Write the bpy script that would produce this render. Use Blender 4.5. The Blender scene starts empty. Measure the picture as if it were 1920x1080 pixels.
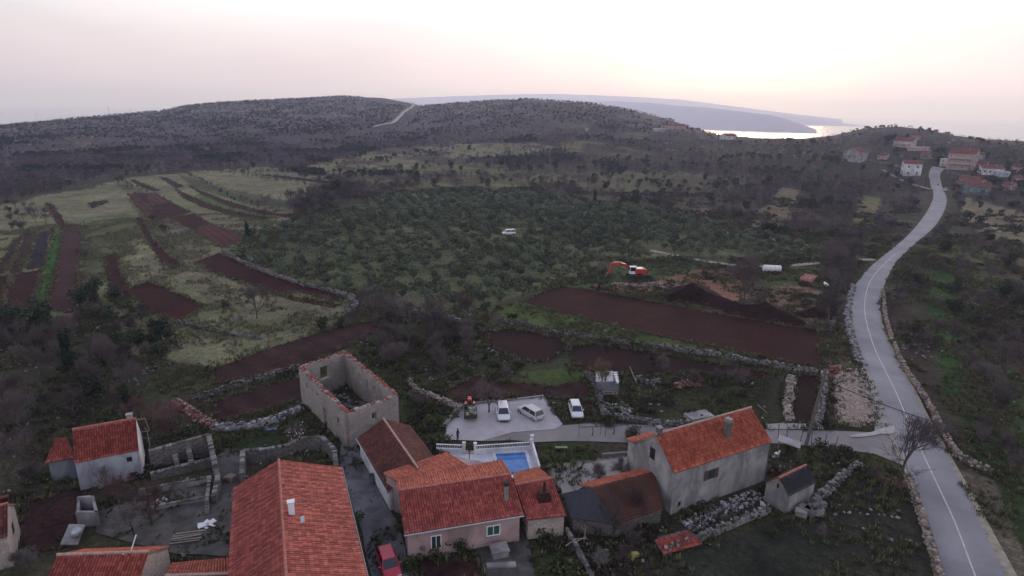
import bpy, bmesh, math, random
import numpy as np
from mathutils import Vector, Matrix
from mathutils.geometry import tessellate_polygon
random.seed(7); RNG = np.random.default_rng(11)
S = bpy.context.scene; COL = S.collection; PI = math.pi

# ------------------------------------------------------------------ camera
F = 1150.0; H = 40.0; PIT = math.atan(335 / F); ROL = 0.015
FW = np.array([0, math.cos(PIT), -math.sin(PIT)]); R0 = np.array([1., 0, 0]); U0 = np.array([0, math.sin(PIT), math.cos(PIT)])
RT = R0 * math.cos(ROL) + U0 * math.sin(ROL); UP = -R0 * math.sin(ROL) + U0 * math.cos(ROL); CP = np.array([0, 0, H])
cd = bpy.data.cameras.new('camera'); cam = bpy.data.objects.new('camera', cd); COL.objects.link(cam)
cd.sensor_width = 36; cd.lens = 36 * F / 1920; cd.clip_start = 0.5; cd.clip_end = 60000
M4 = Matrix(((RT[0], UP[0], -FW[0], 0), (RT[1], UP[1], -FW[1], 0), (RT[2], UP[2], -FW[2], H), (0, 0, 0, 1)))
cam.matrix_world = M4; S.camera = cam

# ------------------------------------------------------------------ world, sun, exposure
SUN_AZ = math.atan2(390, F); SUN_EL = math.radians(6)
W = bpy.data.worlds.new('World'); S.world = W; W.use_nodes = True
nt = W.node_tree; nt.nodes.clear()
def N(t, tree=None, **k):
    n = (tree or nt).nodes.new(t)
    for a, b in k.items(): setattr(n, a, b)
    return n
def ramp(node, stops, interp='LINEAR'):
    cr = node.color_ramp; cr.interpolation = interp
    while len(cr.elements) > 1: cr.elements.remove(cr.elements[-1])
    cr.elements[0].position = stops[0][0]; cr.elements[0].color = (*stops[0][1], 1)
    for p, c in stops[1:]:
        e = cr.elements.new(p); e.color = (*c, 1)
sky = N('ShaderNodeTexSky'); sky.sky_type = 'NISHITA'; sky.sun_disc = False; sky.sun_elevation = SUN_EL; sky.sun_rotation = SUN_AZ
sky.air_density = 1.5; sky.dust_density = 4.0; sky.altitude = 150
tc = N('ShaderNodeTexCoord'); sep = N('ShaderNodeSeparateXYZ'); L = nt.links.new
L(tc.outputs['Generated'], sep.inputs[0])
# thin overcast: colour by height above the horizon
rp = N('ShaderNodeValToRGB')
ramp(rp, [(0.0, (1.02, .85, .93)), (.025, (1.0, .84, .91)), (.06, (1.0, .87, .92)), (.11, (1.05, .99, 1.05)), (.2, (1.5, 1.42, 1.5)), (.38, (1.4, 1.36, 1.55)), (.6, (.72, .73, .95)), (1, (.52, .54, .78))])
cl = N('ShaderNodeMath', operation='MAXIMUM'); cl.inputs[1].default_value = 0; L(sep.outputs[2], cl.inputs[0]); L(cl.outputs[0], rp.inputs[0])
# glow round the veiled sun
dirv = N('ShaderNodeVectorMath', operation='DOT_PRODUCT'); e0 = math.radians(5.5)
dirv.inputs[1].default_value = (math.sin(SUN_AZ) * math.cos(e0), math.cos(SUN_AZ) * math.cos(e0), math.sin(e0)); L(tc.outputs['Generated'], dirv.inputs[0])
gr = N('ShaderNodeValToRGB'); gm = N('ShaderNodeMapRange'); gm.inputs[1].default_value = .70; gm.inputs[2].default_value = 1.0
L(dirv.outputs['Value'], gm.inputs[0]); ramp(gr, [(0, (0, 0, 0)), (.45, (.008, .008, .01)), (.75, (.035, .035, .045)), (.93, (.11, .105, .12)), (.985, (.35, .33, .32)), (1, (.55, .49, .42))], 'EASE'); L(gm.outputs[0], gr.inputs[0])
# away from the sun the veil is greyer and a little darker
bk = N('ShaderNodeMapRange'); bk.inputs[1].default_value = .42; bk.inputs[2].default_value = .86; bk.inputs[3].default_value = .90; bk.inputs[4].default_value = 1.07
L(dirv.outputs['Value'], bk.inputs[0])
mp = N('ShaderNodeMapping'); mp.inputs['Scale'].default_value = (2.2, 2.2, 11); mp.inputs['Rotation'].default_value = (.12, .2, .3); L(tc.outputs['Generated'], mp.inputs[0])
nz = N('ShaderNodeTexNoise'); nz.inputs['Scale'].default_value = 1.3; nz.inputs['Detail'].default_value = 5; L(mp.outputs[0], nz.inputs[0])
nm = N('ShaderNodeMapRange'); nm.inputs[1].default_value = .3; nm.inputs[2].default_value = .7; nm.inputs[3].default_value = .87; nm.inputs[4].default_value = 1.05; L(nz.outputs[0], nm.inputs[0])
m1 = N('ShaderNodeMath', operation='MULTIPLY'); L(bk.outputs[0], m1.inputs[0]); L(nm.outputs[0], m1.inputs[1])
sc = N('ShaderNodeVectorMath', operation='SCALE'); L(rp.outputs[0], sc.inputs[0]); L(m1.outputs[0], sc.inputs['Scale'])
ad = N('ShaderNodeVectorMath', operation='ADD'); L(sc.outputs[0], ad.inputs[0]); L(gr.outputs[0], ad.inputs[1])
b1 = N('ShaderNodeBackground'); L(ad.outputs[0], b1.inputs[0]); b1.inputs[1].default_value = .95
b2 = N('ShaderNodeBackground'); L(sky.outputs[0], b2.inputs[0]); b2.inputs[1].default_value = .015
asd = N('ShaderNodeAddShader'); L(b1.outputs[0], asd.inputs[0]); L(b2.outputs[0], asd.inputs[1])
L(asd.outputs[0], N('ShaderNodeOutputWorld').inputs[0])
sl = bpy.data.lights.new('sun', 'SUN'); sl.energy = 1.1; sl.angle = math.radians(14); sl.color = (1, .80, .70)
so = bpy.data.objects.new('sun', sl); COL.objects.link(so)
sd = Vector((math.sin(SUN_AZ) * math.cos(SUN_EL), math.cos(SUN_AZ) * math.cos(SUN_EL), math.sin(SUN_EL)))
so.rotation_euler = (-sd).to_track_quat('-Z', 'Y').to_euler(); so.location = sd * 100
S.view_settings.view_transform = 'Standard'; S.view_settings.look = 'None'; S.view_settings.exposure = 0; S.view_settings.gamma = 1
S.cycles.use_denoising = True; S.cycles.max_bounces = 4; S.cycles.diffuse_bounces = 2; S.cycles.glossy_bounces = 2; S.cycles.transparent_max_bounces = 8
S.cycles.volume_bounces = 3; S.cycles.caustics_reflective = False; S.cycles.caustics_refractive = False

# ------------------------------------------------------------------ helpers
def PXv(P):
    v = np.asarray(P, float) - CP; d = v @ FW; d = np.where(np.abs(d) < 1e-6, 1e-6, d)
    return 960 + F * (v @ RT) / d, 540 - F * (v @ UP) / d, d
def ray(px, py): return FW * F + RT * (px - 960) - UP * (py - 540)
def G(px, py, z=0.0):
    d = ray(px, py); t = (z - H) / d[2]; p = CP + d * t
    return Vector((p[0], p[1], z))
def snoise(x, y, seed=0):
    r = np.random.default_rng(seed); T = r.random((64, 64))
    xi = np.floor(x).astype(int); yi = np.floor(y).astype(int); fx = x - xi; fy = y - yi
    fx = fx * fx * (3 - 2 * fx); fy = fy * fy * (3 - 2 * fy)
    a = T[xi % 64, yi % 64]; b = T[(xi + 1) % 64, yi % 64]; c = T[xi % 64, (yi + 1) % 64]; d = T[(xi + 1) % 64, (yi + 1) % 64]
    return (a * (1 - fx) + b * fx) * (1 - fy) + (c * (1 - fx) + d * fx) * fy
def fbm(x, y, oct=4, seed=0):
    s = 0; a = .5; t = 0
    for k in range(oct):
        s = s + a * snoise(x * 2 ** k, y * 2 ** k, seed + k); t += a; a *= .5
    return s / t
# ------------------------------------------------------------------ terrain height: level round the village, hills beyond, sea after them
SKY = [(-300, 240, 900), (0, 236, 1000), (130, 224, 1050), (210, 217, 1100), (300, 209, 1150), (345, 199, 1180), (400, 193, 1200), (520, 187, 1250), (640, 181, 1300), (720, 184, 1250), (790, 198, 1150), (850, 194, 1050), (930, 188, 1000),
       (1000, 186, 950), (1100, 193, 900), (1180, 206, 850), (1250, 223, 800), (1290, 239, 720), (1340, 255, 660), (1420, 263, 620), (1500, 264, 600), (1560, 257, 620), (1620, 242, 640), (1680, 238, 650), (1740, 245, 640), (1785, 256, 620), (1830, 263, 600), (1900, 268, 600), (2200, 275, 600)]
_az = []; _zr = []; _D = []
for px, py, D in SKY:
    d = ray(px, py); a = math.atan2(d[0], d[1]); _az.append(a); _D.append(D); _zr.append(H + D * d[2] / math.hypot(d[0], d[1]))
def TZ(x, y):
    x = np.asarray(x, float); y = np.asarray(y, float)
    r = np.hypot(x, y); a = np.arctan2(x, y); zr = np.interp(a, _az, _zr); D = np.interp(a, _az, _D)
    t = np.clip((r - 430) / (D - 430), 0, 1); s = t * t * (3 - 2 * t) * .75 + t * .25
    n = (fbm(x / 90 + 7, y / 90 + 3, 4, 5) - .5) * 9 * np.clip((r - 430) / 300, 0, 1) * np.clip((1.06 - t) * 3, 0, 1)
    z = zr * s + n * (np.abs(zr) > -1)
    q = np.clip((r - D) / 1500, 0, 1); q = q * q * (3 - 2 * q)
    return z * (1 - q) + (-126) * q
def tz(x, y): return float(TZ(np.array([x]), np.array([y]))[0])
def GT(px, py):
    d = ray(px, py); d = d / np.linalg.norm(d)
    if d[2] < 0:
        t0 = H / -d[2]
        if t0 * math.hypot(d[0], d[1]) < 430: return Vector(CP + d * t0)
    t = 380
    while t < 1600:
        p = CP + d * t
        if p[2] <= tz(p[0], p[1]): return Vector((p[0], p[1], tz(p[0], p[1])))
        t += 3
    p = CP + d * 1200; return Vector((p[0], p[1], tz(p[0], p[1])))

# ------------------------------------------------------------------ object helpers
def setp(o, label=None, cat=None, group=None, kind=None):
    if label: o['label'] = label
    if cat: o['category'] = cat
    if group: o['group'] = group
    if kind or cat: o['kind'] = kind or 'thing'
    return o
def empty(name, loc, rz=0, label=None, cat=None, group=None):
    o = bpy.data.objects.new(name, None); COL.objects.link(o); o.location = loc; o.rotation_euler = (0, 0, rz); o.empty_display_size = .3
    return setp(o, label, cat, group)
def link_mesh(name, me, parent=None, loc=None):
    o = bpy.data.objects.new(name, me); COL.objects.link(o)
    if parent is not None: o.parent = parent
    if loc is not None: o.location = loc
    return o
class MB:
    """collects vertices and faces; build() links them as one mesh object"""
    def __init__(s): s.v = []; s.f = []; s.m = []; s.mi = 0
    def add(s, vs, fs):
        b = len(s.v); s.v += [tuple(v) for v in vs]
        for f in fs: s.f.append([b + i for i in f]); s.m.append(s.mi)
        return s
    def box(s, c, d, rz=0, tilt=None, jit=0):
        x, y, z = d[0] / 2, d[1] / 2, d[2] / 2; vs = []
        for k in ((-x, -y, -z), (x, -y, -z), (x, y, -z), (-x, y, -z), (-x, -y, z), (x, -y, z), (x, y, z), (-x, y, z)):
            v = Vector(k)
            if jit: v += Vector((random.uniform(-jit, jit), random.uniform(-jit, jit), random.uniform(-jit, jit)))
            if tilt is not None: v.rotate(tilt)
            if rz: v = Vector((v.x * math.cos(rz) - v.y * math.sin(rz), v.x * math.sin(rz) + v.y * math.cos(rz), v.z))
            vs.append(v + Vector(c))
        return s.add(vs, [(0, 3, 2, 1), (4, 5, 6, 7), (0, 1, 5, 4), (1, 2, 6, 5), (2, 3, 7, 6), (3, 0, 4, 7)])
    def bar(s, a, b, r0, r1=None, n=6, cap=True):
        a = Vector(a); b = Vector(b); r1 = r0 if r1 is None else r1; d = (b - a)
        if d.length < 1e-6: return s
        q = d.to_track_quat('Z', 'Y'); vs = []
        for p, r in ((a, r0), (b, r1)):
            for k in range(n):
                t = 2 * PI * k / n; vs.append(p + q @ Vector((r * math.cos(t), r * math.sin(t), 0)))
        fs = [(k, (k + 1) % n, n + (k + 1) % n, n + k) for k in range(n)]
        if cap: fs += [tuple(range(n - 1, -1, -1)), tuple(range(n, 2 * n))]
        return s.add(vs, fs)
    def prism(s, poly, axis_vec):
        """poly: list of 3D points, extruded by axis_vec"""
        n = len(poly); a = [Vector(p) for p in poly]; v = Vector(axis_vec)
        fs = [tuple(range(n)), tuple(range(2 * n - 1, n - 1, -1))] + [(i, n + i, n + (i + 1) % n, (i + 1) % n) for i in range(n)]
        return s.add(a + [p + v for p in a], fs)
    def ball(s, c, r, seg=8, rings=5, jit=0):
        c = Vector(c); r = Vector(r) if not isinstance(r, (int, float)) else Vector((r, r, r)); vs = [c + Vector((0, 0, r.z))]
        for i in range(1, rings):
            for k in range(seg):
                t = PI * i / rings; u = 2 * PI * k / seg; j = 1 + random.uniform(-jit, jit)
                vs.append(c + Vector((r.x * math.sin(t) * math.cos(u) * j, r.y * math.sin(t) * math.sin(u) * j, r.z * math.cos(t) * j)))
        vs.append(c - Vector((0, 0, r.z))); fs = [(0, 1 + k, 1 + (k + 1) % seg) for k in range(seg)]
        for i in range(rings - 2):
            o = 1 + i * seg; fs += [(o + k, o + seg + k, o + seg + (k + 1) % seg, o + (k + 1) % seg) for k in range(seg)]
        o = 1 + (rings - 2) * seg; fs += [(o + k, len(vs) - 1, o + (k + 1) % seg) for k in range(seg)]
        return s.add(vs, fs)
    def mesh(s, name, mats):
        me = bpy.data.meshes.new(name); me.from_pydata(s.v, [], s.f)
        for m in (mats if isinstance(mats, (list, tuple)) else [mats]): me.materials.append(m)
        if any(s.m): me.polygons.foreach_set('material_index', s.m)
        bm = bmesh.new(); bm.from_mesh(me); bmesh.ops.recalc_face_normals(bm, faces=bm.faces); bm.to_mesh(me); bm.free(); me.update()
        return me
    def build(s, name, mats, parent=None, smooth=False, bevel=0):
        me = s.mesh(name, mats)
        if smooth: me.polygons.foreach_set('use_smooth', [True] * len(me.polygons))
        o = link_mesh(name, me, parent)
        if bevel:
            md = o.modifiers.new('bevel', 'BEVEL'); md.width = bevel; md.segments = 2; md.limit_method = 'ANGLE'
        return o
def npmesh(name, V, Fc, mats, mi=None, smooth=False):
    """fast mesh from numpy; Fc (n,k)"""
    me = bpy.data.meshes.new(name); n, k = Fc.shape
    me.vertices.add(len(V)); me.vertices.foreach_set('co', np.asarray(V, np.float32).ravel())
    me.loops.add(n * k); me.loops.foreach_set('vertex_index', Fc.ravel().astype(np.int32))
    me.polygons.add(n); me.polygons.foreach_set('loop_start', np.arange(0, n * k, k, dtype=np.int32)); 
    for m in (mats if isinstance(mats, (list, tuple)) else [mats]): me.materials.append(m)
    if mi is not None: me.polygons.foreach_set('material_index', mi.astype(np.int32))
    if smooth: me.polygons.foreach_set('use_smooth', np.ones(n, bool))
    me.update(calc_edges=True); me.validate(); return me

# ------------------------------------------------------------------ materials
class NT:
    def __init__(s, name):
        s.m = bpy.data.materials.new(name); s.m.use_nodes = True; s.t = s.m.node_tree; s.b = s.t.nodes['Principled BSDF']; s.o = s.t.nodes['Material Output']
    def n(s, t, **k): return N(t, s.t, **k)
    def l(s, a, b): s.t.links.new(a, b)
    def noise(s, scale, detail=5, vec=None, rough=.6, dist=0):
        n = s.n('ShaderNodeTexNoise'); n.inputs['Scale'].default_value = scale; n.inputs['Detail'].default_value = detail; n.inputs['Roughness'].default_value = rough; n.inputs['Distortion'].default_value = dist
        if vec is not None: s.l(vec, n.inputs['Vector'])
        return n.outputs[0]
    def ramp(s, inp, stops, interp='LINEAR'):
        r = s.n('ShaderNodeValToRGB'); ramp(r, stops, interp); s.l(inp, r.inputs[0]); return r.outputs[0]
    def mix(s, fac, a, b, mode='MIX'):
        m = s.n('ShaderNodeMix', data_type='RGBA', blend_type=mode)
        for sock, v in ((m.inputs[0], fac), (m.inputs[6], a), (m.inputs[7], b)):
            if isinstance(v, (int, float)): sock.default_value = v
            elif isinstance(v, tuple): sock.default_value = (*v, 1)
            else: s.l(v, sock)
        return m.outputs[2]
    def math(s, op, a, b=0, clamp=False):
        m = s.n('ShaderNodeMath', operation=op, use_clamp=clamp)
        for sock, v in ((m.inputs[0], a), (m.inputs[1], b)):
            if isinstance(v, (int, float)): sock.default_value = v
            else: s.l(v, sock)
        return m.outputs[0]
    def objc(s): return s.n('ShaderNodeTexCoord').outputs['Object']
    def pos(s): return s.n('ShaderNodeNewGeometry').outputs['Position']
    def scaled(s, vec, sc, rot=(0, 0, 0)):
        m = s.n('ShaderNodeMapping'); m.inputs['Scale'].default_value = sc; m.inputs['Rotation'].default_value = rot; s.l(vec, m.inputs[0]); return m.outputs[0]
    def bump(s, h, dist=.02, strength=.6):
        b = s.n('ShaderNodeBump'); b.inputs['Distance'].default_value = dist; b.inputs['Strength'].default_value = strength; s.l(h, b.inputs['Height']); s.l(b.outputs[0], s.b.inputs['Normal'])
    def col(s, c): 
        if isinstance(c, tuple): s.b.inputs['Base Color'].default_value = (*c, 1)
        else: s.l(c, s.b.inputs['Base Color'])
    def set(s, rough=None, metal=None, spec=None):
        if rough is not None: s.b.inputs['Roughness'].default_value = rough
        if metal is not None: s.b.inputs['Metallic'].default_value = metal
        if spec is not None: s.b.inputs['Specular IOR Level'].default_value = spec
        return s
def simple(name, c, rough=.7, var=.25, scale=3.0, metal=0, spec=.4, bump=0):
    m = NT(name); m.set(rough, metal, spec); f = m.noise(scale, 4, m.pos()); lo = tuple(x * (1 - var) for x in c); hi = tuple(min(1, x * (1 + var)) for x in c)
    m.col(m.ramp(f, [(.3, lo), (.7, hi)]))
    if bump: m.bump(f, bump)
    return m.m
def tilemat(name, c1, c2, dirt, pitch=.24, row=.36, dark=.55):
    """clay roof tiles: rows and rolls from UV (u along the eave, v up the slope, both in metres)"""
    m = NT(name); m.set(.75, 0, .25); uv = m.n('ShaderNodeUVMap'); uv.uv_map = 'UVMap'; s = m.n('ShaderNodeSeparateXYZ'); m.l(uv.outputs[0], s.inputs[0])
    u = m.math('DIVIDE', s.outputs[0], pitch); v = m.math('DIVIDE', s.outputs[1], row)
    fu = m.math('FRACT', u); fv = m.math('FRACT', v); iu = m.math('FLOOR', u); iv = m.math('FLOOR', v)
    cb = m.n('ShaderNodeCombineXYZ'); m.l(iu, cb.inputs[0]); m.l(iv, cb.inputs[1]); wn = m.n('ShaderNodeTexWhiteNoise'); wn.noise_dimensions = '2D'; m.l(cb.outputs[0], wn.inputs[0])
    base = m.mix(wn.outputs[0], tuple(x * .76 for x in c1), tuple(min(1, x * 1.15) for x in c2)); big = m.noise(.5, 5, m.pos()); base = m.mix(m.ramp(big, [(.42, (0, 0, 0)), (.72, (.6, .6, .6))]), base, tuple(x * .85 for x in dirt))
    sm = m.noise(9, 3, m.pos()); base = m.mix(.35, base, m.ramp(sm, [(.3, (.3, .3, .3)), (.7, (1, 1, 1))]), 'MULTIPLY')
    roll = m.math('ABSOLUTE', m.math('SUBTRACT', fu, .5)); groove = m.ramp(roll, [(.28, (1, 1, 1)), (.44, (dark, dark, dark))]); step = m.ramp(fv, [(0, (dark * .8,) * 3), (.12, (1, 1, 1))])
    col = m.mix(1.0, m.mix(1.0, base, groove, 'MULTIPLY'), step, 'MULTIPLY'); m.col(col)
    hh = m.math('ADD', m.math('MULTIPLY', m.math('SINE', m.math('MULTIPLY', fu, PI)), 1.0), m.math('MULTIPLY', m.math('SUBTRACT', 1.0, fv), .6)); m.bump(hh, .07, .9)
    return m.m
def stonemat(name, c1, c2, mortar, scale=2.2, amt=1.0):
    m = NT(name); m.set(.9, 0, .2); p = m.pos(); v = m.n('ShaderNodeTexVoronoi'); v.inputs['Scale'].default_value = scale; m.l(m.scaled(p, (1, 1, 1.6)), v.inputs['Vector'])
    e = m.n('ShaderNodeTexVoronoi', feature='DISTANCE_TO_EDGE'); e.inputs['Scale'].default_value = scale; m.l(m.scaled(p, (1, 1, 1.6)), e.inputs['Vector'])
    sp = m.n('ShaderNodeSeparateXYZ'); m.l(v.outputs['Color'], sp.inputs[0]); base = m.mix(sp.outputs[0], c1, c2); big = m.noise(.6, 5, p)
    base = m.mix(m.ramp(big, [(.4, (0, 0, 0)), (.7, (.6, .6, .6))]), base, tuple(x * .55 for x in c1)); j = m.ramp(e.outputs['Distance'], [(.01, (0, 0, 0)), (.07, (1, 1, 1))])
    m.col(m.mix(j, mortar, base)); m.bump(j, .05, .8 * amt); return m.m
def plaster(name, c, stain, rough=.85):
    m = NT(name); m.set(rough, 0, .2); p = m.pos(); a = m.noise(.45, 6, m.scaled(p, (1, 1, .5)), .65, .4); f = m.noise(7, 4, p)
    base = m.mix(m.ramp(a, [(.40, (0, 0, 0)), (.60, (1, 1, 1))]), c, tuple(x * .82 for x in stain)); m.col(m.mix(.3, base, m.ramp(f, [(.25, (.5, .5, .5)), (.65, (1, 1, 1))]), 'MULTIPLY')); m.bump(f, .01, .4); return m.m
def leafmat(name, c1, c2, c3=None, rough=.75):
    """foliage: each leaf clump (mesh island) gets its own tone, each tree its own shift"""
    m = NT(name); m.set(rough, 0, .15); g = m.n('ShaderNodeNewGeometry'); oi = m.n('ShaderNodeObjectInfo')
    base = m.ramp(g.outputs['Random Per Island'], [(0, c1), (.7, c2), (1, c3 or c2)]); v = m.math('ADD', m.math('MULTIPLY', oi.outputs['Random'], .7), .65)
    s = m.n('ShaderNodeVectorMath', operation='SCALE'); m.l(base, s.inputs[0]); m.l(v, s.inputs['Scale']); m.col(s.outputs[0]); return m.m
# ------------------------------------------------------------------ ground sheet
def inpoly(x, y, poly):
    c = np.zeros(x.shape, bool); n = len(poly); j = n - 1
    for i in range(n):
        xi, yi = poly[i]; xj, yj = poly[j]
        if yi != yj: c ^= ((yi > y) != (yj > y)) & (x < (xj - xi) * (y - yi) / (yj - yi) + xi)
        j = i
    return c
GROVE = [(425, 470), (470, 440), (540, 425), (650, 395), (700, 375), (790, 362), (900, 358), (1040, 368), (1150, 385), (1290, 412), (1400, 440), (1540, 470), (1545, 488), (1440, 488), (1330, 482), (1230, 484), (1130, 488), (1100, 512), (1010, 540), (945, 568), (912, 592), (862, 592), (740, 565), (620, 540), (520, 512)]
#  colour (linear), softness in px, polygon (picture coordinates of places on the ground)
PAINT = [
 ((.056, .054, .036), 8, [(-400, 330), (200, 330), (560, 300), (1000, 262), (1600, 262), (2300, 300), (2400, 1500), (-600, 1500)]),
 ((.165, .165, .102), 10, [(-60, 395), (60, 372), (170, 352), (250, 330), (330, 325), (500, 312), (620, 335), (560, 372), (540, 420), (470, 440), (430, 475), (520, 515), (660, 565), (640, 605), (560, 650), (380, 690), (250, 660), (190, 560), (140, 590), (0, 600), (-60, 560)]),
 ((.19, .18, .115), 6, [(350, 322), (520, 325), (620, 345), (540, 395), (470, 395), (400, 365)]),
 ((.17, .165, .105), 5, [(560, 312), (700, 285), (840, 270), (1000, 268), (1060, 280), (900, 300), (760, 318), (640, 335)]),
 ((.12, .12, .065), 6, [(640, 322), (900, 305), (1060, 318), (1180, 330), (1100, 350), (900, 350), (700, 355)]),
 ((.10, .10, .06), 6, [(1060, 335), (1200, 315), (1300, 325), (1420, 345), (1290, 375), (1100, 372)]),
 ((.13, .12, .07), 5, [(1050, 268), (1100, 262), (1240, 290), (1180, 305), (1060, 292)]),
 ((.14, .125, .08), 5, [(1380, 410), (1440, 385), (1465, 352), (1505, 358), (1490, 400), (1470, 425), (1400, 425)]),
 ((.14, .115, .085), 5, [(1270, 392), (1325, 390), (1335, 425), (1285, 422)]),
 ((.14, .13, .07), 4, [(1610, 365), (1650, 372), (1648, 425), (1590, 440), (1600, 400)]),
 ((.19, .165, .105), 6, [(1810, 370), (1850, 378), (1925, 400), (1990, 460), (1925, 470), (1850, 450), (1800, 405)]),
 ((.08, .095, .040), 9, [(1750, 455), (1870, 470), (1890, 540), (1750, 520)]),
 ((.100, .115, .062), 6, GROVE),
 ((.095, .108, .055), 22, [(160, 420), (230, 400), (262, 420), (240, 470), (175, 520), (150, 560)]),
 ((.080, .115, .040), 6, [(380, 360), (470, 395), (540, 420), (460, 415), (350, 375)]),
 ((.080, .088, .045), 4, [(262, 366), (300, 418), (350, 500), (330, 508), (285, 440), (240, 375)]),
 ((.085, .100, .045), 4, [(155, 420), (185, 410), (175, 480), (165, 560), (148, 580)]),
 ((.075, .085, .045), 4, [(330, 325), (420, 352), (540, 378), (560, 392), (470, 385), (360, 350)]),
 ((.090, .100, .050), 4, [(390, 560), (480, 578), (640, 590), (600, 604), (460, 594)]),
 ((.085, .095, .050), 4, [(215, 340), (250, 352), (262, 372), (225, 352)]),
 ((.085, .090, .050), 4, [(400, 500), (470, 525), (560, 560), (520, 560), (420, 520)]),
 ((.13, .12, .085), 8, [(290, 412), (345, 422), (400, 465), (352, 490), (320, 460)]),
 ((.185, .165, .115), 9, [(330, 500), (400, 520), (520, 560), (640, 575), (620, 600), (480, 600), (400, 560), (330, 520)]),
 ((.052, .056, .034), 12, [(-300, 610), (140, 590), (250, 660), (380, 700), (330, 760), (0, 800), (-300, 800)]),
 ((.045, .052, .028), 9, [(640, 590), (860, 600), (960, 605), (1300, 670), (1530, 700), (1480, 800), (1240, 790), (1100, 760), (1100, 700), (900, 740), (760, 720), (700, 680), (640, 640)]),
 ((.070, .105, .035), 5, [(920, 580), (985, 568), (1100, 600), (1240, 625), (1400, 660), (1475, 675), (1480, 690), (1300, 662), (1150, 632), (960, 604)]),
 ((.045, .085, .028), 8, [(1010, 545), (1120, 500), (1330, 490), (1330, 505), (1230, 525), (1110, 535), (1020, 560)]),
 ((.058, .085, .030), 7, [(1440, 495), (1530, 500), (1500, 535), (1440, 540)]),
 ((.230, .125, .090), 6, [(1100, 535), (1220, 528), (1330, 500), (1390, 505), (1400, 560), (1350, 570), (1300, 535), (1240, 560), (1150, 545)]),
 ((.220, .135, .105), 7, [(1400, 540), (1500, 535), (1545, 545), (1520, 600), (1440, 570), (1400, 560)]),
 ((.095, .085, .060), 6, [(1545, 560), (1600, 540), (1600, 690), (1560, 690), (1535, 640)]),
 ((.034, .078, .022), 7, [(1742, 500), (1776, 500), (1806, 620), (1802, 752), (1770, 742), (1746, 620)]),
 ((.045, .080, .025), 9, [(1880, 690), (1925, 690), (1990, 900), (1900, 820)]),
 ((.030, .050, .018), 9, [(1800, 760), (1850, 780), (1930, 930), (2000, 1100), (1900, 1100), (1850, 960)]),
 ((.095, .075, .050), 8, [(1840, 440), (1925, 470), (1960, 560), (1880, 520)]),
 ((.050, .038, .030), 12, [(1660, 540), (1730, 620), (1760, 760), (1700, 700), (1655, 620)]),
 ((.070, .045, .035), 12, [(1880, 560), (1990, 600), (1990, 800), (1900, 700)]),
 ((.120, .110, .085), 7, [(1780, 880), (1860, 900), (1900, 1000), (1960, 1150), (1900, 1150), (1830, 980)]),
 ((.040, .062, .024), 7, [(700, 700), (790, 745), (850, 780), (800, 830), (752, 780), (745, 735)]),
 ((.032, .050, .022), 7, [(400, 810), (560, 780), (640, 830), (640, 850), (410, 850)]),
 ((.040, .062, .022), 6, [(1040, 600), (1100, 605), (1120, 640), (1010, 615)]),
 ((.060, .095, .030), 5, [(960, 700), (1080, 690), (1120, 710), (1110, 745), (1020, 720)]),
 ((.045, .070, .024), 6, [(1010, 828), (1100, 836), (1110, 870), (1030, 876)]),
 ((.060, .050, .038), 5, [(1130, 838), (1200, 838), (1200, 850), (1120, 852)]),
 ((.225, .195, .170), 4, [(1020, 872), (1090, 866), (1200, 850), (1205, 885), (1100, 905), (1050, 935)]),
 ((.070, .085, .032), 5, [(1490, 840), (1560, 838), (1700, 870), (1650, 910), (1560, 880), (1500, 880)]),
 ((.110, .080, .052), 6, [(1600, 868), (1700, 880), (1700, 940), (1640, 920)]),
 ((.036, .040, .030), 8, [(1240, 1090), (1300, 1030), (1500, 960), (1620, 890), (1700, 920), (1760, 1100)]),
 ((.085, .075, .070), 6, [(1280, 990), (1420, 930), (1450, 945), (1310, 1020)]),
 ((.050, .075, .030), 5, [(990, 1040), (1060, 1010), (1090, 1090), (1010, 1090)]),
 ((.045, .040, .034), 6, [(1060, 960), (1240, 960), (1240, 1090), (1100, 1090)]),
 ((.085, .082, .078), 4, [(270, 925), (395, 890), (440, 850), (450, 880), (435, 1050), (260, 1010), (180, 1000), (190, 950)]),
 ((.055, .066, .028), 5, [(255, 905), (385, 880), (400, 905), (275, 930)]),
 ((.130, .065, .050), 4, [(1548, 692), (1600, 690), (1640, 790), (1628, 800), (1555, 800)]),
 ((.28, .22, .18), 8, [(1566, 720), (1606, 690), (1632, 760), (1640, 795), (1562, 798)]),
]
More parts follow.
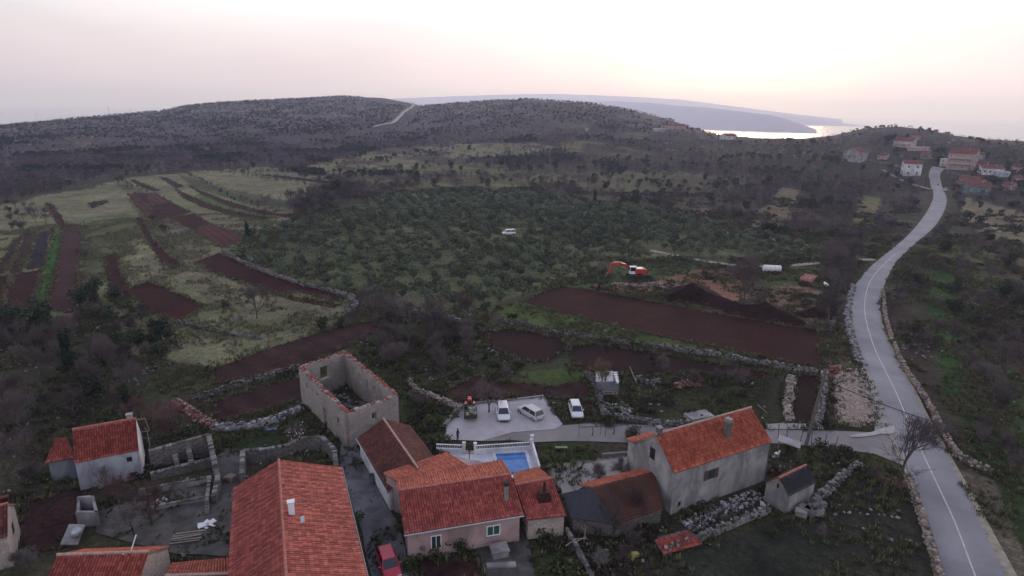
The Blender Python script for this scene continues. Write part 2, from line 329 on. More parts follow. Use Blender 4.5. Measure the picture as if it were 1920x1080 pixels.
def build_ground():
    fine = np.deg2rad(np.arange(-50, 50.01, .16)); wide = np.deg2rad(np.concatenate([np.arange(-180, -50, 4.), np.arange(52, 180, 4.)]))
    az = np.sort(np.concatenate([fine, wide]))
    el = np.concatenate([np.linspace(75, 46, 12), np.linspace(45, 6, 330), np.linspace(5.95, 4.2, 70)]) 
    r1 = 40 / np.tan(np.deg2rad(el)); r2 = np.geomspace(r1[-1] * 1.006, 2700, 190)[0:]; rr = np.concatenate([[1.0], r1, r2])
    A, Rr = np.meshgrid(az, rr); X = Rr * np.sin(A); Y = Rr * np.cos(A); Z = TZ(X.ravel(), Y.ravel()).reshape(X.shape)
    back = (np.abs(A) > math.radians(60)); Z = np.where(back & (Rr < 1500), np.minimum(Z, Z), Z)
    V = np.stack([X, Y, Z], -1).reshape(-1, 3); nr, na = X.shape
    i = np.arange(nr - 1)[:, None] * na; j = np.arange(na)[None, :]; j2 = (j + 1) % na
    Fc = np.stack([i + j, i + na + j, i + na + j2, i + j2], -1).reshape(-1, 4)
    px, py, d = PXv(V); vis = d > 1
    wx = (fbm(V[:, 0] / 9, V[:, 1] / 9, 4, 21) - .5); wy = (fbm(V[:, 0] / 9 + 31, V[:, 1] / 9 + 7, 4, 22) - .5)
    dist = np.hypot(V[:, 0], V[:, 1])
    # hills: dark scrub with paler stony ground near the tops
    rock = np.clip((dist - 560) / 300, 0, 1) * np.clip((V[:, 2] - 2) / 30, 0, 1)
    n1 = fbm(V[:, 0] / 60, V[:, 1] / 60, 5, 41)[:, None]; n2 = fbm(V[:, 0] / 14, V[:, 1] / 14, 4, 43)[:, None]
    col = np.array([.046, .042, .042]) * (1 - n1) * 1.3 + np.array([.074, .066, .062]) * n1
    col = col + rock[:, None] * np.array([.085, .087, .082]) * np.clip(n2 * 2.2 - .55, 0, 1.6)
    low = np.clip((n1 - .52) * 8, 0, 1) * np.clip((n2 - .45) * 6, 0, 1) * (1 - rock[:, None]) * (dist[:, None] > 300)
    col = col * (1 - low) + np.array([.125, .118, .072]) * low
    n4 = fbm(V[:, 0] / 22, V[:, 1] / 22, 3, 53)[:, None]; FARM = [p[2] for p in PAINT[2:7]]
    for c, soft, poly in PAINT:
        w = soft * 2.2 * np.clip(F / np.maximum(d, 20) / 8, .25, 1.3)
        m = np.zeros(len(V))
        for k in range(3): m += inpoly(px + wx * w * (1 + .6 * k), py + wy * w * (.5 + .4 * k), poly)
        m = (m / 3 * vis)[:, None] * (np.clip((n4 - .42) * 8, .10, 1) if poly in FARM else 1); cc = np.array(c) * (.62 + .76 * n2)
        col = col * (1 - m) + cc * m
    # fine patchiness: dry, green and bare
    n3 = fbm(V[:, 0] / 3.1, V[:, 1] / 3.1, 3, 51)[:, None]; n4 = fbm(V[:, 0] / 22, V[:, 1] / 22, 3, 53)[:, None]
    col = col * (.72 + .56 * n3); g = np.clip((n4 - .5) * 5, 0, 1) * .30; col = col * (1 - g) + col * np.array([.74, 1.02, .66]) * g
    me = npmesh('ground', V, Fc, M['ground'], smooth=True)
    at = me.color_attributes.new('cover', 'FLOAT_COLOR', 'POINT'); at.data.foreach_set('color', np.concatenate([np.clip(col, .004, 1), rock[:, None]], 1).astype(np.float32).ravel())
    setp(link_mesh('ground', me), kind='structure')
def ground_mat():
    m = NT('ground_cover'); m.set(.95, 0, .1); at = m.n('ShaderNodeAttribute'); at.attribute_name = 'cover'; p = m.pos()
    a = m.noise(1.3, 6, p, .75); b = m.noise(.18, 5, p, .6, .5); f = m.noise(5.5, 4, p, .7); w_ = m.noise(.42, 6, p, .72, .8)
    c = m.mix(1.0, at.outputs['Color'], m.ramp(a, [(.28, (.45, .45, .47)), (.5, (.95, .95, .95)), (.72, (1.75, 1.7, 1.55))]), 'MULTIPLY')
    c = m.mix(m.ramp(w_, [(.50, (0, 0, 0)), (.62, (.55, .55, .55))]), c, m.mix(1.0, c, (.55, .50, .48), 'MULTIPLY')); c = m.mix(1.0, c, m.ramp(b, [(.3, (.70, .72, .75)), (.7, (1.25, 1.2, 1.12))]), 'MULTIPLY'); c = m.mix(1.0, c, m.ramp(f, [(.3, (.65, .65, .65)), (.7, (1.35, 1.35, 1.35))]), 'MULTIPLY')
    # limestone lying in the open
    v = m.n('ShaderNodeTexVoronoi'); v.inputs['Scale'].default_value = .11; m.l(m.scaled(p, (1, 1, .3)), v.inputs['Vector']); vr = m.noise(.06, 4, p)
    st = m.math('MULTIPLY', m.ramp(v.outputs['Distance'], [(.10, (1, 1, 1)), (.24, (0, 0, 0))]), m.ramp(vr, [(.45, (0, 0, 0)), (.58, (1, 1, 1))])); st = m.math('MULTIPLY', st, at.outputs['Alpha'])
    c = m.mix(m.math('MULTIPLY', st, .8, True), c, (.33, .33, .33))
    v2 = m.n('ShaderNodeTexVoronoi'); v2.inputs['Scale'].default_value = .8; m.l(p, v2.inputs['Vector']); vr2 = m.noise(.14, 4, p)
    s2 = m.math('MULTIPLY', m.ramp(v2.outputs['Distance'], [(.06, (1, 1, 1)), (.11, (0, 0, 0))]), m.ramp(vr2, [(.54, (0, 0, 0)), (.64, (1, 1, 1))]))
    c = m.mix(m.math('MULTIPLY', s2, .7), c, (.30, .29, .27)); m.col(c); m.bump(m.math('ADD', a, f), .25, .8); return m.m
def soilmat(name, c, rows=None, pale=None):
    m = NT(name); m.set(.95, 0, .1); p = m.pos(); a = m.noise(1.6, 6, p, .75); b = m.noise(.15, 4, p, .6, .6)
    lo = tuple(x * .40 for x in c); hi = tuple(x * 1.9 for x in c); col = m.mix(1.0, m.ramp(a, [(.3, lo), (.5, c), (.72, hi)]), m.ramp(b, [(.32, (.55, .62, .66)), (.66, (1.35, 1.2, 1.18))]), 'MULTIPLY'); h = a
    if rows:
        ang, per, st = rows; s = m.n('ShaderNodeSeparateXYZ'); m.l(m.scaled(p, (1, 1, 1), (0, 0, ang)), s.inputs[0]); w = m.math('ADD', m.math('MULTIPLY', s.outputs[0], 2 * PI / per), m.math('MULTIPLY', a, 1.6)); sn = m.math('SINE', w)
        k = m.ramp(m.math('ADD', m.math('MULTIPLY', sn, .5), .5), [(.2, (1 - st,) * 3), (.8, (1 + st,) * 3)]); col = m.mix(1.0, col, k, 'MULTIPLY'); h = m.math('ADD', a, m.math('MULTIPLY', sn, .5))
        if pale:
            col = m.mix(m.ramp(m.math('ADD', m.math('MULTIPLY', sn, .5), .5), [(.88, (0, 0, 0)), (.98, (1, 1, 1))]), col, pale)
    m.col(col); m.bump(h, .15, .9); return m.m
M = {}
M['ground'] = ground_mat()
M['soil'] = soilmat('ploughed_soil', (.029, .0095, .0085)); M['soil_dark'] = soilmat('damp_soil', (.020, .0095, .0090)); M['soil_red'] = soilmat('dry_red_soil', (.062, .027, .025), (-.65, 2.4, .10))
M['soil_rows'] = soilmat('planted_soil', (.040, .018, .018), (.24, 1.3, .15), (.09, .068, .06)); M['soil_blue'] = soilmat('dark_planted_soil', (.022, .019, .026), (.5, 1.0, .2)); M['soil_brown'] = soilmat('garden_soil', (.036, .020, .018), (-.9, 4.5, .12))
M['crop'] = soilmat('green_crop', (.026, .110, .022), (.3, .8, .15)); M['orange_soil'] = soilmat('bare_red_earth', (.22, .105, .07))
SH = [0]
def sheet(name, pts, mat, z=.05, jit=.35, seg=2.5, thick=0, gt=False, edge=None):
    P = [(G(*p) if not gt else GT(*p)) for p in pts]; P = [Vector((p.x, p.y, 0)) for p in P]; Q = []; n = len(P); SH[0] += 1
    for i in range(n):
        a, b = P[i], P[(i + 1) % n]; k = max(1, min(40, int((b - a).length / seg)))
        for j in range(k):
            q = a.lerp(b, j / k); 
            if jit and j: q += Vector((random.gauss(0, jit), random.gauss(0, jit), 0)) * .5
            Q.append(q)
    tri = tessellate_polygon([Q]); me = bpy.data.meshes.new(name); zz = z + .004 * (SH[0] % 9)
    me.from_pydata([(q.x, q.y, zz + (tz(q.x, q.y) if gt else 0)) for q in Q], [], [list(t) for t in tri]); me.materials.append(mat)
    bm = bmesh.new(); bm.from_mesh(me); bmesh.ops.recalc_face_normals(bm, faces=bm.faces)
    if sum(f.normal.z for f in bm.faces) < 0: bmesh.ops.reverse_faces(bm, faces=bm.faces)
    bm.to_mesh(me); bm.free()
    return setp(link_mesh(name, me), kind='structure')
build_ground()
FIELDS = [
 ('soil', [(83, 380), (95, 382), (115, 405), (127, 428), (115, 432), (98, 404)]), ('soil_rows', [(120, 423), (153, 422), (148, 500), (140, 588), (85, 580), (103, 500)]),
 ('soil_blue', [(72, 437), (92, 433), (91, 468), (83, 500), (50, 506), (60, 470)]), ('soil_brown', [(45, 438), (70, 436), (58, 472), (36, 512), (20, 514), (35, 470)]), ('soil_brown', [(30, 446), (42, 442), (28, 478), (6, 513), (-15, 513), (10, 480)]),
 ('soil', [(93, 429), (101, 428), (100, 449), (92, 451)]), ('soil', [(30, 515), (78, 506), (55, 592), (5, 595), (12, 550)]), ('soil', [(-60, 560), (-10, 520), (18, 517), (3, 570), (-20, 600), (-60, 600)]), ('crop', [(100, 445), (116, 437), (106, 500), (75, 597), (54, 592), (82, 520)]),
 ('soil_dark', [(165, 381), (198, 375), (204, 379), (172, 391)]), ('soil', [(252, 409), (266, 407), (285, 445), (312, 475), (343, 497), (325, 506), (300, 490), (275, 450)]), ('soil', [(195, 480), (217, 475), (226, 505), (241, 540), (210, 548), (198, 520)]),
 ('soil', [(230, 546), (282, 529), (335, 550), (384, 575), (330, 606), (275, 582)]), ('soil', [(365, 491), (412, 474), (470, 502), (530, 524), (600, 541), (648, 560), (640, 566), (560, 548), (520, 551), (440, 525), (395, 508)]), ('soil', [(520, 553), (560, 558), (640, 572), (625, 576), (590, 571), (540, 561)]),
 ('soil_red', [(240, 364), (290, 362), (320, 378), (290, 384), (283, 411), (262, 392)]), ('soil', [(285, 386), (318, 379), (358, 398), (330, 407), (300, 413), (286, 410)]), ('soil', [(322, 410), (362, 401), (392, 419), (362, 432), (345, 424)]), ('soil_red', [(364, 433), (396, 419), (452, 440), (464, 446), (418, 466), (388, 450)]),
 ('soil', [(330, 355), (352, 366), (400, 386), (450, 399), (505, 408), (500, 413), (440, 405), (385, 390), (345, 372)]), ('soil', [(352, 347), (378, 358), (420, 375), (470, 390), (520, 400), (560, 404), (548, 409), (490, 402), (430, 387), (380, 365)]),
 ('soil_dark', [(242, 336), (252, 338), (300, 357), (290, 359), (262, 350)]), ('soil_dark', [(300, 332), (312, 334), (345, 350), (330, 353)]), ('soil_dark', [(482, 327), (520, 329), (600, 338), (640, 345), (600, 343), (520, 333)]),
 ('soil_brown', [(396, 692), (480, 662), (560, 636), (640, 612), (700, 602), (712, 618), (650, 650), (560, 690), (480, 706), (398, 722)]), ('soil_brown', [(384, 760), (480, 728), (572, 706), (578, 746), (500, 768), (420, 790)]),
 ('soil', [(980, 564), (1010, 552), (1052, 537), (1110, 545), (1200, 562), (1300, 580), (1400, 598), (1500, 615), (1540, 622), (1542, 688), (1480, 682), (1380, 658), (1240, 632), (1100, 598), (1010, 577)]),
 ('soil_dark', [(905, 622), (960, 616), (1050, 634), (1072, 655), (1010, 682), (960, 672), (925, 650)]), ('soil_dark', [(1060, 655), (1110, 645), (1230, 662), (1330, 680), (1460, 702), (1420, 712), (1300, 700), (1160, 705), (1085, 690)]),
 ('soil_brown', [(830, 735), (900, 705), (960, 718), (1040, 725), (1100, 712), (1112, 742), (1060, 752), (1020, 746), (960, 744), (880, 752), (850, 752)]), ('soil_dark', [(1487, 704), (1540, 706), (1536, 750), (1530, 796), (1474, 794), (1482, 750)]),
 ('soil_brown', [(50, 942), (110, 925), (172, 908), (165, 960), (120, 1030), (50, 1040), (30, 1000)]), ('soil_brown', [(1085, 755), (1110, 752), (1115, 790), (1100, 792)]), ('soil_brown', [(780, 1050), (900, 1050), (905, 1100), (790, 1100)]),
 ('soil_dark', [(1660, 425), (1700, 428), (1690, 440), (1655, 436)]), ('soil_dark', [(1828, 438), (1852, 434), (1848, 462), (1822, 464)]), ('soil', [(1700, 338), (1745, 345), (1745, 358), (1705, 352)]),
]
for mk, pts in FIELDS: sheet({'crop': 'crop_field'}.get(mk, 'ploughed_field'), pts, M[mk], .04, .5)
# ------------------------------------------------------------------ roads and paved ground
def asphalt(name, c, patch, sc=.35):
    m = NT(name); m.set(.8, 0, .3); p = m.pos(); a = m.noise(sc, 6, p, .6, .4); f = m.noise(18, 4, p)
    base = m.mix(m.ramp(a, [(.35, (0, 0, 0)), (.7, (1, 1, 1))]), c, patch); m.col(m.mix(.5, base, m.ramp(f, [(.3, (.55, .55, .55)), (.7, (1.15, 1.15, 1.15))]), 'MULTIPLY')); m.bump(f, .01, .5); return m.m
M['road'] = asphalt('old_asphalt', (.27, .275, .30), (.17, .175, .195), .12); M['lane'] = asphalt('lane_surface', (.245, .235, .235), (.15, .145, .15), .25); M['gravel'] = asphalt('pale_gravel', (.30, .285, .275), (.22, .21, .20), .5)
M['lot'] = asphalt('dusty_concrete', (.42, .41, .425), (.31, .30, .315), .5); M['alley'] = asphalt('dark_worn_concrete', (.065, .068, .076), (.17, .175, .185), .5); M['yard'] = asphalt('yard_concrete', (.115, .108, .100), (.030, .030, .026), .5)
M['line'] = simple('road_paint', (.43, .43, .44), .6, .25, 2.0); M['path'] = simple('dirt_track', (.26, .235, .19), .95, .3, 1.0)
RL = [(1800, 1180), (1772, 1080), (1752, 1015), (1737, 967), (1720, 927), (1706, 893), (1690, 855), (1675, 815), (1655, 760), (1636, 715), (1615, 665), (1603, 630), (1596, 587), (1598, 560), (1606, 532), (1627, 506), (1653, 483), (1680, 462), (1710, 436), (1740, 397), (1754, 367), (1748, 345), (1743, 328), (1750, 315)]
RR = [(1935, 1180), (1882, 1080), (1833, 973), (1803, 913), (1773, 853), (1750, 810), (1732, 778), (1720, 750), (1697, 713), (1668, 653), (1652, 610), (1646, 570), (1653, 540), (1666, 512), (1681, 487), (1710, 462), (1742, 435), (1759, 417), (1774, 387), (1774, 367), (1762, 347), (1757, 328), (1768, 317)]
def strip(name, A, B, mat, z, kind='structure', up=0):
    """surface between two edge polylines resampled together"""
    def res(P, n):
        Q = [Vector(p) for p in P]; D = [0]
        for i in range(1, len(Q)): D.append(D[-1] + (Q[i] - Q[i - 1]).length)
        out = []
        for k in range(n):
            t = D[-1] * k / (n - 1); i = max(0, min(len(Q) - 2, int(np.searchsorted(D, t)) - 1)); out.append(Q[i].lerp(Q[i + 1], (t - D[i]) / max(1e-6, D[i + 1] - D[i])))
        return out
    n = 140; a = res(A, n); b = res(B, n); V = []
    for p, q in zip(a, b):
        for t in (0, .25, .5, .75, 1):
            w = p.lerp(q, t); V.append((w.x, w.y, tz(w.x, w.y) + z + up * 4 * t * (1 - t) + max(0, math.hypot(w.x, w.y) - 400) * .003))
    Fc = [(i * 5 + k, i * 5 + k + 1, i * 5 + k + 6, i * 5 + k + 5) for i in range(n - 1) for k in range(4)]
    me = bpy.data.meshes.new(name); me.from_pydata(V, [], Fc); me.materials.append(mat)
    bm = bmesh.new(); bm.from_mesh(me); bmesh.ops.recalc_face_normals(bm, faces=bm.faces)
    if sum(f.normal.z for f in bm.faces) < 0: bmesh.ops.reverse_faces(bm, faces=bm.faces)
    bm.to_mesh(me); bm.free(); return setp(link_mesh(name, me), kind=kind)
def smooth(P, k=3):
    P = [Vector(p) for p in P]
    for _ in range(k):
        Q = [P[0]]
        for i in range(len(P) - 1): Q += [P[i].lerp(P[i + 1], .25), P[i].lerp(P[i + 1], .75)]
        P = Q + [P[-1]]
    return P
rl = smooth([GT(*p) for p in RL]); rr_ = smooth([GT(*p) for p in RR])
strip('verge', [p + (p - q).normalized() * 1.0 for p, q in zip(rl, [rr_[min(len(rr_) - 1, int(i * len(rr_) / len(rl)))] for i in range(len(rl))])], [p + (p - q).normalized() * 1.2 for p, q in zip(rr_, [rl[min(len(rl) - 1, int(i * len(rl) / len(rr_)))] for i in range(len(rr_))])], M['path'], .085)
strip('road', rl, rr_, M['road'], .13)
def tube_line(name, pts, w, mat, z, kind='structure', par=None, sm=2):
    P = smooth([GT(*p) for p in pts], sm); A = []; B = []
    for i, p in enumerate(P):
        d = (P[min(i + 1, len(P) - 1)] - P[max(i - 1, 0)]); d.z = 0; d.normalize(); n = Vector((-d.y, d.x, 0)) * w / 2; A.append(p + n); B.append(p - n)
    o = strip(name, A, B, mat, z, kind)
    if par: o.parent = par
    return o
tube_line('road_line', [(1860, 1160), (1825, 1075), (1793, 987), (1770, 937), (1745, 885), (1722, 835), (1697, 778), (1680, 737), (1660, 697), (1640, 657), (1628, 620), (1620, 587), (1622, 553), (1633, 523), (1655, 498), (1680, 476)], .14, M['line'], .14)
for o_, pts in (('lay_by', [(1618, 676), (1645, 735), (1680, 815), (1640, 812), (1632, 765), (1612, 700)]),): sheet(o_, pts, M['gravel'], .10, .3)
sheet('side_road', [(1675, 812), (1700, 855), (1706, 893), (1690, 872), (1640, 852), (1540, 838), (1450, 832), (1300, 838), (1210, 832), (1100, 828), (1000, 830), (960, 826), (905, 828), (830, 826), (835, 815), (1035, 800), (1100, 795), (1200, 797), (1350, 806), (1450, 806), (1545, 808), (1640, 812)], M['lane'], .065, .12)
sheet('car_park', [(832, 826), (838, 800), (858, 770), (866, 760), (940, 752), (1018, 743), (1035, 770), (1055, 797), (1040, 806), (960, 812), (905, 828)], M['lot'], .105, .08)
sheet('concrete_apron', [(1438, 806), (1440, 797), (1470, 795), (1540, 797), (1545, 807)], M['gravel'], .14, .1)
sheet('chalky_gravel_patch', [(1592, 819), (1612, 815), (1634, 812), (1650, 806), (1664, 802), (1675, 799), (1681, 812), (1668, 816), (1652, 815), (1640, 818), (1618, 821), (1600, 822)], asphalt('chalk_gravel', (.40, .40, .40), (.27, .265, .26), .8), .15, .35, 1.0)
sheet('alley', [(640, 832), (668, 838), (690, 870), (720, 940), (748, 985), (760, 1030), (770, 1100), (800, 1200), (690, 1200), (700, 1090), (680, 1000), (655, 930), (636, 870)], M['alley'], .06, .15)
sheet('yard', [(395, 905), (402, 860), (425, 842), (455, 848), (455, 885), (440, 930), (436, 1046), (330, 1040), (250, 1020), (180, 1000), (185, 960), (270, 935), (390, 905)], M['yard'], .065, .15)
sheet('dirt_yard', [(1035, 885), (1090, 872), (1198, 852), (1200, 884), (1130, 895), (1060, 935)], M['gravel'], .05, .3)
sheet('terrace', [(880, 1000), (985, 975), (1005, 1090), (915, 1090)], M['yard'], .055, .1)
tube_line('track', [(1220, 470), (1270, 480), (1330, 492), (1400, 500), (1470, 500), (1545, 492), (1600, 488), (1640, 487)], 2.2, M['path'], .10)
tube_line('track', [(1655, 320), (1690, 340), (1730, 352), (1745, 356)], 2.5, M['path'], .3); tube_line('track', [(1820, 405), (1850, 418), (1876, 436)], 1.2, M['path'], .15)
tube_line('track', [(310, 660), (335, 640), (350, 628), (360, 640), (335, 660), (318, 670)][:3], 2.0, soilmat('grassy_track', (.10, .11, .04)), .05)
tube_line('hill_road', [(700, 241), (738, 235), (746, 226), (757, 214), (778, 201), (772, 195), (740, 189), (690, 184), (640, 182)], 4.5, simple('white_track', (.33, .31, .29), .9, .1, .3), 1.2)
sheet('rubble_ground', [(1566, 722), (1580, 704), (1606, 690), (1622, 716), (1634, 752), (1643, 796), (1610, 802), (1585, 798), (1562, 800), (1563, 760)], asphalt('tipped_rubble', (.33, .255, .21), (.17, .14, .115), 1.2), .045, .9, 1.2)
# ------------------------------------------------------------------ sea and far land
sm_ = NT('sea_water'); sm_.set(.22, 0, .5); sm_.col((.10, .13, .17)); sm_.bump(sm_.noise(.02, 3, sm_.pos()), 1.0, .15)
sb = MB(); sb.add([(-28000, -3000, -120), (28000, -3000, -120), (28000, 29000, -120), (-28000, 29000, -120)], [(0, 1, 2, 3)]); setp(sb.build('sea', sm_.m), kind='structure')
def farland(name, D0, sky_pts, depth, mat, base=-121):
    """a ridge of land: crest heights where the eye sees them from the village, real slopes on both sides"""
    V = []; n = 90; xs = np.linspace(sky_pts[0][0], sky_pts[-1][0], n); ys = np.interp(xs, [p[0] for p in sky_pts], [p[1] for p in sky_pts]); rows = ((-depth, 0), (-depth * .6, .35), (-depth * .25, .8), (0, 1), (depth * .4, .7), (depth, 0))
    for q_, (x, y) in enumerate(zip(xs, ys)):
        D = D0 if not isinstance(D0, tuple) else D0[0] + (D0[1] - D0[0]) * q_ / (n - 1)
        d = ray(x, y); d = d / math.hypot(d[0], d[1]); zc = max(H + D * d[2], base + .5)
        for off, hh in rows:
            j = .06 * (snoise(np.array([x / 25 + off]), np.array([off / 700 + 3.]), 3)[0] - .5) if 0 < hh < 1 else 0
            V.append((d[0] * (D + off), d[1] * (D + off), base + (zc - base) * (hh + j)))
    k = len(rows); Fc = np.array([(i * k + a, i * k + a + 1, (i + 1) * k + a + 1, (i + 1) * k + a) for i in range(n - 1) for a in range(k - 1)])
    return setp(link_mesh(name, npmesh(name, np.array(V), Fc, mat, smooth=True)), kind='structure')
M['farland'] = simple('distant_scrub', (.085, .085, .080), .95, .3, .004)
farland('headland', (8600, 6300), [(1050, 190), (1150, 190), (1220, 193), (1280, 199), (1330, 202), (1380, 208), (1440, 215), (1470, 222), (1500, 232), (1532, 243)], 500, M['farland'])
farland('distant_hills', 12500, [(640, 190), (760, 184), (860, 180), (960, 177), (1040, 176), (1100, 178), (1200, 182), (1280, 187), (1350, 196), (1420, 205), (1500, 215), (1580, 224)], 2500, M['farland'])
farland('far_shore', 10500, [(1330, 212), (1400, 212), (1460, 215), (1520, 222), (1580, 231), (1640, 238)], 500, M['farland'])
# ------------------------------------------------------------------ haze
hm = bpy.data.materials.new('haze'); hm.use_nodes = True; ht = hm.node_tree; ht.nodes.clear(); pv = ht.nodes.new('ShaderNodeVolumePrincipled'); HO = ht.nodes.new('ShaderNodeOutputMaterial'); ht.links.new(pv.outputs[0], HO.inputs['Volume'])
pv.inputs['Color'].default_value = (.60, .66, 1.0, 1); pv.inputs['Absorption Color'].default_value = (1, 1, 1, 1); pv.inputs['Density'].default_value = .00017; pv.inputs['Anisotropy'].default_value = .45
hb = MB(); hb.box((0, 8000, 140), (30000, 22000, 524)); hz = hb.build('haze', hm); setp(hz, kind='stuff')
hz['label'] = 'thin evening haze lying over the valley, hills and sea'; hz['category'] = 'haze'
# ------------------------------------------------------------------ building kit
M['tile_lit'] = tilemat('sunlit_clay_tiles', (.38, .085, .070), (.54, .155, .120), (.28, .075, .066)); M['tile_red'] = tilemat('red_and_shaded_tiles', (.31, .062, .055), (.43, .110, .088), (.21, .052, .050))  # sunlit slope colour, then red for plain roofs and slopes painted as shaded
M['tile_old'] = tilemat('weathered_tiles', (.135, .044, .042), (.20, .070, .058), (.07, .036, .036)); M['tile_bright'] = tilemat('orange_and_sunlit_tiles', (.42, .090, .055), (.52, .145, .085), (.30, .07, .052))  # brighter one: orange roofs, and sunlight painted into slopes that face the sun
M['tile_ruin'] = tilemat('mossy_tiles', (.20, .075, .050), (.12, .055, .042), (.05, .045, .038), .22, .4); M['tarp'] = simple('tar_felt', (.022, .025, .034), .7, .3, 2, bump=.03)
M['ridge'] = simple('ridge_tile', (.34, .13, .10), .8, .35, 3); M['ridge_grey'] = simple('mortared_ridge', (.36, .25, .21), .9, .3, 3)
M['pink'] = plaster('pink_plaster', (.44, .33, .33), (.34, .25, .25)); M['white'] = plaster('white_plaster', (.66, .68, .72), (.52, .54, .58)); M['bluewhite'] = plaster('pale_blue_plaster', (.40, .44, .50), (.27, .29, .34)); M['grey'] = plaster('grey_render', (.355, .355, .36), (.22, .22, .225))
M['greyblue'] = plaster('bluish_render', (.19, .21, .25), (.13, .145, .18)); M['stone'] = stonemat('rubble_masonry', (.30, .28, .265), (.40, .37, .34), (.20, .18, .17), 3.2); M['stone_pale'] = stonemat('pale_masonry', (.42, .36, .33), (.52, .46, .42), (.30, .25, .23), 3.0)
M['stone_dark'] = stonemat('dark_masonry', (.13, .125, .12), (.21, .20, .19), (.06, .055, .055), 3.0); M['concrete'] = plaster('concrete', (.34, .335, .34), (.22, .215, .22)); M['fence_white'] = plaster('white_paint', (.74, .75, .78), (.62, .64, .68), .6)
def glassm(n, c, r=.08):
    m = NT(n); m.set(r, 0, .7); m.col(c); return m.m
M['glass'] = glassm('window_glass', (.03, .05, .06)); M['glass_green'] = glassm('dark_green_glass', (.02, .10, .075), .15); M['dark'] = simple('opening_shade_black', (.010, .010, .011), .9, .2); M['brown'] = simple('brown_wood', (.085, .05, .042), .7, .3, 5); M['wood'] = simple('weathered_timber', (.22, .19, .16), .85, .35, 6)  # green pane's dark green is its own; openings are painted near-black for shade
M['frame'] = simple('white_frame', (.72, .76, .80), .5, .06); M['metal'] = simple('galvanised_metal', (.42, .45, .50), .45, .2, 4, .6); M['gutter'] = simple('gutter_metal', (.17, .18, .20), .5, .2, 3, .5); M['black'] = simple('black_rubber', (.012, .012, .013), .7, .2)
def roofslope(name, P, mat, parent, pitch=.24, row=.36, amp=.045, th=.14):
    """P: eave start, eave end, ridge end, ridge start (Vectors). Real rolls and courses of tile."""
    a, b, c, d = [Vector(p) for p in P]; Lu = max((b - a).length, (c - d).length); Lv = max((d - a).length, (c - b).length); nu = max(6, int(Lu / pitch * 5)); nv = max(2, int(Lv / row) * 2)
    nrm = (b - a).cross(d - a).normalized(); nrm = nrm if nrm.z > 0 else -nrm
    us = np.linspace(0, 1, nu + 1); V = []; UV = []
    vs = []; k = nv // 2
    for i in range(k): vs += [(i / k, 1.0), ((i + .999) / k, 0.0)]
    vs.append((1, .0)); 
    A = np.array(a); B = np.array(b); C = np.array(c); D = np.array(d); Nn = np.array(nrm)
    rg = np.random.default_rng(len(name) + nu)
    sag = (fbm(us * 6 + nu, us * 0 + 2., 3, 9) - .5) * .10
    for v, st in vs:
        base = (A * (1 - us[:, None]) + B * us[:, None]) * (1 - v) + (D * (1 - us[:, None]) + C * us[:, None]) * v
        h = np.abs(np.sin(us * Lu / pitch * PI)) * amp + st * .035 + sag * math.sin(PI * v) + rg.normal(0, .004, len(us))
        V.append(base + h[:, None] * Nn); UV.append(np.stack([us * Lu, np.full(len(us), v * Lv)], -1))
    V = np.concatenate(V); UV = np.concatenate(UV); n = nu + 1; rows = len(vs); i = (np.arange(rows - 1) * n)[:, None]; j = np.arange(nu)[None, :]
    Fc = np.stack([i + j, i + j + 1, i + n + j + 1, i + n + j], -1).reshape(-1, 4); o = len(V)
    lo = [p - nrm * th for p in (a, b, c, d)]; hi = [p - nrm * .005 for p in (a, b, c, d)]; V = np.concatenate([V, np.array([list(p) for p in lo + hi])])
    Fc = np.concatenate([Fc, np.array([(0, 3, 2, 1), (0, 1, 5, 4), (1, 2, 6, 5), (2, 3, 7, 6), (3, 0, 4, 7)]) + o])
    me = npmesh(name, V, Fc, [mat, M['ridge_grey']], np.array([0] * (len(Fc) - 5) + [1] * 5)); uv = me.uv_layers.new(name='UVMap'); UV = np.concatenate([UV, np.zeros((8, 2))])
    li = np.empty(len(me.loops), np.int32); me.loops.foreach_get('vertex_index', li); uv.data.foreach_set('uv', UV[li].astype(np.float32).ravel())
    return link_mesh(name, me, parent)
def ridgeline(a, b, parent, mat='ridge', r=.13):
    mb = MB(); a = Vector(a); b = Vector(b); n = max(2, int((b - a).length / .42)); z = Vector((0, 0, .05))
    for i in range(n): mb.bar(a.lerp(b, i / n) + z, a.lerp(b, (i + 1.08) / n) + z + Vector((0, 0, random.uniform(0, .02))), r * random.uniform(.95, 1.05), r * .9, 7)
    return mb.build('ridge_tiles', M[mat], parent)
